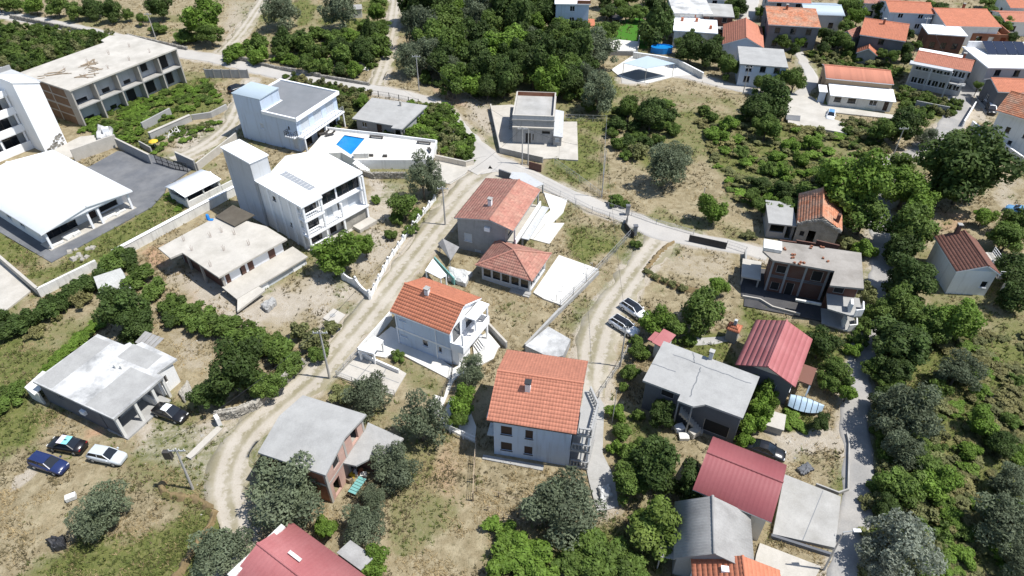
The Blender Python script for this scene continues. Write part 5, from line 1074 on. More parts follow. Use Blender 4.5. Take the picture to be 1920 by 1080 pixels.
def grey_roof():
    ze, zr = 3.4, 5.0
    h = Fr((1265, 1043), (1415, 1070), (1300, 946), ze); w, d = h.w, h.d
    r = h.root('grey_corrugated_house', 'house with weathered grey corrugated fibre-cement gable roof', 'house')
    walls(r, .3, w - .3, .3, d - .3, -.4, ze, 'greyrender'); gable(r, .3, w - .3, .3, d - .3, ze, zr, 'y', 'sheet_grey', .35, .4, .45, 'greyrender', 'sheet_grey', 'corr', .08, True, seed=40)
    o = Fr((1295, 1080), (1420, 1080), None, 3.4); x, y = G(1298, 1045, 3.6); h2 = Fr((1294, 1046), (1430, 1085), (1294, 1046), 3.6, turn=-8, w=7.2, d=6); h2.o = (h2.o[0] - .6, h2.o[1] - 5.6)
    t = h2.root('orange_roof_cottage', 'cottage with orange ribbed tile roof cut by the bottom edge', 'house'); walls(t, .3, 6.9, .3, 5.7, -.4, 3.0, 'white', {'L': row(.5, 5, 2, 1, 1, 2.1, 'w')}); gable(t, .3, 6.9, .3, 5.7, 3.0, 4.3, 'y', 'tile_orange', .3, .3, .55, 'white', 'white_clean', 'tile', .12, True, seed=41, pitch=.42)
    box(t, 'skylight', 'white_clean', 2.2, 2.8, 4.6, 5.1, 3.75, 4.02)
    s = MB(); q = thing('tin_lean_to', 'tiny rusty tin lean-to left of the grey corrugated roof', 'shelter', (*G(1255, 1035, 1.5), 0), h.a)
    MB().slab([(-.9, -.9, 2.0), (.9, -.9, 2.0), (.9, 1.2, 2.3), (-.9, 1.2, 2.3)], .06).build('roof', 'sheet_grey', q); posts(q, [(-.8, -.8), (.8, -.8)], -.2, 1.95, 'polewood', .1)
grey_roof()
def ruin():
    ze, zr = 3.4, 4.9
    h = Fr((1494, 417), (1580, 433), (1497, 362), ze); w, d = h.w, h.d
    r = h.root('stone_ruin', 'old stone house with patched orange tile roof and rubble gable', 'house')
    walls(r, .3, w - .3, .5, d - .2, -.4, ze, 'stone', {'F': [(1.6, 2.6, 0, 2.2, 'o'), (.5, 1.2, 1.0, 1.9, 'x')], 'R': [(3, 4, 1, 2, 'x')]}, t=.45)
    gable(r, .3, w - .3, .5, d - .2, ze, zr, 'y', 'tile_old', .3, .35, .5, 'stone', 'stone', 'tile', .12, True, seed=60)
    q = MB(); rr = random.Random(8)
    for i in range(46):
        a = i / 45 * math.pi; x = w / 2 - math.cos(a) * (w / 2 - .25); z = ze - .3 + (zr - ze) * (1 - abs(2 * x / w - 1)) + rr.uniform(-.15, .05); q.box(x - .2, x + .2, .0 + rr.uniform(0, .1), .48, z - .2, z + .1, rr.random())
    q.build('gable_stones', 'stone', r, kind='stuff')
    c = h.L(1571, 412, 4.0); box(r, 'chimney', 'brickdark', c[0] - .2, c[0] + .2, c[1] - .3, c[1] + .3, 3.6, 4.9)
    a = Fr((1441, 418), (1494, 424), (1446, 376), 2.5); t = a.root('slab_annex', 'grey flat concrete annex joined to the stone ruin', 'shed'); slabroof(t, rect(0, a.w, 0, a.d), 2.5, .18, 'concrete_gy'); walls(t, .15, a.w - .1, .3, a.d - .2, -.3, 2.32, 'greyrender', {'F': [(.3, 2.2, .9, 2.1, 'o'), (2.5, 3.6, .0, 2.1, 'o')]})
ruin()
def construction():
    Z = 5.6
    h = Fr((1450, 488), (1565, 508), (1437, 457), Z); w, d = h.w, h.d
    r = h.root('unfinished_brick_house', 'unfinished two-storey brick and concrete house by the road with grey slab roof', 'house', pave=False)
    pts = [(1450, 488), (1565, 508), (1556, 535), (1620, 541), (1615, 474), (1530, 462), (1437, 449), (1430, 470)]; L = [h.L(*p, Z) for p in pts]; PAVED.append([h.W(*p) for p in L])
    slabroof(r, L, Z, .25, 'concrete_br'); x1 = L[4][0]; yb = L[5][1]
    # front wall (brick in concrete frame), recessed right bay with balconies
    y0 = 1.0; xe = L[1][0] - .2
    wall(r, (.1, y0), 0, xe, -.3, Z - .25, 'brickdark', [(.6, 1.7, .3, 1.6, 'x'), (2.4, 3.4, -.2, 1.9, 'x'), (4.9, 6.2, 2.8, 4.4, 'x'), (.7, 1.9, 3.1, 4.3, 'x')])
    for x in (.25, 2.1, 4.2, xe - .1): box(r, 'column', 'greyrender', x - .13, x + .13, y0 - .03, y0 + .1, -.3, Z - .26)
    for z in (2.3, 2.55, 4.7): box(r, 'beam', 'darkrender', .2, xe, y0 - .024, y0 + .1, z, z + .18)
    wall(r, (xe + .1, -.6), 0, x1 - xe - .4, -.3, Z - .25, 'brickdark', [(.6, 1.8, 2.8, 4.6, 'x'), (.6, 1.8, 0, 2, 'x')])
    wall(r, (.1, yb), -math.pi / 2, yb - y0 - .3, -.3, Z - .25, 'brickdark', [(1, 2, 2.8, 4, 'x')]); wall(r, (x1 - .2, -.5), math.pi / 2, yb + .3, -.3, Z - .25, 'greyrender', [(2, 3.2, 3, 4.4, 'x')]); wall(r, (x1 - .2, yb - .1), math.pi, x1 - .4, -.3, Z - .25, 'greyrender')
    yf = L[2][1]
    for z in (2.4, .0): 
        slabroof(r, [(xe + .1, yf - .6), (x1 - .6, yf - 1.2), (x1 + .3, yf - .8), (x1 + .4, yf + .6), (x1 + .3, -.5), (xe + .1, -.7)], z + .2, .2, 'concrete_gy', 'balcony_slab')
        q = MB(); q.bar((x1 - .6, yf - 1.15, z + .7), (x1 + .25, yf - .75, z + .7), .14, 1.0); q.bar((x1 + .28, yf - .75, z + .7), (x1 + .36, yf + .8, z + .7), .14, 1.0); q.build('balcony_parapet', 'white', r)
        box(r, 'balcony_divider', 'white', x1 - 1.2, x1 - .9, yf - .6, yf + .5, z + .2, z + 1.5)
    box(r, 'porch_beam', 'offwhite', 3.6, 6.6, y0 - 3.0, y0 - 2.7, 1.5, 1.75); box(r, 'porch_floor', 'shadefloor', -2.2, x1, y0 - 4.0, y0 - .05, -.3, .06)  # dark floor colour stands in for the deep shade in front
    rr = random.Random(3)
    for i, (x, y) in enumerate([(1488, 479), (1491, 487), (1494, 495), (1507, 495), (1522, 464), (1468, 468), (1547, 488), (1463, 465), (1538, 466)]):
        for k in range(2):
            u, v = h.L(x, y, Z); o = MB().box(-.15, .15, -.1, .1, 0, .2).build('hollow_brick', 'brick', None, (*h.W(u + rr.uniform(-.4, .4), v + rr.uniform(-.3, .3)), Z + .002 + (.25 if k == 2 else 0) * 0), rr.uniform(0, 3)); tag(o, 'loose red hollow brick on the unfinished brick house roof', 'brick', 'bricks on the slab roof')
    t = thing('brick_stub_walls', 'low row of brick walls behind the unfinished brick house roof', 'wall', (*h.W(0, 0), 0), h.a); a0 = h.L(1466, 455, 5.0); 
    for (p, q_) in (((1463, 452), (1494, 456)), ((1494, 452), (1530, 458)), ((1532, 452), (1575, 462))):
        a_, b_ = h.L(*p, 4.6), h.L(*q_, 4.6); MB().bar((a_[0], a_[1] + .4, 2.2), (b_[0], b_[1] + .4, 2.2), .2, 4.6).build('brick_panel', 'brickdark', t)
    q = MB(); u, v = h.L(1450, 462, Z + .3); q.box(u - 1.2, u + 1.0, v - .9, v + 1.1, Z + .05, Z + .5); q.build('roof_box', 'offwhite', r)
    box(r, 'side_slab', 'concrete_lt', -3.0, -.6, 1.2, 5.2, 1.2, 1.4); posts(r, [(-2.8, 1.4), (-.8, 1.4), (-2.8, 5)], -.3, 1.2, 'mortar', .2)
construction()
pave('shaded_yard', None, [(1388, 500), (1440, 505), (1452, 560), (1390, 556)], .02, 'shadefloor')  # dark sheet painted where the house shades its left yard
sidewall(PXs([(1398, 470), (1398, 500)], .6), .9, .2, 'concrete', 'yard_wall_stub', 'short concrete wall at the shaded yard of the unfinished brick house')
sidewall(PXs([(1392, 556), (1425, 562), (1448, 576), (1500, 590)], .2), .4, .18, 'concrete_lt', 'white_kerb_wall', 'low pale edge wall below the shaded yard')
sidewall(PXs([(1292, 447), (1362, 462)], .5), 1.1, .12, 'iron', 'dark_gate', 'long dark panelled gate beside the concrete lane', cat='gate')
fence(PXs([(1362, 462), (1398, 474)]), 1.0, 'lane_fence', 'wire fence between dark gate and unfinished brick house', 1.5)
def brown_house():
    ze, zr = 3.8, 4.9
    h = Fr((1793, 508), (1850, 503), None, ze, turn=-6, w=5.3, d=7.5); r = h.root('brown_roof_house', 'pale blue house with brown tile roof among trees on the right', 'house')
    walls(r, .3, 5.1, .3, 7.2, -.4, ze, 'white', {'F': [(3.6, 4.4, 1.2, 2.2, 'w')], 'R': row(.5, 6, 3, 1.1, 1, 2.2, 'w')}); gable(r, .3, 5.1, .3, 7.2, ze, zr, 'y', 'tile_brown', .3, .35, .64, 'bluewhite', 'white_clean', 'tile', .16, True, seed=70, pitch=.36)
    chimney(r, 2.4, 7.3, 4.0, 5.8, 'brickdark', .45); box(r, 'terrace', 'concrete_lt', 5.92, 7.6, 1.0, 6.5, 2.2, 2.4); railing(r, [(6.0, 1.05), (7.5, 1.05), (7.5, 6.4)], 2.4, 1.0, 'white_clean', .5, 3); posts(r, [(7.4, 1.2), (7.4, 6.3)], -.3, 2.2, 'white', .2)
brown_house()
def edge_house():
    ze = 6.0
    h = Fr((1880, 205), (1925, 255), None, ze, turn=-47, w=14, d=9); o = G(1868, 205, ze); h.o = o
    r = h.root('right_edge_villa', 'white villa with orange-brown tile roof cut by the right edge', 'house')
    walls(r, .5, 13.5, .5, 8.5, -.4, ze, 'white', {'F': row(1, 12, 4, .7, 2.6, 3.6, 'W') + row(2, 11, 3, .6, .8, 1.5, 'W')}); gable(r, .5, 13.5, .5, 8.5, ze, ze + 1.9, 'x', 'tile_old', .5, .5, .5, 'white', 'white_clean', 'tile', .16, True, seed=75)
edge_house()
sidewall(PXs([(1822, 232), (1838, 245), (1920, 302)], .6), 1.1, .25, 'white', 'villa_wall', 'white garden wall in front of the right edge villa', capm='white_clean')
sidewall(PXs([(1806, 232), (1828, 196)], .6), 1.2, .2, 'white', 'gate_wall', 'white gate wall beside the narrow road bend')
# ================================================================== upper right village
def village(name, label, a, b, c, z, rise, axis, rm, wm, fl=2, frac=.5, style='tile', ov=.3, nF=3, nR=2, kind='W', turn=None, w=None, d=None, ch=None, z2=None):
    h = Fr(a, b, c, z, turn=turn, w=w, d=d); w, d = h.w, h.d; r = h.root(name, label); fh = z / fl
    op = {'F': [], 'R': [], 'L': []}
    for k in range(fl):
        op['F'] += row(.3, w - .9, nF, 1.1, k * fh + .9, k * fh + 2.1, kind); op['R'] += row(.3, d - .9, nR, 1.1, k * fh + .9, k * fh + 2.1, kind); op['L'] += row(.3, d - .9, nR, 1.0, k * fh + .9, k * fh + 2.1, kind)
    walls(r, .3, w - .3, .3, d - .3, -.4, z - .05, wm, op)
    if rise: gable(r, .3, w - .3, .3, d - .3, z - .05, z + rise, axis, rm, ov, ov, frac, wm if isinstance(wm, str) else wm['*'], 'white_clean', style, .15, True, seed=len(name) + int(w * 10))
    else: slabroof(r, rect(0, w, 0, d), z + .15, .22, rm)
    if ch: chimney(r, *ch, z, z + rise + .8, 'brick', .45)
    return h, r
h, r = village('tan_long_house', 'long tan house with red roof and white porch roof in front', (1548, 146), (1678, 158), (1550, 119), 4.0, .55, 'x', 'tile_salmon', 'tan', 1, .7, 'rib', .2, 0)
w = h.w
MB().slab([(1.0, -3.6, 2.2), (w + .2, -3.8, 2.2), (w + .1, .28, 2.9), (.9, .28, 2.9)], .12).build('porch_roof', 'white_metal', r); walls(r, 1.2, w - .1, -3.2, .25, -.3, 2.1, 'offwhite', {'F': [(.8, 2.0, .9, 1.8, 'W'), (3.2, 4.6, .9, 1.8, 'W'), (7, 8.4, .8, 1.8, 'w'), (9.6, 10.4, 0, 1.9, 'd')]}, sides='FRL'); PAVED.append([h.W(0, -4), h.W(w, -4), h.W(w, .3), h.W(0, .3)])
MB().slab([(-.9, -2.6, 2.3), (.6, -2.6, 2.3), (.6, .0, 2.6), (-.9, .0, 2.6)], .1).build('side_roof', 'white_metal', r); wall(r, (-.7, -2.2), 0, 1.2, -.3, 2.2, 'bluewhite')
pave('house_strip', None, [(1512, 175), (1545, 196), (1680, 216), (1670, 222), (1540, 208), (1500, 185)], .03, 'concrete_lt')
h, r = village('grey_villa', 'grey two-storey villa with salmon roof and row of upper windows', (1714, 114), (1821, 134), (1720, 93), 5.2, .7, 'x', 'tile_salmon', 'greylight', 2, .6, 'tile', .3, 7, 2, 'w', ch=(8, 4.4))
MB().slab([(-.6, -1.2, 5.0), (7.0, -1.2, 5.0), (7.0, .3, 5.1), (-.6, .3, 5.1)], .3).build('cornice', 'greylight', r); box(r, 'balcony_slab', 'greyrender', 7.2, h.w, -1.2, .28, 2.5, 2.7); posts(r, [(.2, -1), (3.5, -1), (7.0, -1)], -.3, 4.7, 'greylight', .3); box(r, 'back_roof', 'white_metal', 0, 8, h.d + .1, h.d + 2.6, 4.6, 4.8); railing(r, [(7.3, -1.1), (h.w, -1.1)], 2.7, .9, 'iron')
village('blue_grey_house', 'dark blue-grey house with orange tile roof and red chimney', (1612, 64), (1699, 77), (1619, 36), 5.0, .9, 'x', 'tile_orange', 'darkrender', 2, .8, 'tile', .3, 1, 2, 'W', ch=(4, 6.5))
village('gable_hut', 'small hut with red gable roof below the blue-grey house', (1606, 97), (1646, 103), (1607, 86), 2.2, 1.0, 'y', 'tile_orange', 'greyrender', 1, nF=0, nR=0)
village('tiny_red_house', 'tiny house with red roof between two larger village houses', (1574, 62), (1600, 70), (1573, 45), 3.0, .8, 'y', 'tile_red', 'offwhite', 1, nF=1, nR=0)
village('dark_grey_house', 'dark grey house with wide orange tile roof at the top', (1441, 45), (1540, 51), (1446, 12), 5.6, .9, 'x', 'tile_old', 'darkrender', 2, .75, 'tile', .3, 3, 1, 'W', ch=(4.5, 8))
village('orange_gable_house', 'house whose orange gable roof faces down the hill', (1354, 82), (1433, 89), (1374, 46), 3.2, 1.7, 'y', 'tile_salmon', 'bluewhite', 1, .54, 'tile', .3, 1, 0)
h, r = village('flat_white_house', 'pale house with flat white roof and small red chimneys', (1262, 58), (1346, 64), (1263, 27), 3.6, 0, 'x', 'white_metal', 'offwhite', 1, nF=3, nR=0, kind='w')
for p in ((1272, 31), (1279, 39), (1302, 32), (1306, 40), (1332, 54)): u, v = h.L(*p, 3.8); box(r, 'chimney', 'terracotta', u - .3, u + .3, v - .3, v + .3, 3.74, 4.5)
h, r = village('upper_white_roof', 'stained white flat roof building at the top edge', (1262, 26), (1310, 25), (1231, 2), 4.6, 0, 'x', 'concrete_wh', 'offwhite', 1, nF=1, nR=0, turn=-4, w=9, d=14)
village('grey_slab_house', 'grey house with cracked mottled slab roof beside the village path', (1387, 121), (1478, 128), (1390, 88), 4.4, 0, 'x', 'concrete_gy', 'bluewhite', 2, nF=3, nR=1, kind='W')
village('orange_top_house', 'pale blue house with orange hipped roof at the top edge', (1668, 22), (1725, 14), None, 4.6, 1.0, 'x', 'tile_orange', 'bluewhite', 2, .5, 'tile', .3, 2, 1, 'w', turn=-8, w=10, d=9)
village('light_blue_annex', 'small light blue house beside the orange roof top house', (1712, 32), (1752, 35), None, 3.0, .5, 'x', 'sheet_blue', 'bluewhite', 1, .5, 'rib', .3, 1, 1, 'W', turn=4, w=6, d=5)
village('corner_orange_house', 'house with broad orange roof near the upper right corner', (1774, 48), (1843, 44), None, 4.2, 1.1, 'x', 'tile_orange', 'white', 1, .7, 'tile', .3, 2, 1, 'W', turn=-4, w=12, d=12, ch=(7, 9))
village('white_flat_house', 'brick house with bright white flat sheet roof', (1740, 64), (1815, 69), (1733, 46), 3.8, 0, 'x', 'white_metal', 'brickdark', 1, nF=3, nR=1, kind='W')
h = Fr((1815, 84), (1890, 88), (1822, 62), .0); r = h.root('roofless_brick_house', 'roofless red brick house shell in the village', 'house'); walls(r, 0, h.w, 0, 7, -.3, 2.6, 'brick', {'F': row(.4, h.w - .4, 3, 1.2, .8, 2.0, 'o')}); box(r, 'wall', 'brick', h.w * .4, h.w * .4 + .2, .26, 6.7, -.3, 2.6); box(r, 'wall', 'brick', h.w * .7, h.w * .7 + .2, .26, 6.7, -.3, 2.5)
h, r = village('solar_house', 'white house with dark solar panels on its roof at right edge', (1852, 128), (1925, 132), None, 5.0, 0, 'x', 'white_metal', 'greylight', 2, nF=3, nR=1, kind='W', turn=-3, w=12, d=11)
for i in range(4): MB().slab([(3.0 + i * 2.0, 6.6, 5.35), (4.9 + i * 2.0, 6.6, 5.35), (4.9 + i * 2.0, 10.2, 6.6), (3.0 + i * 2.0, 10.2, 6.6)], .06).build('solar_panel', 'solar', r)
box(r, 'roof_room', 'white', .5, 11.5, 10.3, 10.6, 5.17, 6.4)
village('edge_red_house', 'dark walled house with orange roof at the right edge below the solar house', (1872, 171), (1925, 178), None, 4.0, .8, 'x', 'tile_orange', 'darkrender', 1, .7, 'tile', .3, 2, 1, 'w', turn=-6, w=10, d=6)
village('grey_top_house', 'grey-blue house with pale sheet roof at the top edge', (1510, 26), (1575, 32), None, 4.0, .8, 'x', 'sheet_blue', 'greylight', 1, .5, 'rib', .3, 2, 1, 'W', turn=-6, w=9, d=9)
h, r = village('blue_top_house', 'pale blue tall house behind the grove at the top edge', (1040, 8), (1092, 8), None, 7.5, 0, 'x', 'white_metal', 'bluewhite', 3, nF=1, nR=1, kind='w', turn=-3, w=8, d=7)
box(r, 'balcony_slab', 'terracotta', 7.8, 9.4, .4, 5, 2.6, 2.8); box(r, 'parapet', 'brick', 5, 8, .05, .2, 7.66, 8.4)
h, r = village('half_built_house', 'half-built brick house with open floors beside the orange gable house', (1318, 30), (1362, 36), None, 4.5, 0, 'x', 'concrete', 'brickdark', 2, nF=2, nR=1, kind='x', turn=-10, w=7, d=9)
posts(r, [(.3, -1.2), (3, -1.2), (6.5, -1.2)], -.3, 2.2, 'mortar', .25); box(r, 'balcony_slab', 'concrete', 0, 7, -1.5, .28, 2.2, 2.4)
village('edge_white_house', 'white house at the upper right among garden walls', (1885, 40), (1925, 44), None, 3.2, .7, 'x', 'tile_salmon', 'white', 1, .5, 'tile', .3, 2, 1, 'W', turn=-5, w=9, d=8)
village('back_house', 'village house with dull red roof at the very top', (1618, 5), (1655, 8), None, 4.0, .9, 'x', 'tile_red', 'offwhite', 1, .5, 'tile', .3, 2, 1, 'W', turn=-8, w=9, d=8)
village('hillside_house', 'white house behind the half-built brick house at the top', (1290, -4), (1330, -2), None, 5.0, .9, 'x', 'tile_red', 'white', 2, .5, 'tile', .3, 2, 1, 'W', turn=-8, w=9, d=8)
village('street_house', 'pale house beside the top street at the upper edge', (1440, 2), (1500, 6), None, 5.0, .9, 'x', 'tile_salmon', 'greylight', 2, .5, 'tile', .3, 2, 1, 'W', turn=-8, w=10, d=8)
village('mid_row_house', 'cream village house with salmon roof in the upper row', (1655, 40), (1690, 44), None, 3.4, .8, 'x', 'tile_salmon', 'cream', 1, .5, 'tile', .3, 1, 1, 'W', turn=-6, w=6, d=6) if False else None
village('far_corner_house', 'low white house in the far upper right corner', (1895, 14), (1930, 16), None, 3.4, .8, 'x', 'tile_orange', 'white', 1, .5, 'tile', .3, 2, 1, 'W', turn=-6, w=9, d=8)
# concrete slab beside the scrub
cs = PXs([(1472, 178), (1508, 180), (1545, 200), (1560, 222), (1590, 232), (1588, 250), (1560, 245), (1478, 232)], .5); tag(MB().prism([(p[0] - cs[0][0], p[1] - cs[0][1]) for p in cs], -.4, .5).build('concrete_slab', 'concrete_lt', None, (*cs[0], 0)), kind='structure'); PAVED.append(cs)
q = PXs([(1474, 215), (1501, 217), (1500, 227), (1474, 224)], .55); tag(MB().prism([(p[0] - q[0][0], p[1] - q[0][1]) for p in q], 0, .06).build('dark_mat', 'asphalt', None, (*q[0], .505)), 'dark grey mat on the stained concrete slab', 'mat')
# canopy on the white forecourt
pave('forecourt', None, [(1146, 130), (1185, 105), (1255, 110), (1320, 140), (1268, 142), (1215, 156), (1165, 146)], .05, 'paving')
h = Fr((1170, 119), (1212, 130), None, 2.8); t = thing('shade_canopy', 'pale blue-grey canopy on thin posts above the dry lawn', 'canopy', (*G(1212, 144), 0)); cx, cy = G(1212, 144); C4 = [(x - cx, y - cy) for x, y in PXs([(1168, 118), (1212, 130), (1266, 119), (1214, 106)], 2.8)]
MB().slab([(*p, 2.8 + (.15 if i % 2 else 0)) for i, p in enumerate(C4)], .05).build('roof', 'sheet_blue', t)
for p in C4: MB().cyl((p[0] * .96, p[1] * .96, -.1), (p[0] * .96, p[1] * .96, 2.78), .06).build('post', 'steel', t)
tag(pave('canopy_shadow_sheet', None, [(1160, 139), (1192, 130), (1241, 140), (1194, 151)], .056, 'roofgrey'), kind='structure')  # dark sheet painted in the outline of the canopy's cast shadow
sidewall(PXs([(1187, 104), (1230, 110), (1270, 118), (1318, 143)], .6), 1.3, .25, 'offwhite', 'forecourt_wall', 'long white wall behind the shade canopy', capm='white_clean')
q = MB(); cx, cy = G(1240, 97); 
for i in range(16):
    a0, a1 = 2 * math.pi * i / 16, 2 * math.pi * (i + 1) / 16; q.hexa([(math.cos(a) * r_, math.sin(a) * r_ * .6, z) for z in (-.1, 1.2) for a, r_ in ((a0, 2.4), (a1, 2.4), (a1, 2.25), (a0, 2.25))])
t = thing('round_pool', 'blue round above-ground pool behind the white wall', 'pool', (cx, cy, 0)); q.build('wall', 'plastic_blue', t); MB().face([(math.cos(2 * math.pi * i / 16) * 2.26, math.sin(2 * math.pi * i / 16) * 1.36, 1.0) for i in range(16)]).build('water', 'pool', t)
t = thing('trampoline', 'dark round trampoline on the bright lawn', 'trampoline', (*G(1154, 38), 0)); MB().cyl((0, 0, .75), (0, 0, .8), 1.9, n=20).build('mat', 'iron', t)
for i in range(6): a = i * math.pi / 3; MB().cyl((1.8 * math.cos(a), 1.8 * math.sin(a), -.05), (1.8 * math.cos(a), 1.8 * math.sin(a), .75), .05, n=6).build('leg', 'steel', t)
pave('lawn_terrace', None, [(1128, 78), (1160, 74), (1200, 78), (1196, 95), (1140, 95)], .06, 'paving')
sidewall(PXs([(1128, 97), (1196, 99)], .5), .8, .2, 'concrete_gy', 'lawn_wall', 'grey wall below the bright lawn terrace'); sidewall(PXs([(1200, 55), (1196, 92)], .4), .7, .2, 'concrete_lt', 'lawn_side_wall', 'thin pale wall on the right side of the bright lawn')
pave('village_street', None, [(1800, 100), (1850, 95), (1870, 150), (1850, 215), (1815, 160), (1835, 140)], .015, 'roadcon')
sidewall(PXs([(1716, 196), (1778, 208)], .6), 1.4, .2, 'greyrender', 'block_wall', 'long grey block wall below the grey villa scrub')
# ================================================================== yards, walls, poles, cars and small things
pave('asphalt_yard', None, [(168, 312), (220, 283), (285, 290), (360, 316), (312, 350), (308, 361), (284, 388), (96, 492), (-60, 400), (-60, 330)], .012, 'asphalt')
pave('front_yard', None, [(20, 330), (86, 288), (126, 268), (150, 256), (206, 250), (219, 256), (137, 293), (0, 345)], .04, 'concrete_lt')
pave('left_yard', None, [(-40, 470), (0, 488), (58, 545), (0, 590), (-40, 600)], .04, 'concrete_lt')
sidewall(PXs([(214, 476), (440, 355)], .8), 1.3, .5, 'offwhite', 'retaining_wall', 'long thick white retaining wall beside the hall lawn', capm='white')
sidewall(PXs([(70, 546), (180, 492)], .8), 1.2, .35, 'offwhite', 'lower_wall', 'white wall between hall lawn and hedge row')
sidewall(PXs([(-20, 466), (72, 545)], .8), 1.2, .35, 'concrete_lt', 'boundary_wall', 'pale boundary wall at the left edge of the hall lawn')
sidewall(PXs([(136, 291), (218, 262)], 1.0), 2.0, .3, 'concrete_lt', 'yard_back_wall', 'tall pale wall behind the asphalt yard'); sidewall(PXs([(219, 268), (282, 299)], .8), 1.7, .25, 'greyrender', 'yard_side_wall', 'grey rendered wall left of the iron yard gate', capm='concrete_lt')
sidewall(PXs([(331, 294), (366, 310)], .8), 1.7, .25, 'greyrender', 'gate_side_wall', 'grey wall right of the iron yard gate', capm='concrete_lt'); sidewall(PXs([(369, 312), (444, 254)], .6), 1.2, .25, 'concrete_lt', 'villa_side_wall', 'pale concrete wall from the yard gate to the pool house')
sidewall(PXs([(267, 238), (320, 210)], .5), 1.3, .3, 'concrete_gy', 'terrace_ruin_wall', 'broken concrete wall on the terrace below the hotel shell'); sidewall(PXs([(281, 256), (358, 222)], .4), 1.1, .5, 'concrete', 'lower_ruin_wall', 'lower broken concrete wall with pale top on the ruined terrace', capm='concrete_lt')
sidewall(PXs([(360, 220), (395, 215), (425, 200)], .4), .9, .3, 'concrete_gy', 'ruin_side_wall', 'grey wall stub at the end of the ruined terrace'); sidewall(PXs([(262, 270), (284, 282)], .4), 1.0, .2, 'concrete', 'ruin_stub', 'small wall stub near the yellow parasol')
def panels(pts, h, n, label):
    a, b = PXs(pts); d = Vector((b[0] - a[0], b[1] - a[1])); t = thing('panel_wall', label, 'wall', (*a, 0), math.atan2(d.y, d.x)); L = d.length
    for i in range(n): box(t, 'panel', 'greyrender', L * i / n + .08, L * (i + 1) / n - .08, -.06, .06, -.2, h)
    for i in range(n + 1): box(t, 'post', 'mortar', L * i / n - .1, L * i / n + .1, -.1, .1, -.2, h + .15)
panels([(387, 145), (467, 146)], 1.7, 5, 'grey concrete panel wall along the lane behind the hotel terrace')
def irongate(pts, h, label):
    a, b = PXs(pts); d = Vector((b[0] - a[0], b[1] - a[1])); t = thing('iron_gate', label, 'gate', (*a, 0), math.atan2(d.y, d.x)); L = d.length; q = MB()
    for z in (.1, h * .5, h): q.bar((0, 0, z), (L, 0, z), .07)
    for i in range(4): q.bar((L * i / 3, 0, .05), (L * i / 3, 0, h), .08)
    q.build('gate_frame', 'iron', t); q = MB()
    for i in range(int(L / .18)): q.bar((i * .18, 0, .1), (i * .18, 0, h), .03)
    q.build('bars', 'iron', t)
irongate([(294, 306), (330, 318)], 1.6, 'open black iron gate leaf left of its centre post'); irongate([(330, 318), (353, 322)], 1.6, 'closed black iron gate leaf beside the grey wall')
# white wall with pillars and scallops along the dirt lane
def scallop(pts, n, h, label):
    P = PXs(pts); t = thing('scalloped_wall', label, 'wall', (*P[0], 0)); ox, oy = P[0]; segs = []
    for a, b in zip(P[:-1], P[1:]): segs.append((Vector((a[0] - ox, a[1] - oy)), Vector((b[0] - ox, b[1] - oy))))
    for (a, b), k in zip(segs, n):
        d = (b - a); L = d.length; ang = math.atan2(d.y, d.x)
        for i in range(k):
            q = MB(); s0 = L * i / k; s1 = L * (i + 1) / k; m = 8
            for j in range(m):
                u0, u1 = j / m, (j + 1) / m; z = lambda u: h * (.62 + .38 * (2 * u - 1) ** 2); x0, x1 = s0 + (s1 - s0) * u0, s0 + (s1 - s0) * u1
                q.hexa([(x0, -.1, -.2), (x1, -.1, -.2), (x1, .1, -.2), (x0, .1, -.2), (x0, -.1, z(u0)), (x1, -.1, z(u1)), (x1, .1, z(u1)), (x0, .1, z(u0))])
            o = q.build('wall_panel', 'white', t, (a.x, a.y, 0), ang)
        for i in range(k + 1):
            p = a + d * i / k; q = MB(); q.box(-.18, .18, -.18, .18, -.2, h * 1.05); q.lathe([(.02, h * 1.05), (.16, h * 1.05 + .1), (.13, h * 1.05 + .25), (.02, h * 1.05 + .3)]); q.build('pillar', 'white', t, (p.x, p.y, 0), ang)
scallop([(644, 522), (668, 535), (694, 560)], (1, 1), 1.2, 'white scalloped wall where the garden meets the dirt lane')
scallop([(694, 560), (728, 492), (775, 425), (815, 375)], (4, 5, 4), .7, 'long low white pillared wall along the dirt lane')
stonewall(PXs([(569, 684), (545, 708), (522, 732), (483, 764), (445, 780), (410, 786)]), 1.1, .5, 'dry_stone_wall', 'curved dry stone wall along the dirt lane', 5)
stonewall(PXs([(20, 32), (90, 46), (160, 60), (215, 74)], .3), .9, .4, 'lane_stone_wall', 'rubble wall along the top left lane', 6, .45); stonewall(PXs([(420, 104), (470, 116), (530, 130), (600, 143), (690, 158)], .2), .6, .35, 'orchard_stone_wall', 'low rubble wall along the orchard side of the lane', 7, .45)
stonewall(PXs([(240, 68), (330, 88), (350, 92)], .2), .7, .35, 'corner_stone_wall', 'low rubble wall at the lane corner behind the hotel shell', 8, .45)
sidewall(PXs([(353, 858), (412, 801)], .1), .12, .7, 'concrete_lt', 'gate_sill', 'pale concrete strip across the carport yard entrance'); sidewall(PXs([(405, 782), (410, 790)], .8), 1.2, .4, 'white', 'gate_pillar', 'white gate pillar at the end of the dry stone wall')
sidewall(PXs([(968, 312), (1005, 326), (1040, 340)], .3), .6, .2, 'concrete_gy', 'lane_kerb_wall', 'low grey wall along the lane above the red tile house') if False else None
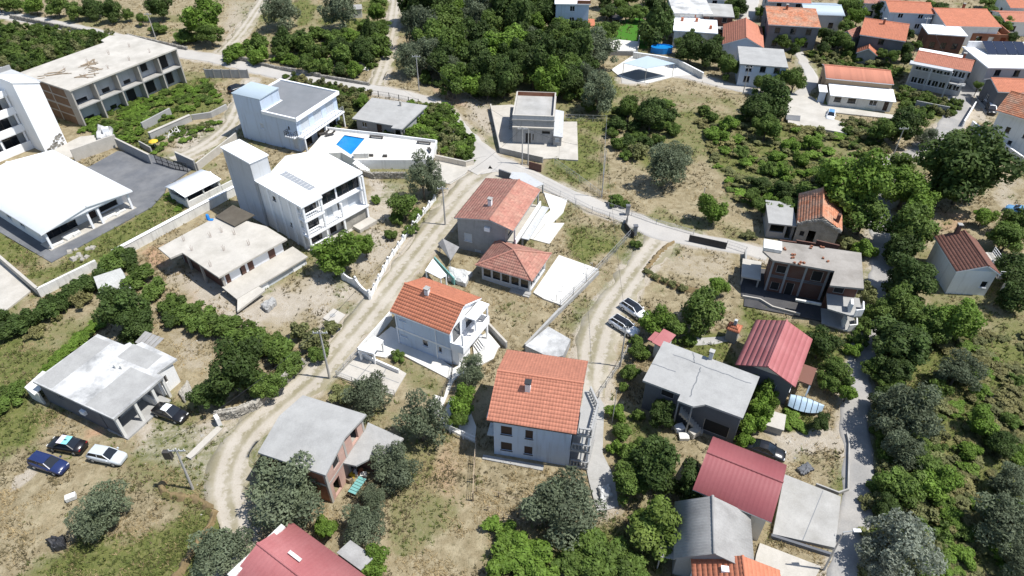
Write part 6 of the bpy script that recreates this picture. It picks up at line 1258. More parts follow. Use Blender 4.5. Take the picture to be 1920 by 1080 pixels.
fence(PXs([(1018, 352), (1050, 368), (1110, 398), (1176, 420)]), 1.0, 'yard_fence', 'thin wire fence between lane and straw yard', 2.5); fence(PXs([(1040, 308), (1086, 340), (1128, 372)]), 1.1, 'meadow_fence', 'wire fence along the meadow edge of the lane', 2.5); fence(PXs([(1060, 226), (1137, 228), (1128, 372)]), 1.2, 'plot_fence', 'wire fence around the plot right of unfinished grey house', 2.5)
fence(PXs([(1140, 388), (1230, 420), (1300, 440)]), .8, 'verge_fence', 'thin fence along the far side of the concrete lane', 3.0); fence(PXs([(1122, 745), (1160, 690), (1175, 660)]), 1.0, 'track_fence', 'pale post fence right of the dirt track', 1.6, 'polewood', 2, True, .06)
fence(PXs([(690, 178), (730, 184), (785, 196)]), 1.1, 'lane_fence_posts', 'dark post fence between lane and grey slab shed', 1.8, 'iron', 2, True, .06)
# earth bank (dry ditch edge) in the lower left field
def bank(pts, label, h=.5, m='rut'):
    L = resample([(*G(*p), 0) for p in pts], .35)[:, :2]; T = np.gradient(L, axis=0); T /= np.linalg.norm(T, axis=1)[:, None]; N = np.stack([-T[:, 1], T[:, 0]], 1); r = np.random.default_rng(4); V = []; o = L[0]
    for u, z in ((-.5, -.25), (-.2, h * .5), (0, h * .8), (.15, h * .45), (.35, -.25)): V.append(np.column_stack([L - o + N * (u + r.normal(0, .11, len(L)))[:, None], np.full(len(L), z) + (r.normal(0, .09, len(L)) if z > 0 else 0)]))
    V = np.stack(V, 1); n, w = V.shape[:2]; I = np.arange(n * w).reshape(n, w); F = np.stack([I[:-1, :-1], I[1:, :-1], I[1:, 1:], I[:-1, 1:]], -1).reshape(-1, 4)[:, ::-1]
    me = mesh_np('earth_bank', V.reshape(-1, 3), F, M['earth']); return tag(put('earth_bank', me, None, (*o, 0)), kind='structure')
M['earth'] = mat('dry_earth', (.20, .145, .075), .97, .3, .8, .2, 5, (.16, .12, .06), .7, 1.2, bump=.06, bump_s=4)
bank([(305, 905), (308, 922), (340, 930), (372, 938), (398, 955), (402, 970), (385, 1000), (355, 1045), (325, 1090)], '')
bank([(1205, 508), (1235, 524), (1275, 538), (1310, 545)], '', .35); bank([(1210, 505), (1240, 470), (1262, 452)], '', .3)
# ---- utility poles
def pole(name, base, top, label, arm=True, lamp=False, r=.14, m='polewood', lean=0):
    x, y = G(*base); px, py = top; dy = -(py - 540) / FPX; t_ = y / (_ct + dy * _st); z = CAM_H + t_ * (-_st + dy * _ct); z = max(3.0, min(z, 11))
    t = thing(name, label, 'pole', (x, y, 0)); tx = G(*top, z)[0] - x if lean else 0
    MB().cyl((0, 0, -.3), (tx, 0, z), r, r * .6, 10).build('mast', m, t)
    if arm:
        MB().bar((tx - .8, 0, z - .35), (tx + .8, 0, z - .35), .1, .1).build('crossarm', 'steel', t)
        for k in (-.7, -.25, .25, .7): MB().cyl((tx + k, 0, z - .3), (tx + k, 0, z - .08), .05, .04, 6).build('insulator', 'offwhite', t)
    if lamp: MB().bar((tx, 0, z), (tx + .9, 0, z + .25), .06).build('lamp_arm', 'steel', t); MB().box(tx + .7, tx + 1.3, -.13, .13, z + .2, z + .32).build('lamp_head', 'white_clean', t)
    return t, z
pole('utility_pole', (618, 709), (599, 620), 'utility pole on the dirt lane opposite the driveway', lean=1)
t, z = pole('utility_pole', (361, 916), (329, 841), 'leaning utility pole with meter box in the lower left field', lean=1); MB().box(-1.0, -.3, -.2, .2, z - 1.4, z - .4).build('transformer_box', 'framedark', t)
pole('utility_pole', (835, 421), (830, 350), 'utility pole beside the lane by the slender olive'); pole('utility_pole', (1163, 686), (1176, 612), 'thin utility pole below the two white cars', r=.1); pole('street_lamp', (1545, 1068), (1582, 998), 'grey street lamp at the bottom of the narrow road', False, True, .1, 'steel', 1)
pole('utility_pole', (786, 169), (781, 103), 'white utility pole by the orchard olive', r=.12); pole('utility_pole', (979, 308), (980, 238), 'left one of two poles before the unfinished grey house', r=.12); pole('utility_pole', (990, 308), (991, 242), 'right one of two poles before the unfinished grey house', False, r=.12)
pole('utility_pole', (1128, 369), (1135, 282), 'tall thin pole at the meadow fence corner', False, r=.09); pole('utility_pole', (292, 72), (276, 24), 'pole leaning behind the hotel shell roof corner', lean=1, r=.12); pole('utility_pole', (1722, 82), (1732, 32), 'village pole behind the grey villa', r=.1); pole('utility_pole', (1786, 196), (1802, 158), 'village pole beside the grey villa corner', r=.1)
pole('utility_pole', (1676, 288), (1690, 238), 'pole at the bend of the narrow road', r=.1); pole('utility_pole', (1393, 176), (1407, 124), 'pole in front of the grey slab house', r=.1); pole('wooden_post', (1315, 385), (1319, 352), 'old wooden post behind the small bright tree', False, r=.08); pole('wooden_post', (1148, 790), (1142, 732), 'thin post in the garden right of big orange roof', False, r=.05)
# ---- cars
def paint(n, c): return mat('car_paint_' + n, c, .28, .02, .5, .01, 6, spec=.6)
M['c_white'] = paint('white', (.75, .76, .77)); M['c_black'] = paint('black', (.012, .012, .014)); M['c_blue'] = paint('blue', (.018, .03, .10)); M['c_silver'] = paint('silver', (.50, .53, .55)); M['c_sky'] = paint('sky', (.12, .28, .48)); M['lampglass'] = mat('lamp_glass', (.7, .7, .68), .15, spec=.6); M['taillight'] = mat('tail_glass', (.35, .02, .02), .2)
def car(rear, front, label, body, roof=None, style='hatch', L=4.3, W=1.76, z=.6):
    a, b = G(*rear, z), G(*front, z); cx, cy = (a[0] + b[0]) / 2, (a[1] + b[1]) / 2; t = thing('parked_car', label, 'car', (cx, cy, 0), math.atan2(b[1] - a[1], b[0] - a[0])); h = W / 2; roof = roof or body
    st = {'hatch': [(-.5, .80, .70), (-.48, .94, .98), (-.3, 1.0, 1.0), (.05, 1.0, .96), (.22, .99, .94), (.40, .95, .84), (.47, .88, .72), (.5, .74, .58)],
          'sedan': [(-.5, .80, .70), (-.48, .93, .92), (-.32, .99, .98), (.05, 1.0, .95), (.22, .99, .93), (.40, .95, .82), (.47, .88, .70), (.5, .74, .56)]}['sedan' if style in ('sedan', 'coupe') else 'hatch']
    V = []; F = []
    for fx, fw, zt in st:
        w = h * fw; x = fx * L
        V += [(x, -w * .90, .22), (x, -w, .45), (x, -w * .985, zt * .82), (x, -w * .86, zt), (x, 0, zt + .035), (x, w * .86, zt), (x, w * .985, zt * .82), (x, w, .45), (x, w * .90, .22)]
    k = 9
    for i in range(len(st) - 1):
        for j in range(k - 1): F.append((i * k + j, (i + 1) * k + j, (i + 1) * k + j + 1, i * k + j + 1))
    F += [tuple(range(k)), tuple(range(len(V) - 1, len(V) - k - 1, -1))]; mb = MB(); mb._a(V, [f[::-1] for f in F]); mb.build('body', body, t, smooth=True)
    prm = {'hatch': (-.47, -.38, .05, .24), 'wagon': (-.48, -.43, .06, .24), 'sedan': (-.34, -.17, .04, .24), 'coupe': (-.36, -.14, .0, .2)}[style]; zb, zr = .95, 1.46
    B0 = [(prm[0] * L, h * .84), (prm[3] * L, h * .84)]; T0 = [(prm[1] * L, h * .66), (prm[2] * L, h * .68)]
    rb, fb, rt, ft = (prm[0] * L, h * .84, zb), (prm[3] * L, h * .84, zb), (prm[1] * L, h * .66, zr - .04), (prm[2] * L, h * .68, zr)
    m_ = lambda p: (p[0], -p[1], p[2])
    MB().slab([ft, m_(ft), m_(fb), fb][::-1], .02).build('windshield', 'glass', t); MB().slab([rt, rb, m_(rb), m_(rt)][::-1], .02).build('rear_window', 'glass', t)
    for s in (1, -1):
        q = [(p[0], p[1] * s, p[2]) for p in (rb, fb, ft, rt)]; MB().face(q if s < 0 else q[::-1]).build('side_window', 'glass', t)
    q = MB(); n = 6
    for i in range(n):
        x0 = rt[0] + (ft[0] - rt[0]) * i / n; x1 = rt[0] + (ft[0] - rt[0]) * (i + 1) / n; c = lambda u: .055 * math.sin(math.pi * u); y0, y1 = rt[1] + (ft[1] - rt[1]) * i / n, rt[1] + (ft[1] - rt[1]) * (i + 1) / n; za = lambda u: rt[2] + (ft[2] - rt[2]) * u
        u0, u1 = i / n, (i + 1) / n
        q.face([(x0, -y0, za(u0)), (x1, -y1, za(u1)), (x1, 0, za(u1) + .05 + c(u1)), (x0, 0, za(u0) + .05 + c(u0))]); q.face([(x0, 0, za(u0) + .05 + c(u0)), (x1, 0, za(u1) + .05 + c(u1)), (x1, y1, za(u1)), (x0, y0, za(u0))])
    q.build('roof', roof, t, smooth=True)
    for s in (1, -1):
        q = MB()
        for p, r_ in ((fb, ft), (rb, rt)): q.bar((p[0], p[1] * s, p[2]), (r_[0], r_[1] * s, r_[2]), .08)
        xm = (fb[0] + rb[0]) / 2 - .1; q.bar((xm, h * .84 * s, zb), (xm, h * .67 * s, zr - .02), .07); q.bar((rt[0], rt[1] * s, rt[2]), (ft[0], ft[1] * s, ft[2]), .07)
        q.build('window_pillars', body, t)
    for sx in (-.31, .31):
        for s in (1, -1):
            wl = MB().cyl((sx * L, s * (h - .2), .32), (sx * L, s * (h + .005), .32), .32, n=14).build('wheel', 'rubber', t); MB().cyl((sx * L, s * (h - .0), .32), (sx * L, s * (h + .02), .32), .2, n=10).build('rim', 'steel', wl)
    for s in (1, -1):
        MB().box(.455 * L, .487 * L, s * h * .62 - .16, s * h * .62 + .16, .58, .70).build('headlight', 'lampglass', t); MB().box(-.497 * L, -.475 * L, s * h * .70 - .13, s * h * .70 + .13, .68, .84).build('taillight', 'taillight', t); MB().box(fb[0] - .25, fb[0] - .05, s * (h + .07) - .08, s * (h + .07) + .08, .93, 1.07).build('wing_mirror', body, t)
    t.scale = (.87, .87, .87); return t
car((54, 856), (128, 880), 'dark blue estate car parked leftmost in the dry field', 'c_blue', style='wagon', L=4.5)
t = car((158, 838), (92, 827), 'black car with a striped cover on its roof in the dry field', 'c_black', style='sedan', L=4.4)
car((166, 846), (234, 860), 'silver hatchback parked in the dry field', 'c_silver'); car((285, 760), (353, 785), 'black car with white roof beside the carport', 'c_black', 'c_white', 'sedan', 4.5)
car((425, 171), (465, 158), 'black car parked behind the pale blue pool house', 'c_black', L=4.4); car((1144, 594), (1198, 627), 'white car with black roof nearest the track', 'c_white', 'c_black', 'hatch', 4.5); car((1170, 567), (1208, 592), 'white car with dark roof panel parked under the green tree', 'c_white', 'c_black', 'hatch', 4.3)
car((1402, 831), (1470, 854), 'dark car half hidden behind the dark red roof', 'c_black', style='sedan', L=4.5); car((1925, 400), (1898, 390), 'light blue car at the right edge', 'c_sky', L=4.2); car((1559, 208), (1556, 224), 'small white car standing on the concrete slab', 'c_white', 'c_sky', L=3.9)
car((1843, 172), (1852, 192), 'black car in the village street', 'c_black', L=4.3); car((1856, 196), (1862, 212), 'white-roofed dark car in the village street', 'c_black', 'c_white', L=4.0); car((1818, 98), (1824, 112), 'pale car parked beside the grey villa', 'c_silver', L=4.0)
def on_car(t, label, parts):   # cover lying on the car roof
    o = thing('car_cover', label, 'cover', t.location.copy(), t.rotation_euler[2]); o.scale = (.87,) * 3
    for nm, x0, x1, m in parts: MB().slab([(x0, -.58, 1.53), (x1, -.58, 1.53), (x1, .58, 1.53), (x0, .58, 1.53)], .02).build(nm, m, o)
M['pinkcloth'] = mat('pale_pink_cloth', (.66, .58, .66), .8); M['aqua'] = mat('aqua_cloth', (.22, .55, .62), .8)
on_car(t, 'pink and aqua striped cover lying on the black car', [('cloth', -.0, .62, 'pinkcloth'), ('stripe', -.75, -.005, 'aqua')])
# covered boat
def boat():
    a, b = G(1480, 748, .8), G(1543, 766, .8); t = thing('covered_boat', 'boat under a pale blue ribbed tarpaulin beside the pink roof house', 'boat', (*a, 0), math.atan2(b[1] - a[1], b[0] - a[0])); L = math.dist(a, b); V = []; n, k = 12, 9
    for i in range(n + 1):
        u = i / n; w = 1.05 * math.sin(math.pi * min(.97, u * .75 + .22)) ** .6 if u < 1 else .1; zt = 1.5 - .25 * abs(u - .4)
        for j in range(k): s = j / (k - 1) * 2 - 1; V.append((u * L, s * w, .55 + (zt - .55) * (1 - abs(s) ** 1.6)))
    F = [(i * k + j, (i + 1) * k + j, (i + 1) * k + j + 1, i * k + j + 1) for i in range(n) for j in range(k - 1)]; mb = MB(); mb._a(V, F); mb.build('tarpaulin', 'bluetarp', t, smooth=True)
    mb = MB(); V2 = []
    for i in range(n + 1):
        u = i / n; w = 1.02 * math.sin(math.pi * min(.97, u * .75 + .22)) ** .6 if u < 1 else .1; V2 += [(u * L, -w, .58), (u * L, -w * .6, .25), (u * L, 0, .12), (u * L, w * .6, .25), (u * L, w, .58)]
    mb._a(V2, [(i * 5 + j, (i + 1) * 5 + j, (i + 1) * 5 + j + 1, i * 5 + j + 1)[::-1] for i in range(n) for j in range(4)]); mb.build('hull', 'white_clean', t)
    for i in range(2, n - 1, 2):
        q = MB()
        for j in range(k - 1): q.bar(Vector(V[i * k + j]) + Vector((0, 0, .01)), Vector(V[i * k + j + 1]) + Vector((0, 0, .01)), .05)
        q.build('strap', 'iron', t)
    for x in (.25, .7): MB().box(L * x - .1, L * x + .1, -.7, .7, -.05, .2).build('trestle', 'wood', t)
boat()
# ---- small things
t = thing('teal_bench_table', 'table with teal slatted top beside the brick gable house', 'table', (*G(672, 918), 0), 1.15)
for i in range(6): MB().box(-.95 + i * .32, -.68 + i * .32, -.42, .42, .72, .76).build('slat', 'teal', t)
for x in (-.8, .8):
    for y in (-.32, .32): MB().box(x - .04, x + .04, y - .04, y + .04, -.1, .72).build('leg', 'wood', t)
rr = random.Random(9)
for i, (x, y) in enumerate([(668, 888), (660, 894), (676, 886), (655, 900), (682, 892)]): tag(MB().box(-.3, .3, -.25, .25, 0, .4).build('crate', ['offwhite', 'plastic_yellow', 'terracotta', 'wood', 'offwhite'][i], None, (*G(x, y), -.05), rr.random() * 3), ['white box under the rounded concrete terrace', 'yellow crate under the rounded concrete terrace', 'red crate under the rounded concrete terrace', 'wooden crate by the brick house wall', 'white box beside the red crate'][i], 'crate')
blanket('scrap_heap', 'dark scrap heap in the lower left dry field', [(86, 1010), (118, 1004), (122, 1024), (98, 1028)], .5, 'iron', 'heap', 4, .4); tag(MB().box(-.45, .45, -.3, .3, 0, .45).build('white_box', 'offwhite', None, (*G(134, 934), -.05), .5), 'white metal box left of the lone olive', 'box')
blanket('rubble_heap', 'grey rubble heap below the ramp of the pale slab bungalow', [(488, 572), (512, 556), (518, 566), (500, 582)], .4, 'concrete_gy', 'heap', 5, .3); blanket('rubble_heap', 'pale rubble and boxes beside the front yard wall', [(180, 258), (184, 234), (212, 242), (208, 262)], .6, 'concrete_wh', 'heap', 6, .6)
tag(MB().box(-.5, .5, -.4, .4, 0, 1.7).build('old_cabinet', 'white_clean', None, (*G(203, 256), 0), .4), 'upright white cabinet in the rubble by the yard wall', 'cabinet'); blanket('sandy_rubble', 'pale rubble patch beside the carport of whitewashed house', [(335, 735), (352, 712), (362, 735), (345, 752)], .25, 'stone', 'heap', 7, .25)
blanket('scrap_heap', 'dark heap of scrap in the white fenced yard', [(848, 765), (866, 740), (885, 770), (868, 795)], .15, 'concrete_gy', 'heap', 8, .2); blanket('bin_bag', 'plastic-covered grey heap on the concrete footpath', [(1120, 912), (1142, 908), (1148, 930), (1128, 940)], .3, 'tarp', 'heap', 9, .3)
t = thing('parasol', 'yellow garden parasol near the iron yard gate', 'parasol', (*G(292, 278), 0)); MB().lathe([(.8, 1.3), (.75, 1.38), (.4, 1.55), (.03, 1.65)], n=8).build('canopy', 'plastic_yellow', t); MB().cyl((0, 0, 0), (0, 0, 1.35), .04).build('pole', 'steel', t)
for i in range(3):
    q = MB(); q.bar((-.9, 0, .5), (.9, 0, .5), .08); q.bar((0, -.6, .1), (0, .6, .9), .08); q.bar((-.7, -.5, 0), (.7, .5, .9), .07); tag(q.build('crossed_timbers', 'offwhite', None, (*G(318 + i * 9, 258 - i * 5), -.05), i * .8), 'pale crossed timber on the ruined terrace', 'timber', 'timber on ruined terrace')
for i in range(9): s_ = rr.uniform(.3, .6); q = MB(); q.hexa([(-s_, -s_ * .7, 0), (s_, -s_ * .8, 0), (s_ * .9, s_ * .7, 0), (-s_ * .8, s_ * .8, 0), (-s_ * .7, -s_ * .5, s_ * .6), (s_ * .7, -s_ * .6, s_ * .5), (s_ * .6, s_ * .5, s_ * .7), (-s_ * .6, s_ * .5, s_ * .55)]); tag(q.build('boulder', 'stone', None, (*G(rr.uniform(128, 178), rr.uniform(462, 488)), -.12), rr.random() * 3), 'pale boulder lying on the hall lawn', 'boulder', 'boulders on hall lawn')
for i, (x, y) in enumerate([(1282, 820), (1273, 805), (1300, 815)]): tag(MB().box(-.5, .5, -.4, .4, 0, .35 + .2 * i).build('garden_box', ['offwhite', 'white_clean', 'concrete_lt'][i], None, (*G(x, y), -.05), .3 * i), ['white garden box left of the dark red roof corner', 'small white box before the slab house stair', 'tall pale box at the stair foot'][i], 'box')
t = thing('ground_tank', 'low concrete tank beside the vine covered end wall', 'tank', (*G(1442, 795), 0), -.4); MB().box(-1.3, 1.3, -1.0, 1.0, -.2, .8).build('body', 'concrete', t); MB().box(-1.4, 1.4, -1.1, 1.1, .802, .92).build('cover', 'concrete_lt', t)
blanket('ash_heap', 'dark ash heap on the sandy plot by the road', [(1494, 878), (1514, 866), (1526, 880), (1506, 890)], .1, 'asphalt', 'heap', 11, .2)
t = thing('covered_hut', 'pale tent-like tarpaulin hut behind the dark broad tree', 'tent', (*G(215, 540), 0), .6); MB()._a([(-1.8, -1.4, 0), (1.8, -1.4, 0), (1.8, 1.4, 0), (-1.8, 1.4, 0), (-1.6, 0, 2.6), (1.6, 0, 2.6)], [(0, 1, 5, 4), (2, 3, 4, 5), (1, 2, 5), (3, 0, 4)]).build('tarpaulin', 'tarp', t)
t = thing('stone_hut', 'small pale hut under the largest orchard olive', 'hut', (*G(668, 30), 0), .2); MB().box(-1.5, 1.5, -1.2, 1.2, -.2, 2.0).build('wall', 'offwhite', t); MB().slab([(-1.7, -1.4, 2.02), (1.7, -1.4, 2.02), (1.7, 1.4, 2.3), (-1.7, 1.4, 2.3)], .1).build('roof', 'sheet_grey', t)
pave('orchard_slab', None, [(655, 125), (668, 108), (702, 112), (690, 132)], .05, 'paving'); blanket('timber_heap', 'heap of timber on the small slab by the orchard track', [(662, 122), (670, 112), (690, 115), (684, 124)], .2, 'wood', 'heap', 12, .3)
for i, (x, y) in enumerate([(1825, 690), (1838, 735), (1895, 790), (1860, 745), (1820, 830)]): s_ = .6; q = MB(); q.hexa([(-s_, -s_ * .5, 0), (s_, -s_ * .6, 0), (s_ * .9, s_ * .5, 0), (-s_ * .8, s_ * .6, 0), (-s_ * .7, -s_ * .4, s_ * .5), (s_ * .7, -s_ * .4, s_ * .6), (s_ * .6, s_ * .4, s_ * .5), (-s_ * .6, s_ * .4, s_ * .6)]); tag(q.build('pale_rock', 'concrete_wh', None, (*G(x, y), -.1), i), 'pale rock in the dry scrub right of the road', 'rock', 'rocks in the scrub')

# ---- power cables between the poles, joints in the concrete
def cable(a, za, b, zb, label, sag=.8):
    A = Vector((*G(*a), za)); Bv = Vector((*G(*b), zb)); q = MB(); prev = Vector((0, 0, 0)); n = 14
    for i in range(1, n + 1):
        t_ = i / n; p = (Bv - A) * t_ - Vector((0, 0, sag * 4 * t_ * (1 - t_))); q.bar(prev, p, .025); prev = p
    tag(q.build('power_cable', 'iron', None, A), label, 'cable')
cable((618, 709), 7.4, (835, 421), 6.4, 'black cable from the driveway pole up the dirt lane'); cable((618, 709), 7.4, (361, 916), 7.4, 'black cable from the driveway pole to the field pole'); cable((835, 421), 6.4, (979, 308), 6.6, 'black cable from the lane pole to the twin poles'); cable((979, 308), 6.6, (786, 169), 7.2, 'black cable above the path from twin poles to orchard'); cable((1128, 369), 8.5, (990, 308), 6.4, 'black cable from the meadow pole to the twin poles'); cable((1163, 686), 6.5, (1128, 369), 8.4, 'black cable above the dirt track'); cable((1786, 196), 4.5, (1722, 82), 6.0, 'black cable between the village poles')
def joint(pts, z, parent_name):
    o = bpy.data.objects[parent_name]; L = o.location; a, b = [G(*p, z) for p in pts]; MB().bar((a[0] - L.x, a[1] - L.y, z - .005), (b[0] - L.x, b[1] - L.y, z - .005), .07, .02).build('joint', 'roofgrey', o)
joint([(1543, 920), (1505, 1013)], .35, 'concrete_yard.001'); joint([(700, 677), (665, 716)], .035, 'driveway'); joint([(727, 686), (703, 727)], .035, 'driveway'); joint([(655, 683), (748, 718)], .035, 'driveway'); joint([(1023, 419), (1000, 448)], .04, 'red_house_terrace')
for p in ([(330, 112), (334, 92)], [(520, 145), (530, 132)], [(700, 178), (712, 162)]): pass
# ------------------------------------------------------------------ vegetation
LEAF = {}
def leafmat(n, c, c2=None):
    LEAF[n] = mat('leaf_' + n, c, .62, .22, .9, .10, 6, c2, .55, .5, var=.42, rnd=.16, transl=.36, spec=.2)
leafmat('olive', (.140, .170, .098), (.195, .220, .145)); leafmat('silver', (.215, .240, .185), (.27, .29, .225)); leafmat('dark', (.064, .104, .026), (.100, .135, .038))
leafmat('mid', (.108, .170, .034), (.150, .190, .050)); leafmat('bright', (.135, .225, .032), (.185, .245, .055)); leafmat('lime', (.165, .240, .045), (.22, .26, .07))
leafmat('scrub', (.165, .180, .070), (.23, .22, .105)); leafmat('yellow', (.26, .240, .100), (.19, .20, .075))
def crown(name, m, seed, nb=22, nl=210, ls=.10, flat=1.0, gap=.0, thin=.5, low=-.75, taper=0.0, jit=.5):
    """leaf clumps on many overlapping lobes spread through a unit crown"""
    r = np.random.default_rng(seed); C = []; RB = []
    for i in range(nb):
        for _ in range(40):
            d = r.normal(size=3); d /= np.linalg.norm(d)
            if d[2] > low: break
        rad = r.uniform(.35, .92) if i > nb * .25 else r.uniform(0, .4)
        z = d[2] * rad
        k = 1 - taper * max(0, (z + .3))
        C.append((d[0] * rad * k, d[1] * rad * k, z)); RB.append(r.uniform(.15, .36) * (1.25 if rad < .45 else 1.0) * (1 - taper * .4 * max(0, z)))
    C = np.array(C); RB = np.array(RB); P = []; Nn = []; Vv = []
    for i in range(nb):
        n = int(nl * 1.25 * (RB[i] / .32) ** 2); d = r.normal(size=(n, 3)); d /= np.linalg.norm(d, axis=1)[:, None]
        lump = 1 + .16 * np.sin(d[:, 0] * 7 + i) * np.sin(d[:, 1] * 6 - i) + .1 * np.sin(d[:, 2] * 9 + 2 * i)
        p = C[i] + d * (RB[i] * lump * r.uniform(.72, 1.12, n) ** 1.0)[:, None]
        keep = np.ones(n, bool)
        for j in range(nb):
            if j != i: keep &= np.linalg.norm(p - C[j], axis=1) > RB[j] * .62
        if gap: keep &= r.random(n) > gap * (.5 + .5 * np.sin(p[:, 0] * 9 + p[:, 2] * 7))
        p = p[keep]; d = d[keep]; P.append(p); Nn.append(d); Vv.append(np.clip(.5 + r.normal(0, .17) + r.normal(0, .16, len(p)), 0, 1))
    P = np.concatenate(P); D = np.concatenate(Nn); Vv = np.concatenate(Vv); n = len(P)
    N = D + np.array([0, 0, .35]) + r.normal(0, jit, (n, 3)); N /= np.linalg.norm(N, axis=1)[:, None]
    a = np.cross(N, r.normal(size=(n, 3))); a /= np.linalg.norm(a, axis=1)[:, None]; b = np.cross(N, a)
    s = ls * r.uniform(.6, 1.35, n)[:, None]; P[:, 2] *= flat
    q0 = P - a * s; q1 = P - b * s * thin + N * s * .12; q2 = P + a * s; q3 = P + b * s * thin - N * s * .15
    V = np.stack([q0, q1, q2, q3], 1).reshape(-1, 3); F = np.arange(4 * n).reshape(-1, 4)
    return mesh_np(name, V, F, LEAF[m], var=Vv)
def trunk(name, seed, forks=5, r0=.055):
    r = random.Random(seed); mb = MB(); k = Vector((r.uniform(-.06, .06), r.uniform(-.06, .06), .42)); mb.cyl((0, 0, -.08), k, r0 * 1.25, r0 * .85, 7)
    for i in range(forks):
        t = 2 * math.pi * (i + r.random() * .6) / forks; e = k + Vector((math.cos(t) * r.uniform(.28, .5), math.sin(t) * r.uniform(.28, .5), r.uniform(.3, .55)))
        mid = k.lerp(e, .5) + Vector((r.uniform(-.05, .05), r.uniform(-.05, .05), .03)); mb.cyl(k - Vector((0, 0, .04)), mid, r0 * .6, r0 * .42, 6); mb.cyl(mid, e, r0 * .42, r0 * .15, 5)
        e2 = mid + Vector((math.cos(t + 1.1) * .25, math.sin(t + 1.1) * .25, .3)); mb.cyl(mid, e2, r0 * .34, r0 * .1, 5)
    return mb.mesh(name, 'bark')
SP = {}
def species(key, n, **kw):
    SP[key] = [crown('crown_%s_%d' % (key, i), seed=hash(key) % 1000 * 0 + sum(map(ord, key)) * 7 + i, **kw) for i in range(n)]
species('olive', 3, m='olive', nb=30, nl=420, ls=.052, gap=.28, thin=.40, jit=.75)
species('silver', 2, m='silver', nb=32, nl=420, ls=.052, gap=.22, thin=.40, jit=.75)
species('dark', 3, m='dark', nb=28, nl=360, ls=.064, jit=.5)
species('mid', 3, m='mid', nb=28, nl=360, ls=.064, jit=.5)
species('bright', 2, m='bright', nb=26, nl=360, ls=.064, jit=.5)
species('lime', 2, m='lime', nb=26, nl=330, ls=.068, jit=.5)
species('scrub', 3, m='scrub', nb=18, nl=170, ls=.11, gap=.35, low=-.1, jit=.8)
species('yellow', 2, m='yellow', nb=16, nl=150, ls=.11, gap=.35, low=-.1, jit=.8)
species('bmid', 3, m='mid', nb=18, nl=240, ls=.095, low=-.1, jit=.55)
species('bdark', 3, m='dark', nb=18, nl=240, ls=.095, low=-.1, jit=.55)
species('bbright', 3, m='bright', nb=18, nl=240, ls=.095, low=-.1, jit=.55)
species('cypress', 2, m='dark', nb=34, nl=170, ls=.08, taper=.75, jit=.4)
TRUNKS = [trunk('trunk_%d' % i, 30 + i) for i in range(4)]
_vr = random.Random(11)
NAMES = {'olive': 'olive_tree', 'silver': 'olive_tree', 'dark': 'evergreen_tree', 'mid': 'broadleaf_tree', 'bright': 'broadleaf_tree', 'lime': 'fig_tree', 'cypress': 'cypress_tree'}
def tree(key, px, py, rpx, label, group=None, fl=.9, hz=None, cat='tree'):
    """crown centre and radius as seen in the photograph; the trunk stands under it"""
    r = rpx / ppm(px, py, 3); hz = hz if hz is not None else r * fl * .98 + .35
    x, y = G(px, py, hz); t = thing(NAMES[key], label, cat, (x, y, -.1), 0, group)
    c = put('crown', _vr.choice(SP[key]), t, (0, 0, hz), _vr.uniform(0, 6.28)); c.scale = (r * _vr.uniform(.88, 1.14), r * _vr.uniform(.88, 1.14), r * fl)
    b = put('trunk', _vr.choice(TRUNKS), t, (0, 0, 0), _vr.uniform(0, 6.28)); b.scale = (max(r, 1.2),) * 2 + (hz * 1.05,)
    return t
def bush(key, px, py, rpx, label, group=None, fl=.7, sx=1.0, rz=None, cat='bush', name='bush'):
    r = rpx / ppm(px, py, 1); hz = r * fl * .55
    x, y = G(px, py, hz); o = put(name, _vr.choice(SP[key]), None, (x, y, hz - .1), _vr.uniform(0, 6.28) if rz is None else rz)
    o.scale = (r * sx, r * _vr.uniform(.9, 1.1), r * fl); return tag(o, label, cat, group)
def fill(poly, n, kinds, r0, r1, label, group, is_tree=False, fl=.7, seed=1, sep=.85, **kw):
    rr = random.Random(seed); pts = []; xs = [p[0] for p in poly]; ys = [p[1] for p in poly]; tries = 0
    while len(pts) < n and tries < n * 60:
        tries += 1; x = rr.uniform(min(xs), max(xs)); y = rr.uniform(min(ys), max(ys)); r = rr.uniform(r0, r1)
        if not inpoly(x, y, poly): continue
        if any(math.hypot(x - a, (y - b) * 1.4) < sep * (r + c) * .8 for a, b, c in pts): continue
        pts.append((x, y, r))
    pts.sort(key=lambda p: p[1])
    for x, y, r in pts:
        k = rr.choice(kinds)
        if is_tree: tree(k, x, y, r, label, group, fl=rr.uniform(.85, 1.25) * fl, **kw)
        else: bush(k, x, y, r, label, group, fl=rr.uniform(.75, 1.25) * fl, **kw)

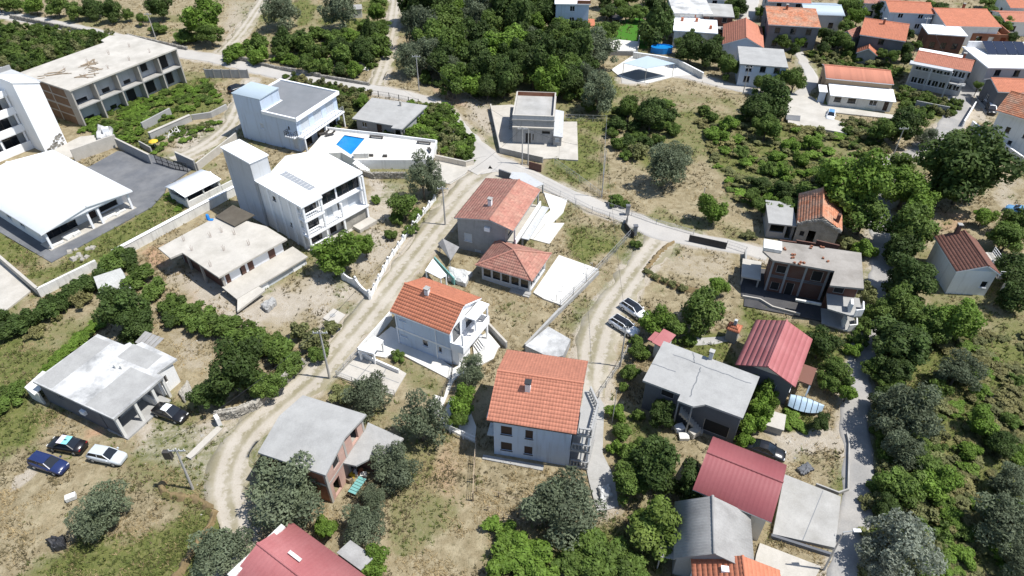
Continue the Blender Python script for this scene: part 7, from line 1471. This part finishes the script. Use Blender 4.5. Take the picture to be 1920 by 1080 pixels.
def mass(poly, n, kinds, r0, r1, label, name, fl=.6, seed=1, sep=.6):
    """a thicket that reads as one mass: many leaf mounds joined into one object of kind stuff"""
    rr = random.Random(seed); pts = []; xs = [p[0] for p in poly]; ys = [p[1] for p in poly]; tries = 0
    while len(pts) < n and tries < n * 80:
        tries += 1; x = rr.uniform(min(xs), max(xs)); y = rr.uniform(min(ys), max(ys)); r = rr.uniform(r0, r1)
        if inpoly(x, y, poly) and not any(math.hypot(x - a, (y - b) * 1.5) < sep * (r + c) * .7 for a, b, c in pts): pts.append((x, y, r))
    o0 = G(*pts[0][:2]); VV = []; FF = []; CC = []; MI = []; base = 0; keys = sorted(set(kinds))
    for x, y, r in pts:
        k = rr.choice(kinds); me = rr.choice(LITE[k]); V = np.empty(len(me.vertices) * 3, np.float32); me.vertices.foreach_get('co', V); V = V.reshape(-1, 3); c = np.empty(len(me.polygons), np.float32); me.attributes['var'].data.foreach_get('value', c)
        rm = r / ppm(x, y, 1); f_ = fl * rr.uniform(.7, 1.3); a = rr.uniform(0, 6.28); ca, sa = math.cos(a), math.sin(a); gx, gy = G(x, y, rm * f_ * .5)
        V = np.column_stack([(V[:, 0] * ca - V[:, 1] * sa) * rm + gx - o0[0], (V[:, 0] * sa + V[:, 1] * ca) * rm + gy - o0[1], V[:, 2] * rm * f_ + rm * f_ * .5 - .1]); VV.append(V)
        FF.append(np.arange(len(V)).reshape(-1, 4) + base); base += len(V); CC.append(np.clip(c + rr.uniform(-.2, .2), 0, 1)); MI.append(np.full(len(c), keys.index(k), np.int32))
    me = mesh_np(name, np.concatenate(VV), np.concatenate(FF), None, var=np.concatenate(CC))
    for k in keys: me.materials.append(LEAF[{'bmid': 'mid', 'bdark': 'dark', 'bbright': 'bright'}.get(k, k)])
    me.polygons.foreach_set('material_index', np.concatenate(MI)); return tag(put(name, me, None, (*o0, 0)), label, 'undergrowth', kind='stuff')
LITE = {k: [crown('lite_%s_%d' % (k, i), m=m_, seed=700 + 9 * i + len(k), nb=11, nl=120, ls=.13, low=-.05, jit=.65, gap=.15) for i in range(3)] for k, m_ in (('bmid', 'mid'), ('bdark', 'dark'), ('bbright', 'bright'), ('scrub', 'scrub'), ('yellow', 'yellow'))}
T = tree; B = bush
# --- bottom and left
T('olive', 538, 905, 74, 'large olive tree hiding the corner of the brick gable house', fl=.85)
T('olive', 688, 738, 44, 'olive tree beside the fenced concrete driveway of the white house', fl=1.0)
T('olive', 788, 785, 44, 'tall upright olive tree left of the big orange roofed house', fl=1.35)
T('olive', 735, 868, 46, 'olive tree beside the teal-topped bench of the brick house')
T('olive', 678, 982, 46, 'olive tree above the long red roof at the bottom')
T('olive', 700, 932, 27, 'small olive tree between two larger olives by the brick house')
T('olive', 408, 1032, 58, 'olive tree left of the long red roof at the bottom edge')
T('olive', 188, 950, 56, 'lone round olive tree in the dry field below the parked cars', fl=.85)
T('bright', 612, 990, 24, 'bright green young tree between olive and red roof')
T('bright', 697, 1052, 34, 'bright green bushy tree right of the long red roof corner')
T('dark', 448, 690, 58, 'big dark tree behind the curved stone wall of the dirt lane', fl=1.0)
T('dark', 390, 735, 38, 'dark tree at the stone wall end beside the white-topped car')
T('mid', 505, 720, 34, 'green tree leaning over the curved stone wall')
T('dark', 232, 570, 52, 'dark broad tree behind the whitewashed flat roof house', fl=1.0)
T('dark', 250, 610, 36, 'dark tree touching the corrugated lean-to of whitewashed house')
for i, (x, y, r, k) in enumerate([(215, 495, 30, 'mid'), (255, 520, 26, 'mid'), (290, 545, 24, 'bmid'), (325, 570, 26, 'bmid'), (350, 590, 28, 'bmid'), (385, 600, 30, 'bmid'), (420, 615, 28, 'bmid'), (455, 630, 30, 'bmid'), (490, 645, 32, 'bmid'), (525, 660, 34, 'bmid'), (545, 690, 26, 'bmid'), (330, 595, 22, 'bdark'), (240, 490, 24, 'bdark')]):
    B(k if k[0] == 'b' else 'bmid', x, y, r, 'green hedge shrub in the row dividing the garden from the building site', 'garden hedge row', fl=.85, sx=1.35)
for x, y, r in [(5, 625, 24), (30, 612, 24), (58, 600, 24), (85, 585, 25), (112, 570, 24), (138, 553, 24), (165, 535, 24), (190, 520, 22), (-5, 600, 22)]:
    B('bdark', x, y, r, 'dark hedge shrub in the row under the long white wall', 'hedge row under the white wall', fl=.9, sx=1.35)
B('yellow', 148, 560, 24, 'yellow-green shrub in front of the dark hedge row', fl=.8); B('yellow', 68, 622, 20, 'yellow-green round shrub on the dry slope', fl=.7); B('yellow', 108, 594, 12, 'smallest yellow-green shrub between two larger ones', fl=.7)
for x, y, r in [(178, 612, 16), (160, 625, 17), (142, 640, 17), (124, 655, 17), (106, 672, 17), (92, 688, 14), (190, 600, 14)]:
    B('bbright', x, y, r, 'low bright hedge plant along the back of the whitewashed roof house', 'low hedge behind whitewashed house', fl=.55, sx=1.35)
for x, y, r in [(18, 742, 26), (-5, 765, 24), (35, 722, 16)]: B('bmid', x, y, r, 'shrub at the photo edge by the whitewashed house', 'shrubs at the field edge', fl=.7)
for x, y, r, k in [(590, 640, 30, 'scrub'), (560, 622, 24, 'scrub'), (620, 615, 20, 'scrub'), (600, 665, 22, 'bmid')]: B(k, x, y, r, 'scraggly shrub behind the utility pole on the dirt lane', 'scrub by the utility pole', fl=.9)
B('scrub', 640, 745, 30, 'tall dry weeds at the driveway corner by the brick house', fl=.6)
B('bmid', 745, 668, 14, 'small shrub in front of the white house', fl=.9)
T('olive', 884, 690, 30, 'slim olive tree right of the white house terrace', fl=1.25)
T('bright', 866, 752, 32, 'bright green vine-like tree inside the fenced white yard', fl=1.0); T('mid', 858, 785, 24, 'green tree at lower end of fenced white yard')
# --- bottom centre
T('olive', 1058, 945, 76, 'large wide olive tree in front of the big orange roofed house', fl=.8)
T('dark', 1232, 880, 56, 'dark tree left of the dark red roof', fl=.95); T('dark', 1298, 905, 42, 'dark round tree overlapping the dark red roof edge'); T('mid', 1180, 905, 36, 'dark green tree right of the concrete footpath')
T('lime', 1228, 985, 62, 'large lime green fig tree above the grey corrugated roof', fl=.8)
for x, y, r in [(950, 1010, 34), (985, 1040, 42), (940, 1055, 38), (1010, 1075, 40), (925, 985, 22)]: B('bbright', x, y, r, 'bright bramble mound at the bottom below the dry field', 'bramble left of bottom centre', fl=.65)
for x, y, r in [(1100, 1020, 40), (1150, 1040, 44), (1120, 1070, 44), (1180, 1065, 38), (1070, 1055, 34)]: B('bmid', x, y, r, 'green bramble mound below the large wide olive tree', 'bramble right of bottom centre', fl=.65)
for x, y, r, k in [(1155, 775, 22, 'bbright'), (1165, 810, 24, 'bmid'), (1180, 850, 26, 'bmid'), (1195, 780, 16, 'bmid'), (1158, 840, 20, 'bbright'), (1205, 840, 20, 'bmid')]: B(k, x, y, r, 'garden shrub beside the balustraded balcony house', 'shrubs between orange roof and slab house', fl=.9)
T('dark', 1245, 780, 28, 'dark little tree in front of the cracked slab roof house', fl=1.0)
for x, y, r in [(1422, 715, 24), (1432, 740, 26), (1420, 770, 26), (1408, 800, 24), (1395, 825, 18), (1436, 700, 16)]: B('bbright', x, y, r, 'climbing vine on the end wall of cracked slab roof house', 'vine on slab roof house', fl=1.3, cat='vine', name='vine')
for x, y, r in [(1200, 662, 22), (1180, 700, 20), (1192, 640, 14), (1168, 725, 12)]: B('bmid', x, y, r, 'round shrub behind the white posts left of slab house', 'shrubs along the track', fl=1.0)
T('bright', 1228, 600, 34, 'bushy green tree just right of the two white cars'); T('mid', 1318, 575, 50, 'spreading green tree behind the small pink shed roof', fl=.9); T('mid', 1265, 615, 26, 'small green tree between white cars and spreading tree'); T('bright', 1346, 535, 21, 'small round green tree on the straw field')
B('bmid', 1290, 640, 18, 'shrub at the garden path', fl=.8)
for x, y, r in [(1212, 508, 9), (1228, 520, 10), (1245, 526, 9), (1262, 532, 10), (1280, 540, 12), (1220, 512, 8)]: B('scrub', x, y, r, 'dry weeds on the edge of the straw field bank', 'weeds on field bank', fl=.7)
T('dark', 1540, 645, 34, 'dark tree right of the pink roof house'); T('mid', 1572, 695, 38, 'green tree between pink roof house and road'); T('bright', 1590, 735, 24, 'bright tree next to the covered boat'); T('mid', 1555, 715, 26, 'green tree above the covered boat'); T('dark', 1540, 790, 20, 'small dark tree by the sandy roadside')
for x, y, r, k in [(1632, 560, 18, 'scrub'), (1628, 585, 18, 'bmid'), (1618, 610, 18, 'bmid'), (1610, 635, 17, 'bmid'), (1600, 658, 16, 'bbright'), (1625, 540, 14, 'scrub')]: B(k, x, y, r, 'roadside hedge shrub by the unfinished dark house', 'hedge along the road', fl=1.0, sx=1.35)
for x, y, r in [(1485, 780, 20), (1470, 795, 16), (1500, 800, 16)]: B('bbright', x, y, r, 'lush green weeds below the covered boat', 'weeds below boat', fl=.4)
# --- right side
T('dark', 1702, 520, 46, 'dark dense tree between the road and the brown roof house'); T('mid', 1690, 560, 40, 'green tree on the roadside below the dark dense tree'); T('bright', 1795, 600, 56, 'sunlit bright tree below the brown roof house'); T('mid', 1742, 610, 44, 'green tree left of the sunlit bright tree')
T('dark', 1698, 640, 54, 'dark tree shading the narrow road'); T('dark', 1680, 690, 36, 'smaller dark tree on the road verge'); T('olive', 1800, 692, 42, 'grey olive tree in the dry scrub right of the road')
T('olive', 1705, 775, 70, 'big pale olive tree beside the narrow road', fl=.9); T('olive', 1690, 835, 46, 'olive tree directly below the big pale olive'); T('silver', 1690, 1015, 68, 'large silver olive tree at lower right', fl=.9); T('silver', 1650, 1065, 36, 'silver olive at the bottom edge by road')
T('mid', 1690, 905, 44, 'green tree between the two big roadside olives'); T('bright', 1760, 905, 40, 'fresh green tree above the silver olive'); T('mid', 1735, 870, 32, 'green tree close to the big pale olive'); T('dark', 1665, 945, 26, 'dark tree on the road verge above the silver olive')
T('dark', 1902, 505, 42, 'dark tree right of the brown roof house'); T('mid', 1895, 440, 38, 'green tree behind the brown roof house'); T('bright', 1845, 405, 22, 'bright shrub tree behind the brown roof'); T('dark', 1905, 555, 36, 'dark tree at right edge in the shade'); T('mid', 1915, 420, 36, 'green tree at right edge by the blue car')
T('olive', 1895, 975, 60, 'dark olive tree at the lower right corner'); T('olive', 1920, 1050, 44, 'olive tree cut by the right corner'); T('dark', 1880, 830, 30, 'dark low tree in scrub at the right'); T('bright', 1845, 790, 30, 'bright round shrub tree in the dry scrub'); T('olive', 1900, 900, 36, 'olive tree at the right edge')
fill([(1655, 600), (1665, 500), (1700, 470), (1730, 560), (1720, 700), (1650, 760), (1640, 700)], 12, ['mid', 'dark'], 24, 34, 'dark roadside tree in the shaded belt right of the narrow road', 'roadside tree belt', True, seed=3)
mass([(1640, 760), (1760, 720), (1780, 1085), (1620, 1085)], 95, ['bmid', 'scrub', 'bmid', 'scrub'], 14, 26, 'green undergrowth beneath the roadside olives', 'undergrowth', seed=4, fl=.7, sep=.5)
fill([(1770, 620), (1930, 640), (1930, 1080), (1760, 1080), (1790, 800)], 18, ['bbright', 'bbright', 'bmid'], 16, 28, 'wild green shrub on the dry slope right of the road', 'wild shrubs on the slope', seed=5, fl=.7)
mass([(1760, 600), (1930, 620), (2080, 640), (2080, 1085), (1750, 1085), (1780, 800)], 270, ['bbright', 'scrub', 'scrub', 'yellow', 'yellow', 'scrub'], 12, 26, 'olive-yellow scrub covering the dry slope', 'slope_scrub', seed=55, fl=.38, sep=.42)
# --- middle right
T('bright', 1335, 390, 30, 'small bright tree alone beside the concrete lane', fl=1.0)
T('bright', 1600, 340, 62, 'tall sunlit tree behind the ruined stone house', fl=1.0, hz=6.5); T('mid', 1622, 400, 48, 'green tree right of the ruined stone house roof'); T('mid', 1560, 330, 36, 'green tree above the ruined stone house'); T('bright', 1640, 330, 34, 'sunlit tree at the bend of the narrow road')
T('bright', 1700, 350, 44, 'sunlit tree in the hedge by the road bend'); T('mid', 1712, 420, 54, 'broad tree between road and dry lawn'); T('dark', 1690, 465, 36, 'dark tree over the narrow road'); T('mid', 1695, 300, 26, 'tree at the road bend under the pole'); T('bright', 1725, 385, 36, 'tree beside the dry lawn')
T('dark', 1818, 320, 70, 'huge dark round tree above the dry lawn', fl=.95); T('mid', 1860, 285, 34, 'green tree at the edge of the huge dark tree'); T('dark', 1770, 345, 40, 'dark tree joined to the huge dark tree'); T('mid', 1800, 262, 28, 'tree behind the white gate posts')
T('dark', 1690, 232, 36, 'dark leaning tree by the pole at road bend', fl=1.0); T('mid', 1655, 245, 28, 'green tree left of the leaning tree'); T('mid', 1720, 218, 26, 'tree below the long block wall'); T('olive', 1740, 255, 22, 'loose tree at the roadside')
T('olive', 1246, 308, 44, 'grey olive tree in the middle of the dry meadow', fl=1.0); T('olive', 1270, 290, 28, 'second olive stem beside the meadow olive')
T('dark', 1452, 175, 34, 'dark tree beside the stained concrete slab', fl=1.1); T('dark', 1420, 200, 32, 'dark tree left of the stained concrete slab'); T('mid', 1490, 150, 26, 'green tree right of the grey slab house'); T('mid', 1440, 235, 30, 'green tree below the concrete slab')
T('dark', 1222, 210, 36, 'dark tree in the scrub below the dry lawn'); T('mid', 1180, 205, 28, 'green tree beside the grey olive clump'); T('olive', 1125, 165, 40, 'silver olive tree behind the unfinished grey house', fl=1.1)
fill([(1145, 200), (1260, 195), (1290, 240), (1240, 270), (1180, 290), (1145, 240)], 14, ['bmid', 'bdark', 'scrub'], 14, 24, 'shrub in the scrub patch below the canopy lawn', 'scrub below the dry lawn', seed=6)
fill([(1300, 205), (1480, 230), (1600, 262), (1640, 300), (1560, 350), (1480, 395), (1400, 385), (1355, 350), (1330, 290)], 14, ['bmid', 'bbright', 'bbright'], 14, 24, 'wild green shrub in the overgrown plot above the ruined stone house', 'overgrown plot shrubs', seed=8, fl=.8)
mass([(1300, 205), (1480, 230), (1600, 262), (1640, 300), (1560, 350), (1480, 395), (1400, 385), (1355, 350), (1330, 290)], 120, ['bmid', 'scrub', 'scrub', 'yellow', 'yellow', 'bbright'], 10, 19, 'tangled scrub filling the overgrown plot above the ruin', 'plot_scrub', seed=88, fl=.42, sep=.55)
fill([(1395, 330), (1440, 330), (1560, 350), (1540, 390), (1450, 390), (1400, 385)], 9, ['mid', 'dark'], 20, 30, 'tree in the row directly behind the ruined house annex', 'trees behind the ruin', True, seed=9)
for x, y, r in [(1155, 378, 18), (1170, 382, 12), (1160, 270, 18), (1172, 290, 14), (1148, 250, 14), (1185, 270, 12)]: B('bmid', x, y, r, 'shrub along the fence of the unfinished grey house plot', 'shrubs along plot fence', fl=.8)
B('bmid', 1194, 458, 12, 'green weeds at the gate of the straw yard', fl=.8); B('bmid', 1440, 400, 12, 'weeds by the ruin', fl=.5); B('bbright', 1620, 470, 24, 'green shrub at the road corner behind unfinished dark house', fl=.9); B('scrub', 1590, 455, 20, 'dry shrub behind the ruin', fl=.7)
B('scrub', 1405, 440, 16, 'dry weeds beside the lane before the ruin', fl=.5)
# --- centre
T('bright', 632, 474, 46, 'round bright tree in front of the white three-storey house', fl=.9); T('bright', 684, 458, 27, 'smaller round tree beside the bright round tree'); T('olive', 792, 325, 32, 'slender olive tree below the pool terrace', fl=1.35, hz=4.5); T('mid', 758, 385, 30, 'green tree on the slope below the slender olive'); T('olive', 815, 345, 22, 'small olive by the lane pole')
for x, y, r in [(745, 410, 18), (770, 430, 16), (735, 440, 14), (780, 400, 14), (705, 375, 12)]: B('bmid', x, y, r, 'slope shrub beside the white balustrade wall', 'slope shrubs by balustrade wall', fl=.8)
mass([(765, 196), (834, 195), (884, 262), (886, 298), (840, 290), (800, 272), (750, 240)], 70, ['bmid', 'bbright', 'bmid', 'scrub'], 10, 17, 'dense green thicket on the bank right of the grey slab shed', 'bank_thicket', seed=12, fl=.8)
mass([(520, 140), (690, 172), (690, 200), (650, 195), (610, 165)], 34, ['scrub', 'bmid', 'yellow', 'bmid'], 9, 15, 'roadside thicket behind the pale blue pool house', 'roadside_thicket', seed=13, fl=.75)
T('bright', 680, 188, 15, 'small bright tree by the grey slab shed'); fill([(620, 190), (660, 190), (665, 235), (625, 240)], 9, ['scrub', 'bmid'], 9, 14, 'shrub between pool house and grey slab shed', 'shrubs beside slab shed', seed=14)
fill([(700, 232), (790, 245), (800, 262), (700, 250)], 8, ['bmid', 'bdark'], 8, 12, 'planted shrub behind the pool terrace wall', 'terrace back planting', seed=15, fl=.9)
# --- top left
mass([(-20, 42), (200, 66), (205, 85), (40, 132), (-20, 115)], 95, ['bdark', 'bmid', 'bmid', 'scrub'], 11, 18, 'dense scrub thicket behind the unfinished hotel shell', 'scrub_thicket', seed=16, fl=.8)
for x, y, r, k in [(20, 5, 20, 'mid'), (62, 8, 22, 'bright'), (105, 12, 22, 'mid'), (140, 18, 20, 'mid'), (172, 14, 22, 'dark'), (205, 22, 22, 'dark'), (-5, 3, 18, 'dark')]: T(k, x, y, r, 'tree in the row along the top left lane', 'trees along top left lane', hz=2.6)
T('dark', 300, 12, 24, 'dark tree at the top edge of the terraced orchard'); T('bright', 378, 32, 38, 'large bright tree behind the end of the hotel shell', fl=1.0); T('mid', 392, 60, 26, 'green tree below the large bright tree'); B('bmid', 345, 70, 22, 'bush on the lane corner behind the hotel shell'); B('bmid', 298, 55, 18, 'bush by the leaning pole'); B('bmid', 362, 72, 18, 'hedge bush along the lane near hotel shell'); T('mid', 240, 25, 13, 'thin young tree in the terraced orchard'); T('mid', 265, 35, 12, 'thin young tree by the leaning pole')
T('olive', 525, 15, 36, 'olive tree on the upper orchard terrace', fl=1.0); T('olive', 640, 15, 40, 'largest orchard olive beside the stone hut', fl=1.0); T('olive', 768, 105, 32, 'olive tree at the orchard track gate', fl=1.1)
fill([(430, 95), (520, 70), (600, 60), (680, 60), (720, 60), (715, 100), (690, 140), (600, 130), (520, 115), (440, 108)], 22, ['bmid', 'bdark', 'bbright', 'bmid'], 16, 26, 'orchard shrub along the upper lane', 'orchard shrubs along lane', seed=17, fl=1.0)
mass([(430, 90), (520, 75), (620, 60), (722, 50), (715, 110), (690, 145), (600, 135), (520, 118), (440, 110)], 50, ['bmid', 'scrub', 'bbright'], 9, 16, 'low undergrowth between the orchard shrubs', 'orchard_undergrowth', seed=177, fl=.6)
fill([(600, 55), (720, 40), (720, 90), (640, 100)], 7, ['mid', 'bright', 'dark'], 20, 27, 'small orchard tree above the lane', 'small orchard trees', True, seed=18)
fill([(690, 0), (722, 0), (722, 60), (690, 60)], 4, ['bright', 'mid'], 18, 22, 'tree in the row left of the orchard track', 'row left of orchard track', True, seed=19)
T('cypress', 690, 58, 12, 'narrow cypress in the orchard', fl=2.6, hz=3.2)
# --- the grove
fill([(775, -25), (1025, -25), (1040, 40), (1110, 60), (1135, 110), (1110, 150), (1050, 150), (960, 150), (900, 172), (835, 150), (800, 90), (770, 40)], 62, ['dark', 'dark', 'mid', 'dark', 'mid', 'dark', 'olive', 'bright'], 22, 41, 'tall dark tree of the dense grove behind the unfinished grey house', 'dense grove', True, seed=21, sep=.62, fl=1.05)
fill([(790, 130), (840, 150), (900, 172), (960, 165), (960, 178), (850, 175), (800, 160)], 12, ['bmid', 'scrub', 'bdark'], 10, 16, 'bush on the front edge of the dense grove', 'grove edge bushes', seed=22)
fill([(1060, 150), (1110, 150), (1140, 190), (1110, 205), (1060, 180)], 8, ['bmid', 'bdark', 'bmid'], 12, 18, 'bush right of the grove beside grey olive', 'bushes beside grey olive', seed=23)
# --- top right
T('cypress', 1228, 45, 30, 'conical dark conifer on the bright lawn', fl=1.5, hz=4.5); T('cypress', 1246, 35, 20, 'narrow conifer behind the conical dark conifer', fl=1.9, hz=4.5); T('cypress', 1212, 55, 18, 'low conifer left of the conical dark conifer', fl=1.3)
fill([(1130, -10), (1230, -15), (1220, 25), (1180, 30), (1135, 28)], 10, ['dark', 'mid'], 18, 26, 'hedge tree behind the bright lawn', 'trees behind bright lawn', True, seed=24)
T('bmid' if False else 'mid', 1135, 62, 26, 'tree at the left edge of the bright lawn'); T('dark', 1295, 92, 28, 'dark tree between pool wall and white roof house'); T('dark', 1325, 100, 26, 'dark tree right of the pool wall'); T('mid', 1368, 125, 24, 'green tree left of the grey slab house'); T('dark', 1345, 80, 18, 'tree below the orange roof'); T('dark', 1300, 70, 20, 'dark tree behind pool wall')
T('dark', 1385, 10, 20, 'dark tree by the top street'); T('mid', 1372, 25, 16, 'tree beside the top street'); T('mid', 1465, 75, 18, 'tree in front of the dark grey house'); T('mid', 1430, 155, 20, 'tree in front of the grey slab house'); T('mid', 1465, 145, 22, 'green tree at slab house corner')
for x, y, r, k in [(1600, 15, 22, 'mid'), (1610, 30, 20, 'bright'), (1555, 68, 20, 'dark'), (1575, 75, 20, 'mid'), (1545, 60, 16, 'mid'), (1655, 22, 20, 'dark'), (1668, 28, 14, 'olive'), (1760, 20, 20, 'dark'), (1775, 32, 14, 'bright'), (1695, 95, 16, 'dark'), (1675, 105, 14, 'mid'), (1590, 85, 14, 'mid'), (1870, 42, 22, 'mid'), (1890, 45, 16, 'bright'), (1590, 5, 20, 'mid'), (1625, 5, 16, 'dark')]: T(k, x, y, r, 'village garden tree among the upper right houses', 'village garden trees', hz=2.4)
mass([(1505, 100), (1600, 95), (1690, 128), (1690, 152), (1545, 120)], 45, ['scrub', 'bmid', 'yellow', 'bmid'], 8, 14, 'weedy scrub behind the long tan house', 'back_scrub', seed=25, fl=.6)
mass([(1690, 165), (1800, 190), (1785, 215), (1690, 205)], 36, ['bmid', 'scrub', 'bmid'], 9, 14, 'scrubby plot vegetation below the grey villa', 'villa_scrub', seed=26, fl=.7)
mass([(1575, 225), (1650, 228), (1665, 285), (1600, 278)], 28, ['scrub', 'bmid', 'yellow'], 10, 17, 'olive scrub below the long tan house', 'tan_house_scrub', seed=27, fl=.65)
fill([(1850, 0), (1925, -10), (1925, 20), (1860, 25)], 6, ['mid', 'dark'], 14, 20, 'tree at the upper right corner', 'trees at upper right corner', True, seed=28)
# --- terrace vegetation in front of the hotel shell
mass([(155, 242), (172, 208), (345, 160), (385, 150), (418, 190), (380, 200), (330, 215), (265, 245), (240, 272), (215, 265)], 120, ['bbright', 'bbright', 'bmid'], 9, 15, 'carpet of bright green creepers before the hotel shell', 'creepers', seed=29, fl=.38, sep=.5)
mass([(260, 268), (330, 240), (400, 225), (425, 200), (415, 232), (350, 262), (290, 285)], 30, ['scrub', 'bmid', 'bbright'], 7, 11, 'weeds between the broken walls of the ruined terrace', 'terrace_weeds', seed=30, fl=.45)
fill([(320, 355), (345, 370), (350, 400), (300, 380)], 6, ['bbright'], 6, 9, 'green weed clump by the white shed', 'weeds by white shed', seed=31, fl=.35)

for x, y, r in [(312, 928, 10), (330, 932, 9), (352, 938, 10), (375, 945, 9), (392, 958, 9), (396, 975, 8), (386, 995, 8), (372, 1018, 8), (352, 1045, 9)]: B('yellow', x, y, r, 'dry weeds on the edge of the earth bank in the lower left field', 'weeds on earth bank', fl=.6)

for x, y, r, k in [(1590, 48, 14, 'mid'), (1590, 60, 12, 'dark'), (1706, 62, 12, 'dark'), (1655, 100, 12, 'mid'), (1830, 62, 12, 'dark'), (1860, 28, 14, 'mid'), (1425, 58, 12, 'dark'), (1428, 22, 13, 'mid'), (1488, 92, 12, 'dark'), (1502, 78, 12, 'bright'), (1545, 88, 13, 'dark'), (1720, 82, 10, 'mid'), (1700, 110, 12, 'dark'), (1835, 160, 10, 'mid'), (1640, 15, 14, 'dark'), (1745, 8, 14, 'mid'), (1350, 20, 12, 'dark'), (1370, 5, 14, 'mid'), (1900, 70, 10, 'dark'), (1350, 110, 16, 'dark'), (1280, 85, 16, 'mid')]: T(k, x, y, r, 'dark garden tree squeezed between the village houses', 'trees between village houses', hz=2.2)
# ------------------------------------------------------------------ grass and weeds: tufts of blades all over the unpaved ground
def tufts(name, label, n, seed, weight, m, h0, h1, blades, w):
    r = np.random.default_rng(seed); P = np.empty((0, 2)); W = GX.shape
    # sample in the warped grid so that density follows the picture
    jj = r.integers(3, W[0] - 6, n * 3); ii = r.integers(4, W[1] - 5, n * 3); keep = r.random(n * 3) < weight[jj, ii]
    jj = jj[keep][:n]; ii = ii[keep][:n]; a = r.random(len(jj)); b = r.random(len(jj))
    x = GX[jj, ii] * (1 - a) + GX[jj, ii + 1] * a; y = GY[jj, ii] * (1 - b) + GY[jj + 1, ii] * b; z = Zg[jj, ii]
    k = len(x); V = np.empty((k, blades, 3, 3)); s = r.uniform(.7, 1.3, k) * (1 + .35 * (y - 40) / 100)
    for q in range(blades):
        t = r.uniform(0, 6.283, k); l = r.uniform(.1, .32, k) * s; h = r.uniform(h0, h1, k) * s; o = r.uniform(0, .16, k) * s; u = r.uniform(0, 6.283, k)
        cx = x + np.cos(u) * o; cy = y + np.sin(u) * o; ww = w * s
        V[:, q, 0] = np.stack([cx - np.sin(t) * ww, cy + np.cos(t) * ww, z - .03], 1); V[:, q, 1] = np.stack([cx + np.sin(t) * ww, cy - np.cos(t) * ww, z - .03], 1)
        V[:, q, 2] = np.stack([cx + np.cos(t) * l, cy + np.sin(t) * l, z + h], 1)
    me = mesh_np(name, V.reshape(-1, 3), np.arange(k * blades * 3).reshape(-1, 3), m, var=np.repeat(r.random(k), blades))
    return tag(put(name, me), label, 'grass', kind='stuff')
free = np.clip((ROADD - .1) / .8, 0, 1)
for P in PAVED: free = free * (1 - poly_mask(GX, GY, P, .15))
clump = np.clip((vnoise(GX, GY, 1.6, 41) - .35) * 2.2, 0, 1) * np.clip((vnoise(GX, GY, 6, 42) - .15) * 2, 0.1, 1)
gmk, bmk = mk[..., 0], mk[..., 1]
M['drygrass'] = mat('dry_grass_blades', (.36, .275, .145), .9, .2, .6, .1, 5, (.24, .19, .10), .5, .4, var=.35, transl=.2)
M['greenweed'] = mat('green_weed_blades', (.105, .130, .032), .8, .2, .6, .1, 5, (.16, .15, .05), .5, .5, var=.4, transl=.2)
tufts('dry_grass', 'dry straw coloured grass over the open ground', 95000, 51, free * clump * np.clip(1.1 - bmk, 0.05, 1) * np.clip(1 - gmk * .8, .1, 1), M['drygrass'], .06, .26, 4, .035)
tufts('green_weeds', 'green weeds and grass in the damp patches', 75000, 52, free * np.clip(gmk * 1.15 - .18, 0, 1) * (.35 + .65 * clump), M['greenweed'], .10, .38, 5, .055)
M['darkweed'] = mat('brown_weed_blades', (.150, .120, .065), .9, .25, .6, .1, 5, (.10, .09, .04), .5, .4, var=.4, transl=.15)
tufts('dry_weeds', 'brown withered weeds dotted over the dry fields', 45000, 53, free * np.clip((vnoise(GX, GY, 2.6, 45) - .45) * 3, 0, 1) * np.clip(1.1 - gmk, .1, 1) * np.clip(1.2 - bmk, .25, 1), M['darkweed'], .10, .30, 4, .05)
# loose stones on the bare ground
r_ = np.random.default_rng(61); wgt = free * np.clip(bmk - .25, 0, 1); W = GX.shape
jj = r_.integers(3, W[0] - 6, 60000); ii = r_.integers(4, W[1] - 5, 60000); kp = r_.random(60000) < wgt[jj, ii] * .12; jj = jj[kp]; ii = ii[kp]
c = np.stack([GX[jj, ii] + r_.uniform(-.3, .3, len(jj)), GY[jj, ii] + r_.uniform(-.3, .3, len(jj)), Zg[jj, ii]], 1); s = r_.gamma(2.0, .045, len(c)) + .03
base = np.array([[1, 0, 0], [0, 1, 0], [-1, 0, 0], [0, -1, 0], [0, 0, .8]]); V = c[:, None] + base[None] * s[:, None, None] * r_.uniform(.6, 1.4, (len(c), 5, 3))
f = np.array([[0, 1, 4], [1, 2, 4], [2, 3, 4], [3, 0, 4]]); F = (np.arange(len(c)) * 5)[:, None, None] + f[None]
tag(put('loose_stones', mesh_np('loose_stones', V.reshape(-1, 3), F.reshape(-1, 3), M['stone'], var=np.repeat(r_.random(len(c)), 4))), 'pale loose stones scattered over the bare ground', 'stones', kind='stuff')
